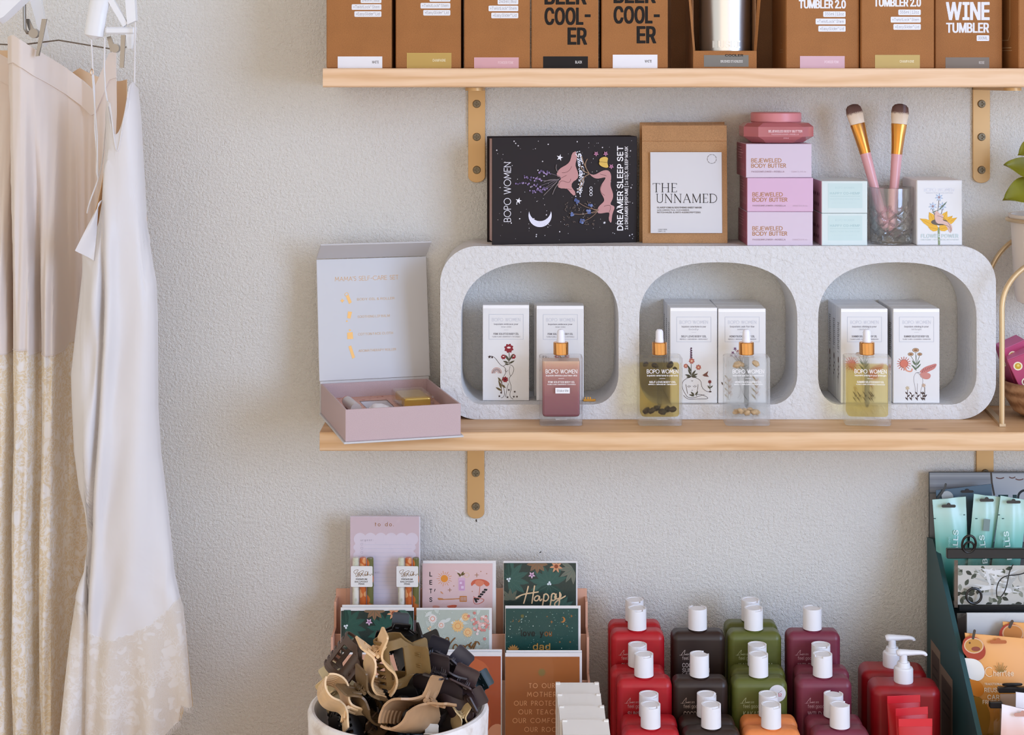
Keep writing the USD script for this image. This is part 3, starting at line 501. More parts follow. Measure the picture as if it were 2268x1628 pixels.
# pale mint boxes
MINT = flat('d3dedc', .45)
for k, (yb_, lab) in enumerate([(544, 'pale mint gift box at the bottom, beside the pink box stack'), (472, 'pale mint gift box on top of the other mint one')]):
    D = 2.2375; w, hh = 101 * D / FPX, .0425
    t = thing('mint_box', lab, 'box', (wx(1820, D), D - DW, ZT + k * (hh + .0004)), .5 - k * .8)
    part(t, 'body', bx(0, w, 0, .082, 0, hh, .0005), MINT); part(t, 'side_panel', bx(-.0003, 0, .0005, .0815, .0005, hh - .0005), flat('c48e98', .5))
    P = Print(t, D / FPX, 1820, yb_); P.shape(sbox(1834, yb_ - 66, 1910, yb_ - 11), 'c8dad8', 'label_panel')
    P.text('BATH SALTS' if 0 else 'BOPO WOMEN', 1850, yb_ - 54, 1892, 4.4, 'b9cfcf'); P.text('HAPPY CO-HEMP', 1838, yb_ - 41.5, 1905, 5, 'a9c3c4', True); P.shape(sbox(1838, yb_ - 38, 1905, yb_ - 37.2), 'b3cac9', 'lettering'); P.text('SMOOTHING MAGNESIUM', 1838, yb_ - 29.5, 1904, 3.4, 'b9cfcf'); P.text('CALENDULA & HEMP OIL', 1843, yb_ - 21, 1900, 3, 'c3d6d6'); P.flush()
    Q = Print(t, D / FPX, 0, 0, M=frame_map((-.0004, .082, 0), (0, -1, 0), (0, 0, 1)))
    for i in range(16): Q.leaf(18 + (i * 37) % 96, -12 - (i * 23) % 46, 18 + (i * 37) % 96 + 5, -22 - (i * 23) % 46, 5, '6e3f46')
    Q.flush()
# cut glass tumbler with two brushes
DG = 2.262; R = 97 * DG / FPX / 2; HG = .076
def cut(a, z):
    f = 1 - abs(((a * 8 / (2 * math.pi) + z / .016) % 1) * 2 - 1); g = 1 - abs(((a * 8 / (2 * math.pi) - z / .016) % 1) * 2 - 1); on = 1 if .007 < z < .05 else 0
    return on * .0028 * max(max(0, f - .72) / .28, max(0, g - .72) / .28)
zs = np.r_[0, .001, .004, np.linspace(.0075, .0495, 28), .053, .066, HG - .001, HG]
N = 96; rs = np.interp(zs, [0, .001, .004, .05, HG - .001, HG], [R - .004, R - .0025, R - .002, R, R, R - .0006])
V = [((r - cut(a, z)) * math.cos(a), (r - cut(a, z)) * math.sin(a), z) for z, r in zip(zs, rs) for a in np.arange(N) * 2 * math.pi / N]
ins = [(R - .0022, HG), (R - .0026, HG - .001), (R - .0035, .02), (R - .008, .0125), (.002, .0115)]
V += [(r * math.cos(a), r * math.sin(a), z) for r, z in ins for a in np.arange(N) * 2 * math.pi / N]
rows = len(zs) + len(ins); F = []
for j in range(rows - 1):
    for i in range(N): a, b = j * N + i, j * N + (i + 1) % N; F += [(a, b, b + N), (a, b + N, a + N)]
V += [(0, 0, 0), (0, 0, .0115)]; e = len(V)
for i in range(N): F += [(e - 2, (i + 1) % N, i), (e - 1, (rows - 1) * N + i, (rows - 1) * N + (i + 1) % N)]
gl = trimesh.Trimesh(V, F, process=False); GX = wx(1973.5, DG)
t = thing('glass_tumbler', 'cut crystal tumbler holding two makeup brushes', 'glass', (GX, DG - DW, ZT + .0002)); part(t, 'body', gl, CRYSTAL, smooth=20)
PINKH = flat('e0a3a6', .28); FERR = flat('d08f3e', .24, .9)
BR = graph('brush_hair', {'t': ('texture_coordinate', {}), 's': ('separate_xyz', {}), 'n': ('noise_texture', {'scale': 700, 'detail': 2}), 'a': ('math', {'math_type': 'multiply_add', 'value2': .006}), 'r': ('rgb_ramp', {'ramp': [(.0, lin('ecd9c2')), (.47, lin('e6d0b8')), (.62, lin('6b4a40')), (1, lin('5a3d36'))]}), 'm': ('map_range', {'from_min': .150, 'from_max': .172}), 'p': ('principled_bsdf', {'roughness': .8})},
           [('t.object', 's.vector'), ('t.object', 'n.vector'), ('n.fac', 'a.value1'), ('s.z', 'a.value3'), ('a.value', 'm.value'), ('m.result', 'r.fac'), ('r.color', 'p.base_color')], 'p.BSDF')
def brush(lab, foot, head, D, turn):
    """A flat foundation brush from its foot to its tip (pixels at distance D)."""
    f, h_ = np.array([wx(foot[0], D[0]), D[0] - DW, wz(foot[1], D[0])]), np.array([wx(head[0], D[1]), D[1] - DW, wz(head[1], D[1])]); L = np.linalg.norm(h_ - f); k = L / .172; d = (h_ - f) / L
    ry = math.degrees(math.atan2(d[0], d[2])); rx = -math.degrees(math.asin(d[1]))
    t = thing('makeup_brush', lab, 'brush', f, 0, tilt=(rx, ry, turn))
    part(t, 'handle', lathe([(0, 0), (.003, .0005), (.0052, .004), (.0062, .02), (.0062, .06), (.0072, .1), (.0074, .104), (0, .104)], 24), PINKH)
    fe = []
    for z, a, b in ((.1035, .0074, .0074), (.112, .0078, .0075), (.13, .0092, .007), (.144, .0105, .0062), (.1445, .0103, .006)): fe += [[(a * math.cos(s), b * math.sin(s), z) for s in np.arange(28) * 2 * math.pi / 28]]
    g = grid(np.array([r + [r[0]] for r in fe])); trimesh.repair.fix_normals(g); part(t, 'ferrule', g, FERR)
    hr = [[(a * math.cos(s), b * math.sin(s), z) for s in np.arange(28) * 2 * math.pi / 28] for z, a, b in ((.1435, .0099, .0058), (.152, .0112, .0062), (.16, .0118, .0056), (.167, .0106, .004), (.1705, .0075, .002), (.172, .001, .0004))]
    g = grid(np.array([r + [r[0]] for r in hr])); trimesh.repair.fix_normals(g); part(t, 'bristle_core', g, BR)
    rr = random.Random(int(head[0])); c = UsdGeom.BasisCurves.Define(stage, t + '/bristles'); pts = []; n = 700
    for i in range(n):
        s, q = rr.random() * 6.283, math.sqrt(rr.random()); x, y = q * math.cos(s), q * math.sin(s)
        for u in (0, .5, 1): pts.append((x * (.0100 + .0022 * u - .002 * u * u), y * (.006 - .002 * u), .144 + u * (.0275 - .010 * q ** 4) + rr.uniform(-.0006, .0006)))
    c.CreatePointsAttr(Vt.Vec3fArray([Gf.Vec3f(*p) for p in pts])); c.CreateCurveVertexCountsAttr([3] * n); c.CreateTypeAttr('linear'); c.CreateWidthsAttr([.00022]); c.SetWidthsInterpolation('constant')
    UsdShade.MaterialBindingAPI.Apply(c.GetPrim()).Bind(BR); c.GetPrim().SetCustomDataByKey('kind', 'stuff')
    U, V_ = np.meshgrid(np.linspace(-1, 1, 13), np.linspace(.03, .186, 12), indexing='ij'); s = grid(np.stack([U * .0168, -.0085 * np.cos(U * math.pi / 2) ** .7 - .001 * np.sin(V_ * 90 + U * 2), V_], -1)); part(t, 'clear_sleeve', s, FILM, smooth=True)
    return t
brush('pink makeup brush with gold ferrule leaning left in the tumbler', (1961, 506), (1905, 279), (2.262, 2.285), 12)
brush('pink makeup brush with gold ferrule standing upright in the tumbler', (1973, 512), (1988, 296), (2.268, 2.276), -6)
# flower power box
D = 2.2395; t, P, w = carton('flower_box', 'white FLOWER POWER box with yellow flower picture at the right end of the display top', 'box', 2030, 2131.5, D, .078, .0865, .6, CARD, ZT)
P.caps('BOPO WOMEN', 2047, 424, 2113, 7, .8, 'd8dae4'); P.text('bopoism: flower power bath soak', 2051, 428.5, 2111, 2.6, 'c9ccd6')
LN, YL, BG = '5d524d', 'e6b347', 'd9b6ac'
for x, y in ((2080, 437), (2066, 457), (2087, 457)):
    P.flower(x, y, 9, 'ccd8e8', 7, 'd7a58e'); [P.line([(x, y), (x + 9 * math.cos(a), y + 9 * math.sin(a))], .6, '6d7d98') for a in np.arange(7) * .9 + .3]
    P.line([(x, y + 6), ((x + 2077) / 2, y + 18), (2077, 470)], 1., LN, curve=True)
for q in ((2098, 446), (2064, 471)): P.leaf(2079, 466, q[0], q[1], 3.4, '6f8070')
for a in ((2079, 505, 2037, 484, 15), (2079, 505, 2120, 482, 15), (2074, 500, 2058, 470, 18), (2080, 500, 2098, 468, 18), (2082, 504, 2110, 478, 16), (2079, 508, 2056, 503, 14), (2079, 508, 2106, 502, 14)): P.leaf(*a, YL); P.line([a[:2], a[2:4]], .5, 'b98228')
P.circ(2080, 492, 18, '6b6259', ry=7); P.line([(2079, 506), (2080, 541)], 4, '8d9a74'); P.blob([(2070, 470), (2076, 467), (2081, 473), (2090, 478), (2088, 486), (2100, 492), (2108, 512), (2106, 515), (2094, 499), (2074, 494), (2070, 482)], BG); P.line([(2071, 472), (2070, 484), (2076, 495), (2094, 499), (2106, 515)], .7, LN, curve=True); P.line([(2076, 478), (2088, 482), (2100, 493), (2108, 512)], .7, LN, curve=True)
P.text('FLOWER POWER', 2040, 526.5, 2123, 8, 'c3d2d2', True); P.text('CBD HEMP + BOTANICAL BATH SOAK', 2040, 532.5, 2124, 3.2, 'c6d0d0'); P.flush()
# ------------------------------------------------------------------ oil cartons inside the arches
GREY, RED, DK, GRN = 'a9a6ab', '8f2f36', '4a3a36', '54503f'
def art_pink(P):                       # drawn at the leftmost carton: front 1069..1172, floor 888
    P.line([(1085, 789), (1096, 793), (1108, 808), (1115, 812)], .9, DK, curve=True); P.circ(1090, 792, 2, DK); P.star(1084, 791, 4, DK, 5, .45, 0)
    P.line([(1115, 812), (1128, 808), (1136, 812), (1134, 830), (1128, 838), (1132, 856), (1130, 878), (1136, 884)], .8, DK, curve=True); P.line([(1115, 812), (1120, 826), (1112, 842), (1116, 862), (1116, 878), (1110, 882)], .8, DK, curve=True); P.line([(1126, 850), (1122, 866), (1120, 880)], .8, DK, curve=True)
    P.line([(1118, 819), (1121, 824), (1125, 820)], .6, DK, curve=True); P.line([(1130, 812), (1128, 824), (1131, 834)], .7, DK, curve=True)
    for r in (11, 8.6, 6.2, 3.8): P.line(arc(1100, 827, r, r * 1.1, 180, 360, 12), 1.2, ('7d4a43', 'a0675c', '7d4a43', 'c28d7c')[int(r) % 4])
    P.line([(1127, 805), (1128, 790), (1127, 778)], 1.3, GRN); P.line([(1127, 800), (1118, 790)], 1.1, GRN); P.line([(1127, 800), (1136, 790)], 1.1, GRN)
    for x, y, r in ((1127, 772, 11), (1115, 791, 6), (1137, 790, 6)):
        P.flower(x, y, r, RED, 8, None, w=.75); P.circ(x, y - r * .15, r * .38, 'e9dcd9', ry=r * .2)
    for a, b in (((1126, 804), (1114, 800)), ((1127, 806), (1140, 799)), ((1127, 798), (1119, 786)), ((1128, 798), (1138, 784)), ((1127, 808), (1118, 806))): P.leaf(*a, *b, 4, GRN)
    P.line([(1111, 872), (1110, 850), (1114, 836)], 1.4, '6e4a2f'); P.flower(1119, 841, 7, RED, 7, '5a2226', w=.8)
    for a, b in (((1111, 866), (1098, 858)), ((1111, 862), (1104, 842)), ((1111, 852), (1120, 860)), ((1110, 846), (1103, 836))): P.leaf(*a, *b, 4.6, '6a5a3c')
    for x, y in ((1106, 878), (1110, 870), (1124, 880), (1140, 868), (1138, 879), (1145, 879), (1127, 864)): P.star(x, y, 3, DK, 5, .4)
def art_self(P):                       # front 1484..1588, floor 893
    P.line([(1531, 832), (1531, 800), (1530, 772)], 1.2, GRN)
    for y in range(770, 800, 5): P.circ(1531, y, 2 + (y - 770) * .03, '5d4650'); P.circ(1529.5, y + 2, 1.4, '8b6f88')
    for x, y, r in ((1532, 798, 7), (1519, 809, 5.5), (1547, 812, 6.5)): P.flower(x, y, r, 'b56d5e', 7, 'e4c29a', w=.8)
    for a in (((1531, 832), (1517, 828)), ((1531, 832), (1546, 826)), ((1531, 830), (1524, 816)), ((1532, 830), (1541, 818)), ((1531, 833), (1520, 834)), ((1531, 833), (1544, 833)), ((1531, 822), (1522, 806))): P.leaf(*a[0], *a[1], 4.4, GRN)
    for L in ([(1528, 834), (1521, 837), (1514, 842), (1511, 852), (1514, 864), (1522, 877)], [(1519, 850), (1521, 861), (1523, 870)], [(1536, 834), (1545, 837), (1552, 843), (1554, 853), (1560, 862), (1571, 866)], [(1546, 850), (1545, 861), (1543, 870)], [(1514, 874), (1524, 882), (1548, 882), (1568, 880), (1558, 874), (1542, 876)], [(1522, 877), (1532, 880), (1545, 877), (1560, 873)]): P.line(L, .8, DK, curve=True)
    for x in (1526, 1539): P.line(arc(x, 851, 4.2, 4.6, 30, 150, 8), .7, DK); P.circ(x, 852.5, .8, DK)
    P.line([(1533, 862), (1533, 864)], .7, DK); P.line([(1531.5, 841), (1533, 843), (1535, 841)], .6, DK)
    for a in (((1538, 874), (1530, 866)), ((1540, 874), (1546, 865)), ((1538, 876), (1526, 872))): P.leaf(*a[0], *a[1], 4, GRN)
    P.line([(1573, 864), (1572, 846)], 1, GRN); P.flower(1572, 844, 4.5, '7a3b36', 7); P.leaf(1573, 860, 1567, 852, 3, GRN); P.leaf(1573, 858, 1579, 852, 3, GRN); P.circ(1573, 866, 3, '5b4a44', ry=1.6)
    P.poly([(1556, 829), (1564, 824), (1569, 820), (1566, 828), (1570, 833), (1560, 832)], '7a5146')
def art_honey(P):                      # front 1590..1696, floor 893
    for i, (x, y) in enumerate(((1628, 771), (1634, 776), (1623, 780), (1640, 784), (1630, 788), (1650, 770), (1620, 786))): P.line([(1643, 806), (x, y)], .8, '5c4a44'); P.flower(x, y, 4.2, ('8d6b86', 'c79a8e')[i % 2], 5, '6a4a5a')
    for a in (((1643, 815), (1630, 808)), ((1643, 815), (1656, 806)), ((1643, 812), (1640, 798))): P.leaf(*a[0], *a[1], 4, '8b7a4c')
    P.line([(1642, 816), (1634, 830), (1638, 850), (1634, 880)], .8, DK, curve=True); P.line([(1648, 816), (1656, 832), (1650, 850), (1654, 882)], .8, DK, curve=True)
    for x0 in (1612, 1672):
        P.line([(x0, 884), (x0 + 2, 850), (x0 - 2, 832)], 1, '8f7b4e', curve=True)
        for k in range(7): P.leaf(x0 + 1, 880 - k * 7, x0 + (9 if k % 2 else -8), 871 - k * 7, 3.4, ('9c8450', 'a9744a')[k % 2])
    P.leaf(1602, 852, 1598, 844, 3, DK)
def art_summer(P):                     # front 1978..2081, floor 895
    for x, y, r in ((2028, 774, 7), (2017, 783, 6), (2037, 783, 5)): P.line([(x, y + 3), (2029, 806)], .9, '5c6a54'); P.circ(x, y, r, 'c4a07f', ry=r * .62); P.circ(x, y, r * .6, '8d6748', ry=r * .3); P.ring(x, y, r, .7, '5d4c40', ry=r * .62)
    for a in (((2029, 816), (2018, 806)), ((2029, 816), (2040, 804)), ((2028, 808), (2020, 796)), ((2030, 808), (2038, 796)), ((2028, 818), (2024, 810))): P.leaf(*a[0], *a[1], 3.6, '66745c')
    P.line([(2029, 819), (2029, 786)], 1, '5c6a54')
    for i in range(16): a = i * .3927; P.line([(2002 + 9 * math.cos(a), 804 + 9 * math.sin(a)), (2002 + 15 * math.cos(a), 804 + 15 * math.sin(a))], 1.3, 'c0604f')
    P.circ(2002, 804, 9, 'cf7a68', n=8); P.ring(2002, 804, 9, .7, '8e4a40'); P.line([(2004, 812), (2010, 820), (2019, 820), (2020, 816)], 3, 'd99c86', curve=True)
    P.blob([(2037, 822), (2048, 812), (2064, 806), (2074, 805), (2072, 812), (2060, 820), (2046, 826)], 'c47f78'); P.blob([(2037, 826), (2050, 824), (2061, 829), (2059, 836), (2048, 838), (2040, 834)], 'c98a80')
    for x in range(2042, 2072, 5): P.line([(x, 824 - (x - 2042) * .5), (x + 4, 815 - (x - 2042) * .3)], .8, '7d4543')
    P.line([(2029, 824), (2024, 836), (2026, 852), (2022, 880)], .8, GREY, curve=True); P.line([(2034, 826), (2044, 842), (2040, 862), (2042, 884)], .8, GREY, curve=True); P.line([(2030, 824), (2036, 824)], .9, DK); P.line([(2032, 848), (2031, 884)], .8, GREY)
    for x, yt in ((2010, 862), (2019, 872), (2032, 874), (2044, 866), (2048, 856)):
        P.line([(x, 885), (x, yt)], 1, DK); [P.leaf(x, 884 - k * 6, x + (5 if k % 2 else -5), 878 - k * 6, 2.8, DK) for k in range(3)]
    P.flower(2010, 858, 5, 'c9b79a', 6); P.flower(2046, 852, 5, 'c4a892', 6)
def oil_box(px0, px1, pyt, D, head, sub, art, shift, lab, side=False, group=None):
    zb = NF; w = (px1 - px0) * D / FPX; h = wz(pyt, D) - zb; dep = .0298
    t = thing('oil_box', lab, 'box', (wx(px0, D), D - DW, zb + .0003), 0, group)
    part(t, 'body', bx(0, w, 0, dep, 0, h, .0007), CARD); part(t, 'lid_flap', bx(.0006, w - .0006, -.0001, .0006, h - .0045, h - .0006), flat('f4f2f3', .45))
    if head is not None:
        yb = HY + (EYE - zb) * FPX / D; P = Print(t, D / FPX, px0, yb); c = (px0 + px1) / 2 + .5; y = yb - 889
        for q in (((c - 38, 698 + y), (c + 38, 698 + y)), ((c - 38, 753 + y), (c + 38, 753 + y)), ((c - 38, 698 + y), (c - 38, 753 + y)), ((c + 38, 698 + y), (c + 38, 753 + y))): P.line(q, .7, 'b9bcc8', 'label_frame')
        P.caps('BOPO WOMEN', c - 31, 713 + y, c + 31, 7, .75, 'c8c9d2', gap=.24); P.text('bopoism: ' + sub[0], c - 27, 721 + y, c + 27, 3.6, '8f8a90', True); P.text(sub[1], c - 11, 727 + y, c + 11, 3.4, 'a5a1a6'); P.line([(c - 5, 732 + y), (c + 5, 732 + y)], .5, 'b9b6bb', 'label_frame')
        P.text(head, c - 28, 743 + y, c + 28, 4.1, '6d686e', True); P.text(sub[2], c - 31, 748.5 + y, c + 31, 2.6, 'a09ca2', True); P.flush()
        P = Print(t, D / FPX, px0 - shift[0], yb - shift[1]); art(P); P.flush()
    if side:
        Q = Print(t, D / FPX, 0, 0, M=frame_map((-.0001, dep, 0), (0, -1, 0), (0, 0, 1)))
        for k in range(14): Q.shape(sbox(14, -175 + k * 4.4, 34 - (k % 3) * 3, -173.4 + k * 4.4), '77706c', 'lettering')
        Q.circ(24, -92, 4, '5b3a34', ry=7); Q.line([(24, -85), (24, -40)], 1.2, DK); [Q.leaf(24, -50 - k * 8, 24 + (7 if k % 2 else -7), -56 - k * 8, 4, DK) for k in range(4)]; Q.shape(sbox(14, -110, 30, -109), '77706c', 'lettering'); Q.flush()
    return t
PS, SL, HO, SU = ('embrace your', 'inner child', 'YLANG YLANG + GRAPEFRUIT + PATCHOULI'), ('come home to your', 'body', 'NEROLI + GERANIUM + BERGAMOT'), ('ask for the', 'sweetness', 'NEROLI + BERGAMOT + MANDARIN'), ('shining in your', 'birthright', 'YLANG YLANG + CHAMOMILE + MANDARIN')
oil_box(1069, 1172, 676, 2.255, 'PINK SOLSTICE BODY OIL', PS, art_pink, (0, 0), 'white PINK SOLSTICE oil carton standing free at the left of the first arch')
oil_box(1188, 1293, 677.5, 2.254, 'PINK SOLSTICE BODY OIL', PS, art_pink, (119, 0), 'white PINK SOLSTICE oil carton right behind the mauve bottle')
oil_box(1183, 1287, 676, 2.286, None, PS, None, 0, 'plain back oil carton peeking out behind the carton at the mauve bottle')
def stack(px0, px1, pyt, head, sub, art, shift, what, side, jog):
    for k in range(3):
        D = 2.2375 + .0303 * k; X0 = px0 if k == 0 else CX + (px0 - CX) * 2.2375 / D + jog * k; X1 = X0 + (px1 - px0) * 2.2375 / D
        yt = HY + (pyt - HY) * 2.2375 / D
        oil_box(X0, X1, yt, D, head if k == 0 else None, sub, art, shift, ('white %s oil carton, frontmost of its row' % what, 'white oil carton, second in the row behind the front %s carton' % what, 'white oil carton, rearmost in the row of the %s carton' % what)[k], side)
stack(1484, 1588.5, 682, 'SELF LOVE BODY OIL', SL, art_self, (0, 2), 'SELF LOVE', True, -.6)
stack(1590.5, 1696, 684, 'HONEYSUCKLE BODY OIL', HO, art_honey, (0, 2), 'HONEYSUCKLE', False, .3)
stack(1862, 1966, 684, 'SUMMER SOLSTICE BODY OIL', SU, art_summer, (-116, 2), 'left SUMMER SOLSTICE', True, 0)
stack(1978, 2081, 684, 'SUMMER SOLSTICE BODY OIL', SU, art_summer, (0, 2), 'right SUMMER SOLSTICE', True, 0)
# small gilt pin by the first arch
t = thing('gilt_ornament', 'tiny gold letter ornament on the arch floor beside the mauve bottle', 'ornament', (wx(1292, 2.25), 2.25 - DW, NF + .0002))
part(t, 'bar', bx(0, .0165, 0, .002, 0, .0032, .0003), flat('d9a24e', .3, .8))
for x in (.002, .0055, .0085): part(t, 'letter', bx(x, x + .0016, .0002, .0018, .0032, .0058), flat('d9a24e', .3, .8))
# plastic bottles of body oil with droppers
def vial(w, d, z0, z1, c, r):
    """An upright rounded slab: section w x d with cut corners."""
    pts = []
    o = .78
    for z, k in ((z0, r), (z0 + r * .3, r * .35), (z0 + r, 0), (z1 - r, 0), (z1 - r * .3, r * .35), (z1, r)):
        for sx in (-1, 1):
            for sy in (-1, 1): pts += [(sx * (w - k), sy * (d - k - c), z), (sx * (w - k - c * o), sy * (d - k), z), (sx * (w - k - c * .22), sy * (d - k - c * .3), z)]
    return hull(pts)
def liquid(name, c, dens):
    return graph(name, {'p': ('principled_bsdf', {'base_color': (1, 1, 1), 'roughness': 0., 'transmission_weight': 1., 'ior': 1.33}), 'v': ('absorption_volume', {'color': lin(c), 'density': dens})}, [], 'p.BSDF', 'v.volume')
def pink_liquid():
    return graph('mauve_liquid', {'t': ('texture_coordinate', {}), 's': ('separate_xyz', {}), 'm': ('map_range', {'from_min': .012, 'from_max': .084}), 'r': ('rgb_ramp', {'ramp': [(0, lin('7d4250')), (.35, lin('8f5259')), (.75, lin('b67c74')), (.93, lin('cf9d84')), (1, lin('dbb69b'))]}), 'n': ('noise_texture', {'scale': 1500, 'detail': 1}), 'x': ('mix', {'mix_type': 'soft_light', 'fac': .5}), 'p': ('principled_bsdf', {'roughness': .35})},
                 [('t.object', 's.vector'), ('t.object', 'n.vector'), ('s.z', 'm.value'), ('m.result', 'r.fac'), ('r.color', 'x.color1'), ('n.color', 'x.color2'), ('x.color', 'p.base_color')], 'p.BSDF')
BG_ = graph('bottle_glass', {'g': ('glass_bsdf', {'color': (.99, .99, .99), 'roughness': .0, 'IOR': 1.42}), 't': ('transparent_bsdf', {'color': (.97, .97, .97)}), 'm': ('mix_closure', {'fac': .26}), 'f': ('layer_weight', {}), 'pw': ('math', {'math_type': 'power', 'value2': 3.}), 'ma': ('math', {'math_type': 'multiply_add', 'value2': .36, 'value3': .022}), 'gl': ('glossy_bsdf', {'roughness': .012}), 'm2': ('mix_closure', {})}, [('f.facing', 'pw.value1'), ('pw.value', 'ma.value1'), ('ma.value', 'm2.fac'), ('t.BSDF', 'm.closure1'), ('g.BSDF', 'm.closure2'), ('m.closure', 'm2.closure1'), ('gl.BSDF', 'm2.closure2')], 'm2.closure')
def tint_look(name, c, k=.35):
    """A clear coloured liquid: mostly straight through, a part refracted."""
    return graph(name, {'g': ('glass_bsdf', {'color': lin(c), 'roughness': .0, 'IOR': 1.2}), 't': ('transparent_bsdf', {'color': lin(c)}), 'm': ('mix_closure', {'fac': k})}, [('t.BSDF', 'm.closure1'), ('g.BSDF', 'm.closure2')], 'm.closure')
OLIVE, CLEAR, YELLOW = tint_look('olive_oil', 'f6e9bc', .2), tint_look('clear_oil', 'fefefd', .2), tint_look('pale_yellow_oil', 'fcf3cf', .2)
PIPE = film_look('pipette_glass', 1.3, (.985, .985, .98), edge=.2); BULB = flat('eceaf0', .35); PETALD = flat('33241f', .5, grain=.3, gscale=200); PETALB = flat('c9a87e', .6, grain=.25, gscale=200)
def oil_bottle(lab, px0, px1, liq, title, sub, rot=0., fill=.0805, petals=None, cx=None, tip=.0215, full=False):
    D = 2.186; w = (px1 - px0) * D / FPX / 2; d = .0165; H = .0892
    t = thing('oil_bottle', lab, 'bottle', (wx((px0 + px1) / 2, D), D - DW + d, SH2 + .0002), rot)
    out = vial(w, d, 0, H, .0042, .0022)
    neck = lathe([(0, H - .001), (.0085, H - .001), (.0085, H + .0035), (0, H + .0035)], 24)
    inn = vial(w - .0036, d - .0036, .0108, H - .003, .0035, .0035)
    glass = tm(man(out) + man(neck)); part(t, 'glass_body', glass, BG_, smooth=25)
    li = tm(m3.Manifold.trim_by_plane(man(vial(w - .00375, d - .00375, .01095, H - .0031, .0035, .0035)), [0, 0, -1], -fill)); part(t, 'oil', li, liq, smooth=25)
    z = H + .0012
    part(t, 'collar', lathe([(.0, z), (.0094, z), (.0098, z + .0006), (.0098, z + .0152), (.0092, z + .0162), (.006, z + .0162), (0, z + .0162)], 40), COPPER)
    part(t, 'dropper_bulb', lathe([(0, z + .0162), (.0056, z + .0162), (.0056, z + .018), (.0051, z + .0205), (.0050, z + .028), (.0046, z + .0305), (.0032, z + .0325), (0, z + .0332)], 32), BULB)
    part(t, 'pipette', lathe([(0, tip), (.0016, tip), (.0032, tip + .006), (.0034, z), (0, z)], 20), PIPE)
    rr = random.Random(int(px0))
    for (x, y_, z_, s, m) in petals or []:
        p = trimesh.creation.icosphere(2, 1.); V = p.vertices * np.array([s, s * .55, s * .75]); V *= (1 + .5 * (meshkit.noise(p.vertices * 1.7 + rr.uniform(0, 50), 3) - .5))[:, None]
        p.vertices = V; part(t, 'petal', moved(p, (x, y_, z_), rx=rr.uniform(-30, 30), ry=rr.uniform(-40, 40)), m)
    P = Print(t, D / FPX, (px0 + px1) / 2, 945.3, -d); c = (px0 + px1) / 2 + (cx or 0); K = 'efeceb'
    P.caps('BOPO WOMEN', c - 34, 828, c + 35, 8.4, 1.1, K, gap=.22); P.text('bopoism: ' + sub[0] + ' ' + sub[1], c - 34, 834.5, c + 35, 3.6, K, True); P.line([(c - 6, 839.6), (c + 6, 839.6)], .8, K, 'lettering')
    P.text(title, c - 29, 849.5, c + 30, 4.4, K, True); P.text(sub[2], c - 31, 854, c + 32, 2.6, K, True)
    if full: P.shape(sbox(c - 13, 860, c + 19, 872.5), 'edecef', 'sticker'); P.text('Shake Me', c - 10, 869, c + 16, 5.4, '6a6468')
    P.text('100ml / 3.4 fl oz', c - 12, 931, c + 12, 2.2, K); P.flush()
    return t
pd = [(-.017 + .0068 * k, (-1) ** k * .004, .0165 + (k * 7 % 3) * .0016, .0052, PETALD) for k in range(6)] + [(-.018, .002, .0775, .004, PETALD), (-.006, -.003, .0765, .0045, PETALD), (.014, .002, .0765, .005, PETALD), (.02, -.002, .0725, .003, PETALD)]
pb = [(-.013 + .0045 * k, (-1) ** k * .0035, .0150 + (k * 5 % 3) * .0012, .0046, PETALB) for k in range(7)] + [(-.012, .0, .0775, .0058, PETALB), (.012, .001, .0785, .0055, PETALB), (-.006, .003, .077, .004, PETALB)]
oil_bottle('square oil bottle of mauve liquid with gold dropper in front of the first arch', 1195, 1291, pink_liquid(), 'PINK SOLSTICE BODY OIL', PS, 0, .0835, None, full=True)
oil_bottle('square bottle of olive-gold oil with dark petals, left in front of the middle arch', 1414, 1512, OLIVE, 'SELF LOVE BODY OIL', SL, 0, .0785, pd, cx=4)
oil_bottle('square bottle of clear oil with pale blossoms, right in front of the middle arch', 1607, 1707, CLEAR, 'HONEYSUCKLE BODY OIL', HO, 0, .086, pb)
oil_bottle('square bottle of pale yellow oil with gold dropper in front of the right arch', 1875, 1977, YELLOW, 'SUMMER SOLSTICE BODY OIL', SU, -5, .0765, None, cx=4)

# ------------------------------------------------------------------ the open gift box at the left end of the lower shelf
RZ = 15.8; LIDC, TRAY = flat('c6c4c6', .42), flat('b9a0a1', .5, grain=.04, gscale=900); W, DP, HH = .1465, .183, .042
t = thing('keepsake_box', 'open dusty pink box with upright white lid at the left end of the lower shelf', 'box', (-.2053, 2.0815 - DW, SH2 + .0002), RZ)
e = .0022
part(t, 'base_board', bx(-.0025, W + .003, -.003, DP + .002, 0, .0024, .0005), LIDC)
part(t, 'front_wall', bx(0, W, 0, e, .0024, HH, .0004), TRAY); part(t, 'back_wall', bx(0, W, DP - e, DP, .0024, HH, .0004), TRAY)
part(t, 'side_wall', bx(0, e, e, DP - e, .0024, HH, .0004), TRAY); part(t, 'side_wall', bx(W - e, W, e, DP - e, .0024, HH, .0004), TRAY); part(t, 'tray_floor', bx(e, W - e, e, DP - e, .0024, .004), TRAY)
part(t, 'spine', bx(-.0015, W + .0015, DP + .0002, DP + .0022, .0022, HH + .003, .0004), LIDC)
la = math.radians(8.6); LL = .162; up, bk = math.cos(la), math.sin(la); zl = HH + .0034
lid = bx(-.0025, W + .003, 0, .0024, 0, LL, .0005); lid.apply_transform(trimesh.transformations.rotation_matrix(-la, (1, 0, 0))); lid.apply_translation([0, DP + .0002, zl]); lp = part(t, 'lid', lid, LIDC)
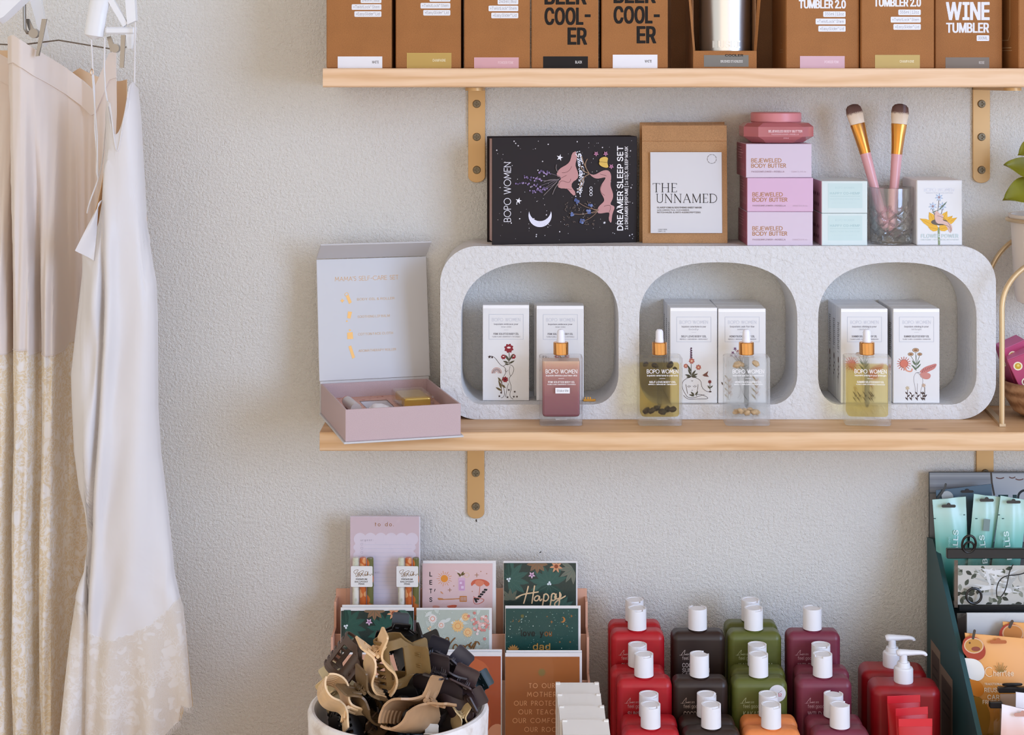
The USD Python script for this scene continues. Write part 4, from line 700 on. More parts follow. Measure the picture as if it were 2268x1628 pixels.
fl = bx(-.0025, W + .003, 0, .0022, 0, .040, .0005); fl.apply_transform(trimesh.transformations.rotation_matrix(math.radians(57), (1, 0, 0))); fl.apply_translation([0, DP + .0006 + LL * bk, zl + LL * up + .0006]); part(t, 'lid_flap', fl, LIDC)
M = frame_map((0, DP + .0002, zl), (1, 0, 0), (0, bk, up)); M[:3, 3] -= M[:3, 2] * 0; GP = flat('d9a45c', .35, .35)
P = Print(t, .1475 / 240, 706, 840, M=M)
P.caps("MAMA'S SELF-CARE SET", 742, 625, 884, 9, 1., 'd9b084', gap=.2)
for y, s_, l in ((669, 'VITAMIN E NIPPLE BALM' if 0 else 'BODY OIL & ROLLER', 84), (707, 'SOOTHING LIP BALM', 72), (745, 'REUSABLE EYE PILLOW' if 0 else 'COTTON FACE CLOTH', 78), (781, 'AROMATHERAPY ROLLER', 84)): P.text(s_, 790, y, 790 + l, 5.2, 'd7b489')
P.poly([(765, 658), (771, 655), (778, 672), (772, 676)], GP); P.ring(767, 655, 4, 1, GP); P.star(757, 668, 5, GP, 4, .5)
P.poly([(769, 692), (778, 693), (774, 708), (767, 706)], GP); P.circ(766, 713, 1.8, GP)
P.poly([(766, 738), (778, 737), (779, 752), (766, 752)], GP); P.circ(772, 733, 2.2, GP); P.poly([(768, 768), (774, 766), (782, 792), (776, 795)], GP); P.flush()
zi = .0215
ins = sbox(e, e, W - e, DP - e).difference(sbox(.046, .075, .082, .15)); PRN = graph('printed_insert', {'t': ('texture_coordinate', {}), 'v': ('voronoi_texture', {'scale': 140., 'feature': 'f1'}), 'n': ('noise_texture', {'scale': 60, 'detail': 2}), 'r': ('rgb_ramp', {'ramp': [(0, lin('8f3f3a')), (.16, lin('9c4a40')), (.24, lin('cf9f90')), (1, lin('d8ab9c'))]}), 'p': ('principled_bsdf', {'roughness': .5})}, [('t.object', 'v.vector'), ('v.distance', 'r.fac'), ('r.color', 'p.base_color')], 'p.BSDF')
g = ext(ins, .001); g.apply_translation([0, 0, zi]); part(t, 'insert', g, PRN)
well = [bx(.0455, .046, .075, .15, .006, zi + .001), bx(.082, .0825, .075, .15, .006, zi + .001), bx(.046, .082, .15, .1505, .006, zi + .001), bx(.046, .082, .0745, .075, .006, zi + .001), bx(.046, .082, .075, .15, .0055, .006)]
part(t, 'insert_well', cat_(well), flat('e4dfe6', .5))
ca, sa = math.cos(math.radians(RZ)), math.sin(math.radians(RZ))
def inbox(x, y, z): return (-.2053 + x * ca - y * sa, 2.0815 - DW + x * sa + y * ca, SH2 + .0002 + z)
q = thing('oil_bottle', 'gold glass oil bottle lying flat in the open pink box', 'bottle', inbox(.108, .105, zi + .0012), RZ)
part(q, 'glass_body', moved(vial(.0215, .0085, -.034, .034, .003, .002), (0, 0, .0085), rx=90), BG_, smooth=25); part(q, 'oil', moved(vial(.0175, .006, -.029, .03, .003, .002), (0, 0, .0085), rx=90), flat('c9a14a', .14, .35), smooth=25)
q = thing('balm_tube', 'small clear tube with orange tip lying at the left in the pink box', 'tube', inbox(.024, .085, zi + .0085), RZ + 2); part(q, 'tube_body', moved(lathe([(0, -.03), (.0066, -.03), (.007, -.028), (.007, .024), (0, .024)], 24), rx=90), flat('c3bab8', .25)); part(q, 'tip', moved(lathe([(0, .0242), (.006, .0242), (.0062, .034), (.004, .036), (0, .036)], 24), rx=-90, T=(0, 0, 0)), flat('cf7a4c', .4))
cl = trimesh.creation.icosphere(3, 1.); cl.vertices *= np.array([.0155, .024, .0105]) * (1 + .35 * (meshkit.fbm(cl.vertices * 2.4 + 7, 3) - .5))[:, None]
q = thing('cotton_cloth', 'white cotton cloth bundled in the well of the pink box', 'cloth', inbox(.064, .1, .0165), RZ); part(q, 'bundle', cl, flat('ece8ee', .9), smooth=True); part(q, 'tie', tube(arc3 := [(.0125 * math.cos(a), .004, .0095 * math.sin(a)) for a in np.linspace(0, 6.3, 24)], .0008, 6), flat('ddd6dc', .8))

# ------------------------------------------------------------------ gold arched plant stand, pot and bowl at the right
AX, RX = .7078, .0735
def hoop(y, zc, rz, AX=.7078, RX=.0735): return [(AX - RX, y, SH2 + .0035), (AX - RX, y, (SH2 + zc) / 2), (AX - RX, y, zc)] + [(AX + RX * math.cos(a), y, zc + rz * math.sin(a)) for a in np.linspace(math.pi, 0, 30)[1:-1]] + [(AX + RX, y, zc), (AX + RX, y, SH2 + .0035)]
t = thing('plant_stand', 'tubular gold arch stand holding the pot and the wooden bowl at the right edge', 'stand', (0, 0, 0))
yf, yr = 2.186 - DW, 2.305 - DW
part(t, 'front_arch', tube(hoop(yf, wz(682, 2.186), .0655), .0036, 12), GOLD); part(t, 'rear_arch', tube(hoop(yr, wz(655, 2.305), .085, .7175, .0705), .0034, 12), GOLD)
for s in (-1, 1): part(t, 'foot_rail', hull([(x + q, y, z) for x, y in ((AX + s * RX, yf - .003), (.7175 + s * .0705, yr)) for q in (-.004, .004) for z in (SH2 + .0003, SH2 + .004)]), GOLD)
ZR = wz(487, 2.245); PX_, PY = wx(2330, 2.25), 2.2455 - DW; RP = .0562
ring = [(PX_ + (RP + .0025) * math.cos(a), PY + (RP + .0025) * math.sin(a), ZR) for a in np.linspace(0, 2 * math.pi, 49)]
part(t, 'pot_ring', tube(ring, .0026, 8), GOLD)
t = thing('plant_pot', 'pale plant pot hung in the gold stand at the right edge', 'pot', (PX_, PY, wz(672, 2.25)))
hp = wz(474, 2.25) - wz(672, 2.25)
part(t, 'shell', lathe([(0, 0), (.040, 0), (.0465, .003), (.0495, .012), (.0545, hp - .008), (.0565, hp - .006), (.0576, hp), (.054, hp), (.050, .02), (0, .02)], 56), flat('d9cdc3', .6)); part(t, 'soil', lathe([(0, hp - .014), (.0525, hp - .014), (.0525, hp - .016), (0, hp - .016)], 40), flat('4a3527', .9))
LEAF = graph('leaf_green', {'t': ('texture_coordinate', {}), 'n': ('noise_texture', {'scale': 25, 'detail': 3}), 'r': ('rgb_ramp', {'ramp': [(.3, lin('676312')), (.7, lin('97932c'))]}), 'p': ('principled_bsdf', {'roughness': .3}), 'tr': ('translucent_bsdf', {'color': lin('a39f34')}), 'm': ('mix_closure', {'fac': .3})}, [('t.object', 'n.vector'), ('n.fac', 'r.fac'), ('r.color', 'p.base_color'), ('p.BSDF', 'm.closure1'), ('tr.BSDF', 'm.closure2')], 'm.closure')
t = thing('pothos_plant', 'green glossy-leaved plant growing in the pale pot at the right edge', 'plant', (PX_, PY, ZR - .004))
def leaf(base, tip, w, droop, tw):
    b, p = np.array(base), np.array(tip); d = p - b; L = np.linalg.norm(d); s = np.cross(d / L, [0, -.75, .65]); s /= np.linalg.norm(s); n = np.cross(s, d / L)
    U = np.linspace(0, 1, 16); V_ = np.linspace(-1, 1, 9); P = np.zeros((16, 9, 3))
    for i, u in enumerate(U):
        ww = w * (math.sin(math.pi * u ** .62) ** .8) * (1 - .15 * u)
        for j, v in enumerate(V_): P[i, j] = b + d * (u + (.06 * abs(v) * -1 if u < .15 else 0)) + s * ww * v + n * (.25 * w * v * v + droop * u * u * -1 + tw * v * ww)
    return thick(grid(P), .0006)
def lp(px, py, D): return (wx(px, D) - PX_, D - DW - PY, wz(py, D) - ZR + .004)
for b, tp, w, dr in (((2290, 382, 2.2), (2226, 362, 2.19), .017, .004), ((2298, 420, 2.2), (2223, 440, 2.175), .0215, .004), ((2300, 330, 2.22), (2254, 344, 2.2), .016, 0), ((2310, 400, 2.25), (2330, 300, 2.25), .03, .01), ((2350, 420, 2.23), (2440, 380, 2.2), .03, .01), ((2340, 430, 2.27), (2400, 300, 2.28), .028, .01)):  # leaves beyond the right edge are out of view and shade the wall
    bp = lp(*b); part(t, 'leaf', leaf(bp, lp(*tp), w, dr, .1), LEAF, smooth=50); part(t, 'stem', tube(spline([(.005, 0, -.01), (bp[0] * .6, bp[1] * .6, bp[2] * .7 + .01), bp], 12), .0014, 6), flat('7d8a3a', .5))
WB = wood_look('bowl_wood', '5d3e2a', '93694a', 'b78e6c', shift=.7)
t = thing('wooden_bowl', 'rough wooden bowl of pink boxes standing in the gold stand', 'bowl', (AX + .004, 2.245 - DW, SH2 + .0006))
part(t, 'shell', lathe([(0, 0), (.03, 0), (.044, .008), (.055, .026), (.060, .047), (.0585, .049), (.055, .046), (.049, .027), (.039, .012), (0, .009)], 48), WB)
PK = flat('b5476f', .4)
for k, (x, y, z, ry, rz, lab) in enumerate([(-.012, -.012, .030, -24, -14, 'pink fruit-print box leaning left in the wooden bowl, in front'), (-.022, .018, .040, -22, 8, 'pink fruit-print box at the back of the wooden bowl'), (.022, .0, .034, 12, 10, 'pink fruit-print box at the right in the wooden bowl')]):
    t = thing('fruit_box', lab, 'box', (AX + x, 2.245 - DW + y, SH2 + z), 0, tilt=(8, ry, rz)); w, d, h = .034, .026, .082
    part(t, 'body', bx(-w / 2, w / 2, -d / 2, d / 2, -.018, h - .018, .0008), PK); part(t, 'lid', bx(-w / 2 + .001, w / 2 - .001, -d / 2 + .001, d / 2 - .001, h - .018, h - .0175), flat('c56a95', .4))
    P = Print(t, 2.2 / FPX, 0, 0, -d / 2)
    for j, (u, v, c) in enumerate(((-12, -88, 'e6d3a0'), (12, -68, 'e8cfa8'), (-10, -48, 'd8c0b0'))): P.circ(u, v, 10, 'efe2c9'); P.circ(u, v, 7, ('c9a53a', 'b8b040', '8a2f3f')[j]); P.circ(u + 1, v - 1, 3, ('e5cf7a', 'd9d277', 'b05a66')[j])
    for j in range(9): P.shape(sbox(-22 + j, -30 + j * 5.4, 20 - (j % 3) * 5, -28.4 + j * 5.4), 'dba2ba', 'lettering')
    P.flush()
    Q = Print(t, 2.2 / FPX, 0, 0, M=frame_map((-w / 2, d / 2, 0), (0, -1, 0), (0, 0, 1))); Q.circ(24, -70, 9, 'efe2c9'); Q.circ(24, -70, 6, '9c7a3a'); Q.flush()
# ------------------------------------------------------------------ card rack on the counter
PEACH = flat('d9a58c', .45); ENV, SLEEVE = flat('ebe7e6', .5), film_look('card_sleeve', 1.25, (.975, .975, .975), .04, .08, 20.)
T1, T2, T3 = 2.272, 2.232, 2.192                                       # front distance of the three rows
zr = [wz(1486, T1), wz(1593, T2), wz(1697, T3)]
rx0, rx1 = wx(744, 2.29), wx(1300, 2.29)
t = thing('card_rack', 'peach three-tier card rack on the counter, filled with greeting cards', 'rack', (0, 0, 0))
for k, (Dk, yt) in enumerate(((T1 + .018, 1304), (T2 + .018, 1405), (T3 + .016, 1508))):
    part(t, 'back_panel', bx(rx0, rx1, Dk - DW, Dk - DW + .003, CTZ, wz(yt, Dk), .0006), PEACH)
for k, (Dk, z) in enumerate(((T1, zr[0]), (T2, zr[1]), (T3, zr[2]))): part(t, 'card_ledge', bx(rx0 + .003, rx1 - .003, Dk - .012 - DW, Dk + .018 - DW, z - .004, z - .0003, .0004), PEACH)
part(t, 'front_panel', bx(rx0, rx1, T3 - .016 - DW, T3 - .0135 - DW, CTZ, zr[2] + .012, .0005), PEACH)
for x in (rx0, rx1 - .003):
    sp = Polygon([(T3 - .013 - DW, CTZ), (T1 + .02 - DW, CTZ), (T1 + .02 - DW, wz(1330, T1)), (T1 - .006 - DW, wz(1330, T1)), (T1 - .006 - DW, wz(1408, T2)), (T2 - .006 - DW, wz(1408, T2)), (T2 - .006 - DW, wz(1512, T3)), (T3 - .013 - DW, wz(1512, T3))])
    g = ext(sp, .003); g.apply_transform(np.array([[0, 0, 1, x], [1, 0, 0, 0], [0, 1, 0, 0], [0, 0, 0, 1.]])); part(t, 'side_panel', g, PEACH)
def film(x0, x1, y, z0, z1): return trimesh.Trimesh([(x0, y, z0), (x1, y, z0), (x1, y, z1), (x0, y, z1)], [(0, 1, 2), (0, 2, 3)], process=False)
def card(lab, px0, px1, pyt, D, zb, face, draw, cx0, cx1, cyt, n=1, group=None):
    """A greeting card with its envelope in a clear sleeve; the printed face spans cx0..cx1, from cyt down."""
    S = D / FPX; w = (px1 - px0) * S; h = wz(pyt, D) - zb
    t = thing('greeting_card', lab, 'card', (wx(px0, D), D - DW, zb), 0, group, tilt=(-1.4, 0, 0))
    part(t, 'envelope', bx(.0004, w - .0004, .0012, .0024, 0, h - .0006, .0003), ENV); x0, x1 = (cx0 - px0) * S, (cx1 - px0) * S; ht = wz(cyt, D) - zb
    part(t, 'card_front', bx(x0, x1, 0, .0010, .0004, ht, .0002), face)
    P = Print(t, S, px0, HY + (EYE - zb) * FPX / D, 0.); draw(P); P.flush()
    part(t, 'sleeve', film(0, w, -.0016, -.0002, h + .001), SLEEVE, smooth=False)
    return t
def clip_shape(P, x0, x1, y0, y1): 
    q = sbox(x0, y0, x1, y1); old = P.shape
    P.shape = lambda g, c, name='illustration': old(g.intersection(q), c, name) if not g.intersection(q).is_empty else None
    return P
def jungle(dx, dy, word=None, col=0):
    def draw(P):
        clip_shape(P, 1116 + dx, 1277 + dx, 1249 + dy, 1490 + dy)
        G = (('2f4a42', '3f5f55', '4c6b60'), ('1f4038', '2c5348', '35604f'))[col]
        def fan(x, y, r, a0, a1, n, c, w=.34):
            for a in np.linspace(a0, a1, n):
                q = (x + r * math.cos(math.radians(a)), y - r * math.sin(math.radians(a))); P.leaf(x, y, *q, r * w, c); P.line([(x, y), (x + (q[0] - x) * .85, y + (q[1] - y) * .85)], .6, G[2])
        fan(1127 + dx, 1285 + dy, 46, -70, 80, 6, G[1]); fan(1128 + dx, 1282 + dy, 40, 95, 170, 3, G[0]); fan(1216 + dx, 1294 + dy, 44, 20, 200, 7, G[1]); fan(1216 + dx, 1297 + dy, 36, 210, 330, 4, G[0])
        fan(1270 + dx, 1262 + dy, 34, 150, 270, 5, '77786a' if not col else '4d6a5e', .3); fan(1190 + dx, 1248 + dy, 24, 190, 350, 5, '8d6a4e', .45); fan(1130 + dx, 1330 + dy, 26, 20, 160, 5, '6a6a58', .34)
        fan(1240 + dx, 1350 + dy, 34, 30, 170, 6, G[1])
        P.flower(1232 + dx, 1256 + dy, 15, 'd69a73', 7, '8f4e35', w=.36); P.flower(1178 + dx, 1275 + dy, 8, 'dcb9d2', 5, '9d6d92', w=.5)
        for x, y in ((1124, 1284), (1129, 1283), (1127, 1288), (1214, 1295), (1219, 1295), (1217, 1291)): P.circ(x + dx, y + dy, 2.3, 'dfe6ea')
        if word == 'Happy':
            K = 'e6c49a'
            for L in ([(1170, 1300), (1166, 1316), (1160, 1337)], [(1184, 1299), (1181, 1318), (1178, 1337)], [(1143, 1326), (1158, 1318), (1180, 1314), (1192, 1312)], [(1194, 1322), (1187, 1322), (1184, 1330), (1190, 1331), (1195, 1322), (1196, 1331), (1200, 1328)],
                      [(1205, 1318), (1203, 1334), (1200, 1350)], [(1204, 1324), (1211, 1317), (1215, 1324), (1208, 1332), (1204, 1329)], [(1222, 1318), (1220, 1334), (1217, 1350)], [(1221, 1324), (1228, 1316), (1232, 1323), (1225, 1331), (1221, 1328)], [(1232, 1317), (1231, 1327), (1238, 1326), (1240, 1314)], [(1240, 1314), (1239, 1334), (1233, 1346), (1229, 1342), (1240, 1328), (1252, 1321)]): P.line(L, 3.0, K, 'lettering', True)
    return draw
def lets(P):
    for ch, y in (('L', 1278), ('E', 1296), ('T', 1315), ('S', 1334)): P.text(ch, 951, y, 957, 9.6, '2f2a2c', True)
    P.line([(963.5, 1306), (962, 1311)], 1.4, '2f2a2c', 'lettering')
    P.circ(984, 1283, 8, 'e8963e', n=7)
    for i in range(18): a = i * .349; r = 17 if i % 2 else 14; P.line([(984 + 10 * math.cos(a), 1283 + 10 * math.sin(a)), (984 + r * math.cos(a), 1283 + r * math.sin(a))], .8, 'dd8f4a')
    P.shape(rrect(1015, 1281, 1030, 1310, 2, 3), 'dcb6cf'); P.shape(rrect(1016.5, 1287, 1028.5, 1308.5, 1.5, 3), 'cf9fc0'); P.shape(sbox(1018, 1290, 1023, 1295), 'e6cbe0'); P.shape(sbox(1021, 1299, 1027, 1305), 'e6cbe0'); P.ring(1034, 1275, 5, 1, 'ecc79a'); P.line([(1008, 1264), (1016, 1268), (1022, 1280)], 1.2, 'eee4e6')
    for q in ((1012, 1270), (1030, 1271), (1016, 1277), (1027, 1267)): P.leaf(1021, 1276, *q, 4, '6b5a34')
    P.blob([(1043, 1294), (1050, 1286), (1062, 1284), (1076, 1287), (1084, 1296), (1078, 1300), (1070, 1294), (1060, 1300), (1052, 1294), (1045, 1299)], 'd2694e'); P.blob([(1052, 1293), (1062, 1286), (1072, 1293), (1066, 1299), (1058, 1299)], 'e0876a'); P.line([(1063, 1299), (1061, 1322)], 1.1, 'd07a5e')
    for k in range(5): P.poly([(1080 - k * 4.4, 1306 + k * 5), (1073 - k * 4.4, 1305 + k * 5), (1071 - k * 4.4, 1309 + k * 5), (1078 - k * 4.4, 1310 + k * 5)], '2c2a2a')
    P.line([(1049, 1322), (1060, 1326), (1072, 1330), (1066, 1336), (1050, 1324)], 1.1, 'd0694e', curve=True); P.poly([(1049, 1326), (1053, 1325), (1058, 1334), (1054, 1336)], '2c2a2a')
    P.line([(972, 1329), (1000, 1328), (1018, 1327)], 2, 'cd8850'); P.line([(971, 1327), (980, 1328)], 3.4, 'cd8850'); P.shape(rrect(1018, 1321, 1034, 1334, 1.5, 2).difference(unary_union([rrect(1020.5 + 3.4 * i, 1323, 1022.3 + 3.4 * i, 1332, .6, 1) for i in range(4)])), 'cd8850')
    for x, y, r in ((996, 1308, 4), (1056, 1275, 4.4)): P.line([(x - r, y), (x + r, y)], 1, 'a8734a'); P.line([(x, y - r), (x, y + r)], 1, 'a8734a')
    for x, y in ((1065, 1267), (1005, 1299), (1078, 1272), (1046, 1311)): P.circ(x, y, 1.1, 'b5805c')
    P.leaf(975, 1311, 982, 1317, 3, 'd99a72'); P.blob([(990, 1344), (1000, 1341), (1012, 1343), (1008, 1347), (994, 1347)], 'd2694e'); P.blob([(958, 1344), (966, 1342), (974, 1345), (966, 1348)], 'd99a8a')
def merry(P):
    clip_shape(P, 921, 1085, 1352, 1480); rr = random.Random(4)
    for i in range(34):
        x, y, a = rr.uniform(915, 1090), rr.uniform(1345, 1450), rr.uniform(0, 6.28); P.leaf(x, y, x + 20 * math.cos(a), y + 20 * math.sin(a), 8, rr.choice(['dcdfd8', 'c3cac0', 'cfd5cb']))
    for x, y, r, c, m in ((1014, 1388, 15, 'f0c283', 'e8a065'), (1031, 1368, 10, 'f0c58e', 'e6a26a'), (1036, 1402, 12, 'f0c58e', 'e6a26a'), (958, 1372, 11, 'ece2dc', 'e39a80'), (977, 1386, 9, 'ece0d8', 'e3a286')):
        P.flower(x, y, r, c, 14, None, w=.42); P.circ(x, y, r * .66, c); P.ring(x, y, r * .42, 1.6, m)
    for k in range(40): P.circ(1066 + rr.gauss(0, 10), 1382 + rr.gauss(0, 13), 3.2, rr.choice(['e6a59a', 'e8bdb4', 'efd9d3', 'd98a80']))
    for k in range(16): P.circ(950 + rr.uniform(-4, 4), 1390 + k * 3.4, 2.2, 'efc9a2')
    for k in range(60): P.circ(rr.uniform(922, 1085), rr.uniform(1352, 1450), .8, 'eef0ea')
    for L in ([(968, 1448), (975, 1438), (984, 1420), (992, 1413), (994, 1420), (986, 1446)], [(990, 1440), (1002, 1420), (1008, 1414)], [(1004, 1440), (1014, 1433), (1009, 1428), (1004, 1438), (1012, 1442), (1019, 1436)], [(1020, 1440), (1021, 1432), (1027, 1431), (1030, 1435)], [(1032, 1440), (1033, 1431), (1039, 1429), (1042, 1432)], [(1044, 1424), (1041, 1434), (1047, 1434), (1052, 1424)], [(1053, 1422), (1047, 1440), (1039, 1450), (1042, 1440), (1062, 1428)]): P.line(L, 2.2, '8a5a2c', 'lettering', True)
def dad(P):
    clip_shape(P, 1120, 1281, 1352, 1590); rr = random.Random(9)
    for i in range(110): P.circ(rr.uniform(1122, 1280), rr.uniform(1354, 1445), rr.choice([.5, .6, .8, 1.2]), rr.choice(['9fb5a8', 'c6d0c4', '6f8f84']), n=2)
    G2 = 'b5793f'
    for ch, x0, x1 in (('l', 1154, 1156.5), ('o', 1158, 1166.5), ('v', 1168, 1175.5), ('e', 1177, 1185), ('y', 1195.5, 1204), ('o', 1206, 1214.5), ('u', 1216, 1222.5)): P.text(ch, x0, 1410, x1, 12.8, '24231f' if x0 < 1205 else '8a5a30', True)
    P.text('dad', 1180, 1440, 1219, 14, 'b88a48', True); P.shape(Point(1246, 1374).buffer(6.4).difference(Point(1242.5, 1373).buffer(5.6)), G2)
    for x, y, r in ((1266, 1366, 4), (1256, 1388, 3), (1222, 1379, 4), (1240, 1423, 3), (1263, 1423, 3), (1212, 1367, 2.4), (1149, 1378, 2.4)): P.star(x, y, r, G2, 4, .25)
    P.flower(1157, 1366, 4.5, '6e6a3e', 9); [P.leaf(1137, 1443, 1137 + 15 * math.cos(a), 1443 - 15 * math.sin(a), 5, 'c08a4c') for a in np.linspace(.1, 3.0, 8)]
    for k in range(2): P.shape(Point(1135 + k * 14, 1376).buffer(2.6).difference(Point(1134 + k * 14, 1375.6).buffer(2.2)), '8c6a3c')
def mothers(P):
    for i in range(12): P.leaf(1200, 1491, 1200 + 10 * math.cos(i * .5236), 1491 + 10 * math.sin(i * .5236), 3.4, '8a7340')
    K = 'e7ad7c'
    for s_, x0, x1, y in (('TO OUR', 1172, 1228, 1525), ('MOTHERS', 1168, 1240, 1544), ('OUR PROTECTORS', 1139, 1271, 1563.5), ('OUR TEACHERS', 1149, 1262, 1582.5), ('OUR COMFORTERS', 1136, 1276, 1601.5), ('OUR ROCKS', 1162, 1248, 1621)): P.caps(s_, x0, y, x1, 9.6, 1.4, K, gap=.42)
def waves(P):
    clip_shape(P, 940, 1109, 1455, 1690); P.blob([(940, 1520), (975, 1500), (1010, 1468), (1060, 1462), (1085, 1490), (1060, 1540), (1085, 1590), (1070, 1640), (940, 1690)], 'c2653c'); P.blob([(1080, 1625), (1090, 1608), (1102, 1604), (1115, 1610), (1115, 1700), (1060, 1700)], 'e0a080')
card('pink LET\'S greeting card with beach drawings in the top row of the rack', 935, 1099, 1243, T1 + .002, zr[0], flat('e3c3c1', .45), lets, 935, 1091, 1250)
card('dark leafy Happy greeting card in gold script in the top row of the rack', 1114, 1280, 1244, T1, zr[0], flat('23352f', .4), jungle(0, 0, 'Happy'), 1116, 1276, 1249)
card('dark green leafy card at the left of the middle row, behind the hair clips', 753, 917, 1347, T2, zr[1], flat('0f2a26', .4), jungle(-361, 104, None, 1), 755, 916, 1355)
card('pale floral Merry greeting card in the middle row of the rack', 921, 1090, 1348, T2 + .001, zr[1], flat('b9c0b4', .45), merry, 922, 1083, 1353)
card('deep green love you dad greeting card in the middle row of the rack', 1118, 1287, 1343, T2, zr[1], flat('14453f', .4), dad, 1120, 1281, 1350)
card('rust wave-patterned greeting card in the middle of the bottom row', 945, 1112, 1446, T3 + .001, zr[2], flat('ad4e27', .42), waves, 946, 1109, 1456)
card('orange-brown TO OUR MOTHERS greeting card at the right of the bottom row', 1118, 1290, 1448, T3, zr[2], flat('a55f2a', .42), mothers, 1119, 1284, 1457)
card('salmon greeting card with rust print mostly hidden behind the hair clips', 757, 920, 1447, T3, zr[2], flat('d9a488', .45), lambda P: P.blob([(775, 1480), (790, 1462), (806, 1470), (800, 1492), (782, 1496)], 'b5613d'), 758, 914, 1452)
# spare cards standing behind the front ones
for k, (a, b, yt, D, z) in enumerate(((1121, 1289, 1443, T3 + .005, zr[2]), (757, 912, 1342, T2 + .0055, zr[1]), (948, 1112, 1441, T3 + .006, zr[2]))):
    lab = ('white card edge just behind the TO OUR MOTHERS card', 'white card edge just behind the left green leafy card', 'white card edge just behind the rust wave card')[k]
    S = D / FPX; t = thing('greeting_card', lab, 'card', (wx(a, D), D - DW, z), 0, tilt=(-1.4, 0, 0)); part(t, 'envelope', bx(0, (b - a) * S, 0, .0022, 0, wz(yt, D) - z, .0003), ENV); part(t, 'sleeve', film(-.0004, (b - a) * S + .0004, -.0006, 0, wz(yt, D) - z + .001), SLEEVE, smooth=False)
# to-do pad in its sleeve and the two pen sets
D = T1 + .0055; S = D / FPX; t = thing('notepad', 'pale pink to do notepad in a clear sleeve at the top left of the rack', 'notepad', (wx(775, D), D - DW, zr[0]), 0, tilt=(-1.4, 0, 0)); h = wz(1146, D) - zr[0]; w = 153 * S
part(t, 'pad', bx(0, w, 0, .006, 0, h, .0004), flat('ddd2dd', .5)); part(t, 'pad_sheets', bx(.0004, w + .0012, .001, .0056, .0004, h - .0004), flat('e9e6ea', .6))
P = Print(t, S, 775, HY + (EYE - zr[0]) * FPX / D); 
top = unary_union([sbox(775, 1147, 928, 1205), sbox(775, 1200, 786, 1340), sbox(916, 1200, 928, 1340)]).difference(unary_union([Point(797 + 23 * i, 1196).buffer(14) for i in range(6)] + [Point(789, 1214 + 17 * i).buffer(7) for i in range(8)] + [Point(914, 1214 + 17 * i).buffer(7) for i in range(8)]))
P.shape(top, 'd3bec4'); P.caps('to do.', 830, 1167, 871, 8.4, 1.2, '9d7148', gap=.5); P.text('u r g e n t :', 798, 1200, 826, 4, 'a59aa8')
for y in range(1208, 1340, 9): P.line([(806, y), (912, y)], .5, 'c9c6d6', 'rule')
for y in range(1207, 1232, 9): P.ring(801, y, 2.4, .5, 'b9b3c4')
P.text('i m p o r t a n t :', 806, 1271, 842, 4, 'a59aa8'); P.flush()
part(t, 'sleeve', cat_([film(-.0055, w + .0075, -.0022, -.0005, h + .0015)] + [tube([(x, .0022, 0), (x, .0022, h + .001)], .0012, 6) for x in (-.005, w + .006)]), film_look('pad_sleeve', 1.3, (.965, .965, .97), .04, .25, 16.), smooth=False)
def penlook(name, base, spots, sc): return graph(name, {'t': ('texture_coordinate', {}), 'v': ('voronoi_texture', {'scale': sc, 'randomness': 1.}), 'r': ('rgb_ramp', {'ramp': [(0, lin(spots)), (.42, lin(spots)), (.5, lin(base)), (1, lin(base))]}), 'p': ('principled_bsdf', {'roughness': .25})}, [('t.object', 'v.vector'), ('v.distance', 'r.fac'), ('r.color', 'p.base_color')], 'p.BSDF')
PENS = [penlook('pen_white', 'e6e2d6', 'cfd0b8', 90), penlook('pen_orange', 'c9652e', 'e3a06a', 110), penlook('pen_leafy', '6a6a3a', 'd5783c', 70)]
for k, (px, lab) in enumerate(((778, 'left set of three patterned ballpoint pens in front of the to do notepad'), (879, 'right set of three patterned ballpoint pens in front of the to do notepad'))):
    D = T1 - .006; S = D / FPX; z0 = wz(1372, D); t = thing('pen_set', lab, 'pens', (wx(px, D), D - DW, z0), (0, -1)[k])
    for i in range(3):
        x = (10 + 16 * i) * S; part(t, 'pen', moved(lathe([(0, 0), (.0045, .0005), (.0045, .044), (.0049, .0445), (.0049, .0475), (.0045, .048), (.0045, .0815), (.004, .083), (0, .083)], 20), (x, 0, 0)), PENS[i])
    cd = rrect(0, (1372 - 1297) * S, 48 * S, (1372 - 1251) * S, .0015, 3); part(t, 'label_card', extf(cd, -.0062, -.0057), flat('ebe9e8', .5))
    P = Print(t, S, px, 1372, -.0062); K = '8a6a44'; q = px - 778
    for L in ([(789, 1273), (791, 1266), (794, 1259), (791, 1259), (788, 1270)], [(795, 1268), (792, 1270), (795, 1273), (798, 1269), (795, 1267)], [(799, 1268), (804, 1273)], [(804, 1267), (800, 1273)], [(792, 1276), (796, 1271), (795, 1278), (790, 1278), (797, 1275)], [(799, 1279), (803, 1270), (806, 1262), (803, 1262), (801, 1276)], [(807, 1272), (804, 1275), (808, 1275), (809, 1271), (810, 1275), (814, 1264), (811, 1264), (812, 1275), (817, 1264), (815, 1275), (818, 1271), (821, 1275), (823, 1271), (826, 1272)]): P.line([(a + q, 1259 + (b - 1259) * .8) for a, b in L], .8, K, 'lettering', True)
    for s_, x0, x1, y in (('PREMIUM', 789, 814, 1281.5), ('BALLPOINT', 787, 816, 1287), ('PENS', 795, 808, 1292)): P.text(s_, x0 + q, y, x1 + q, 3.3, '5d5048', True)
    P.flush(); part(t, 'sleeve', film(-.001, 52 * S, -.0072, 0, 138 * S), SLEEVE, smooth=False)

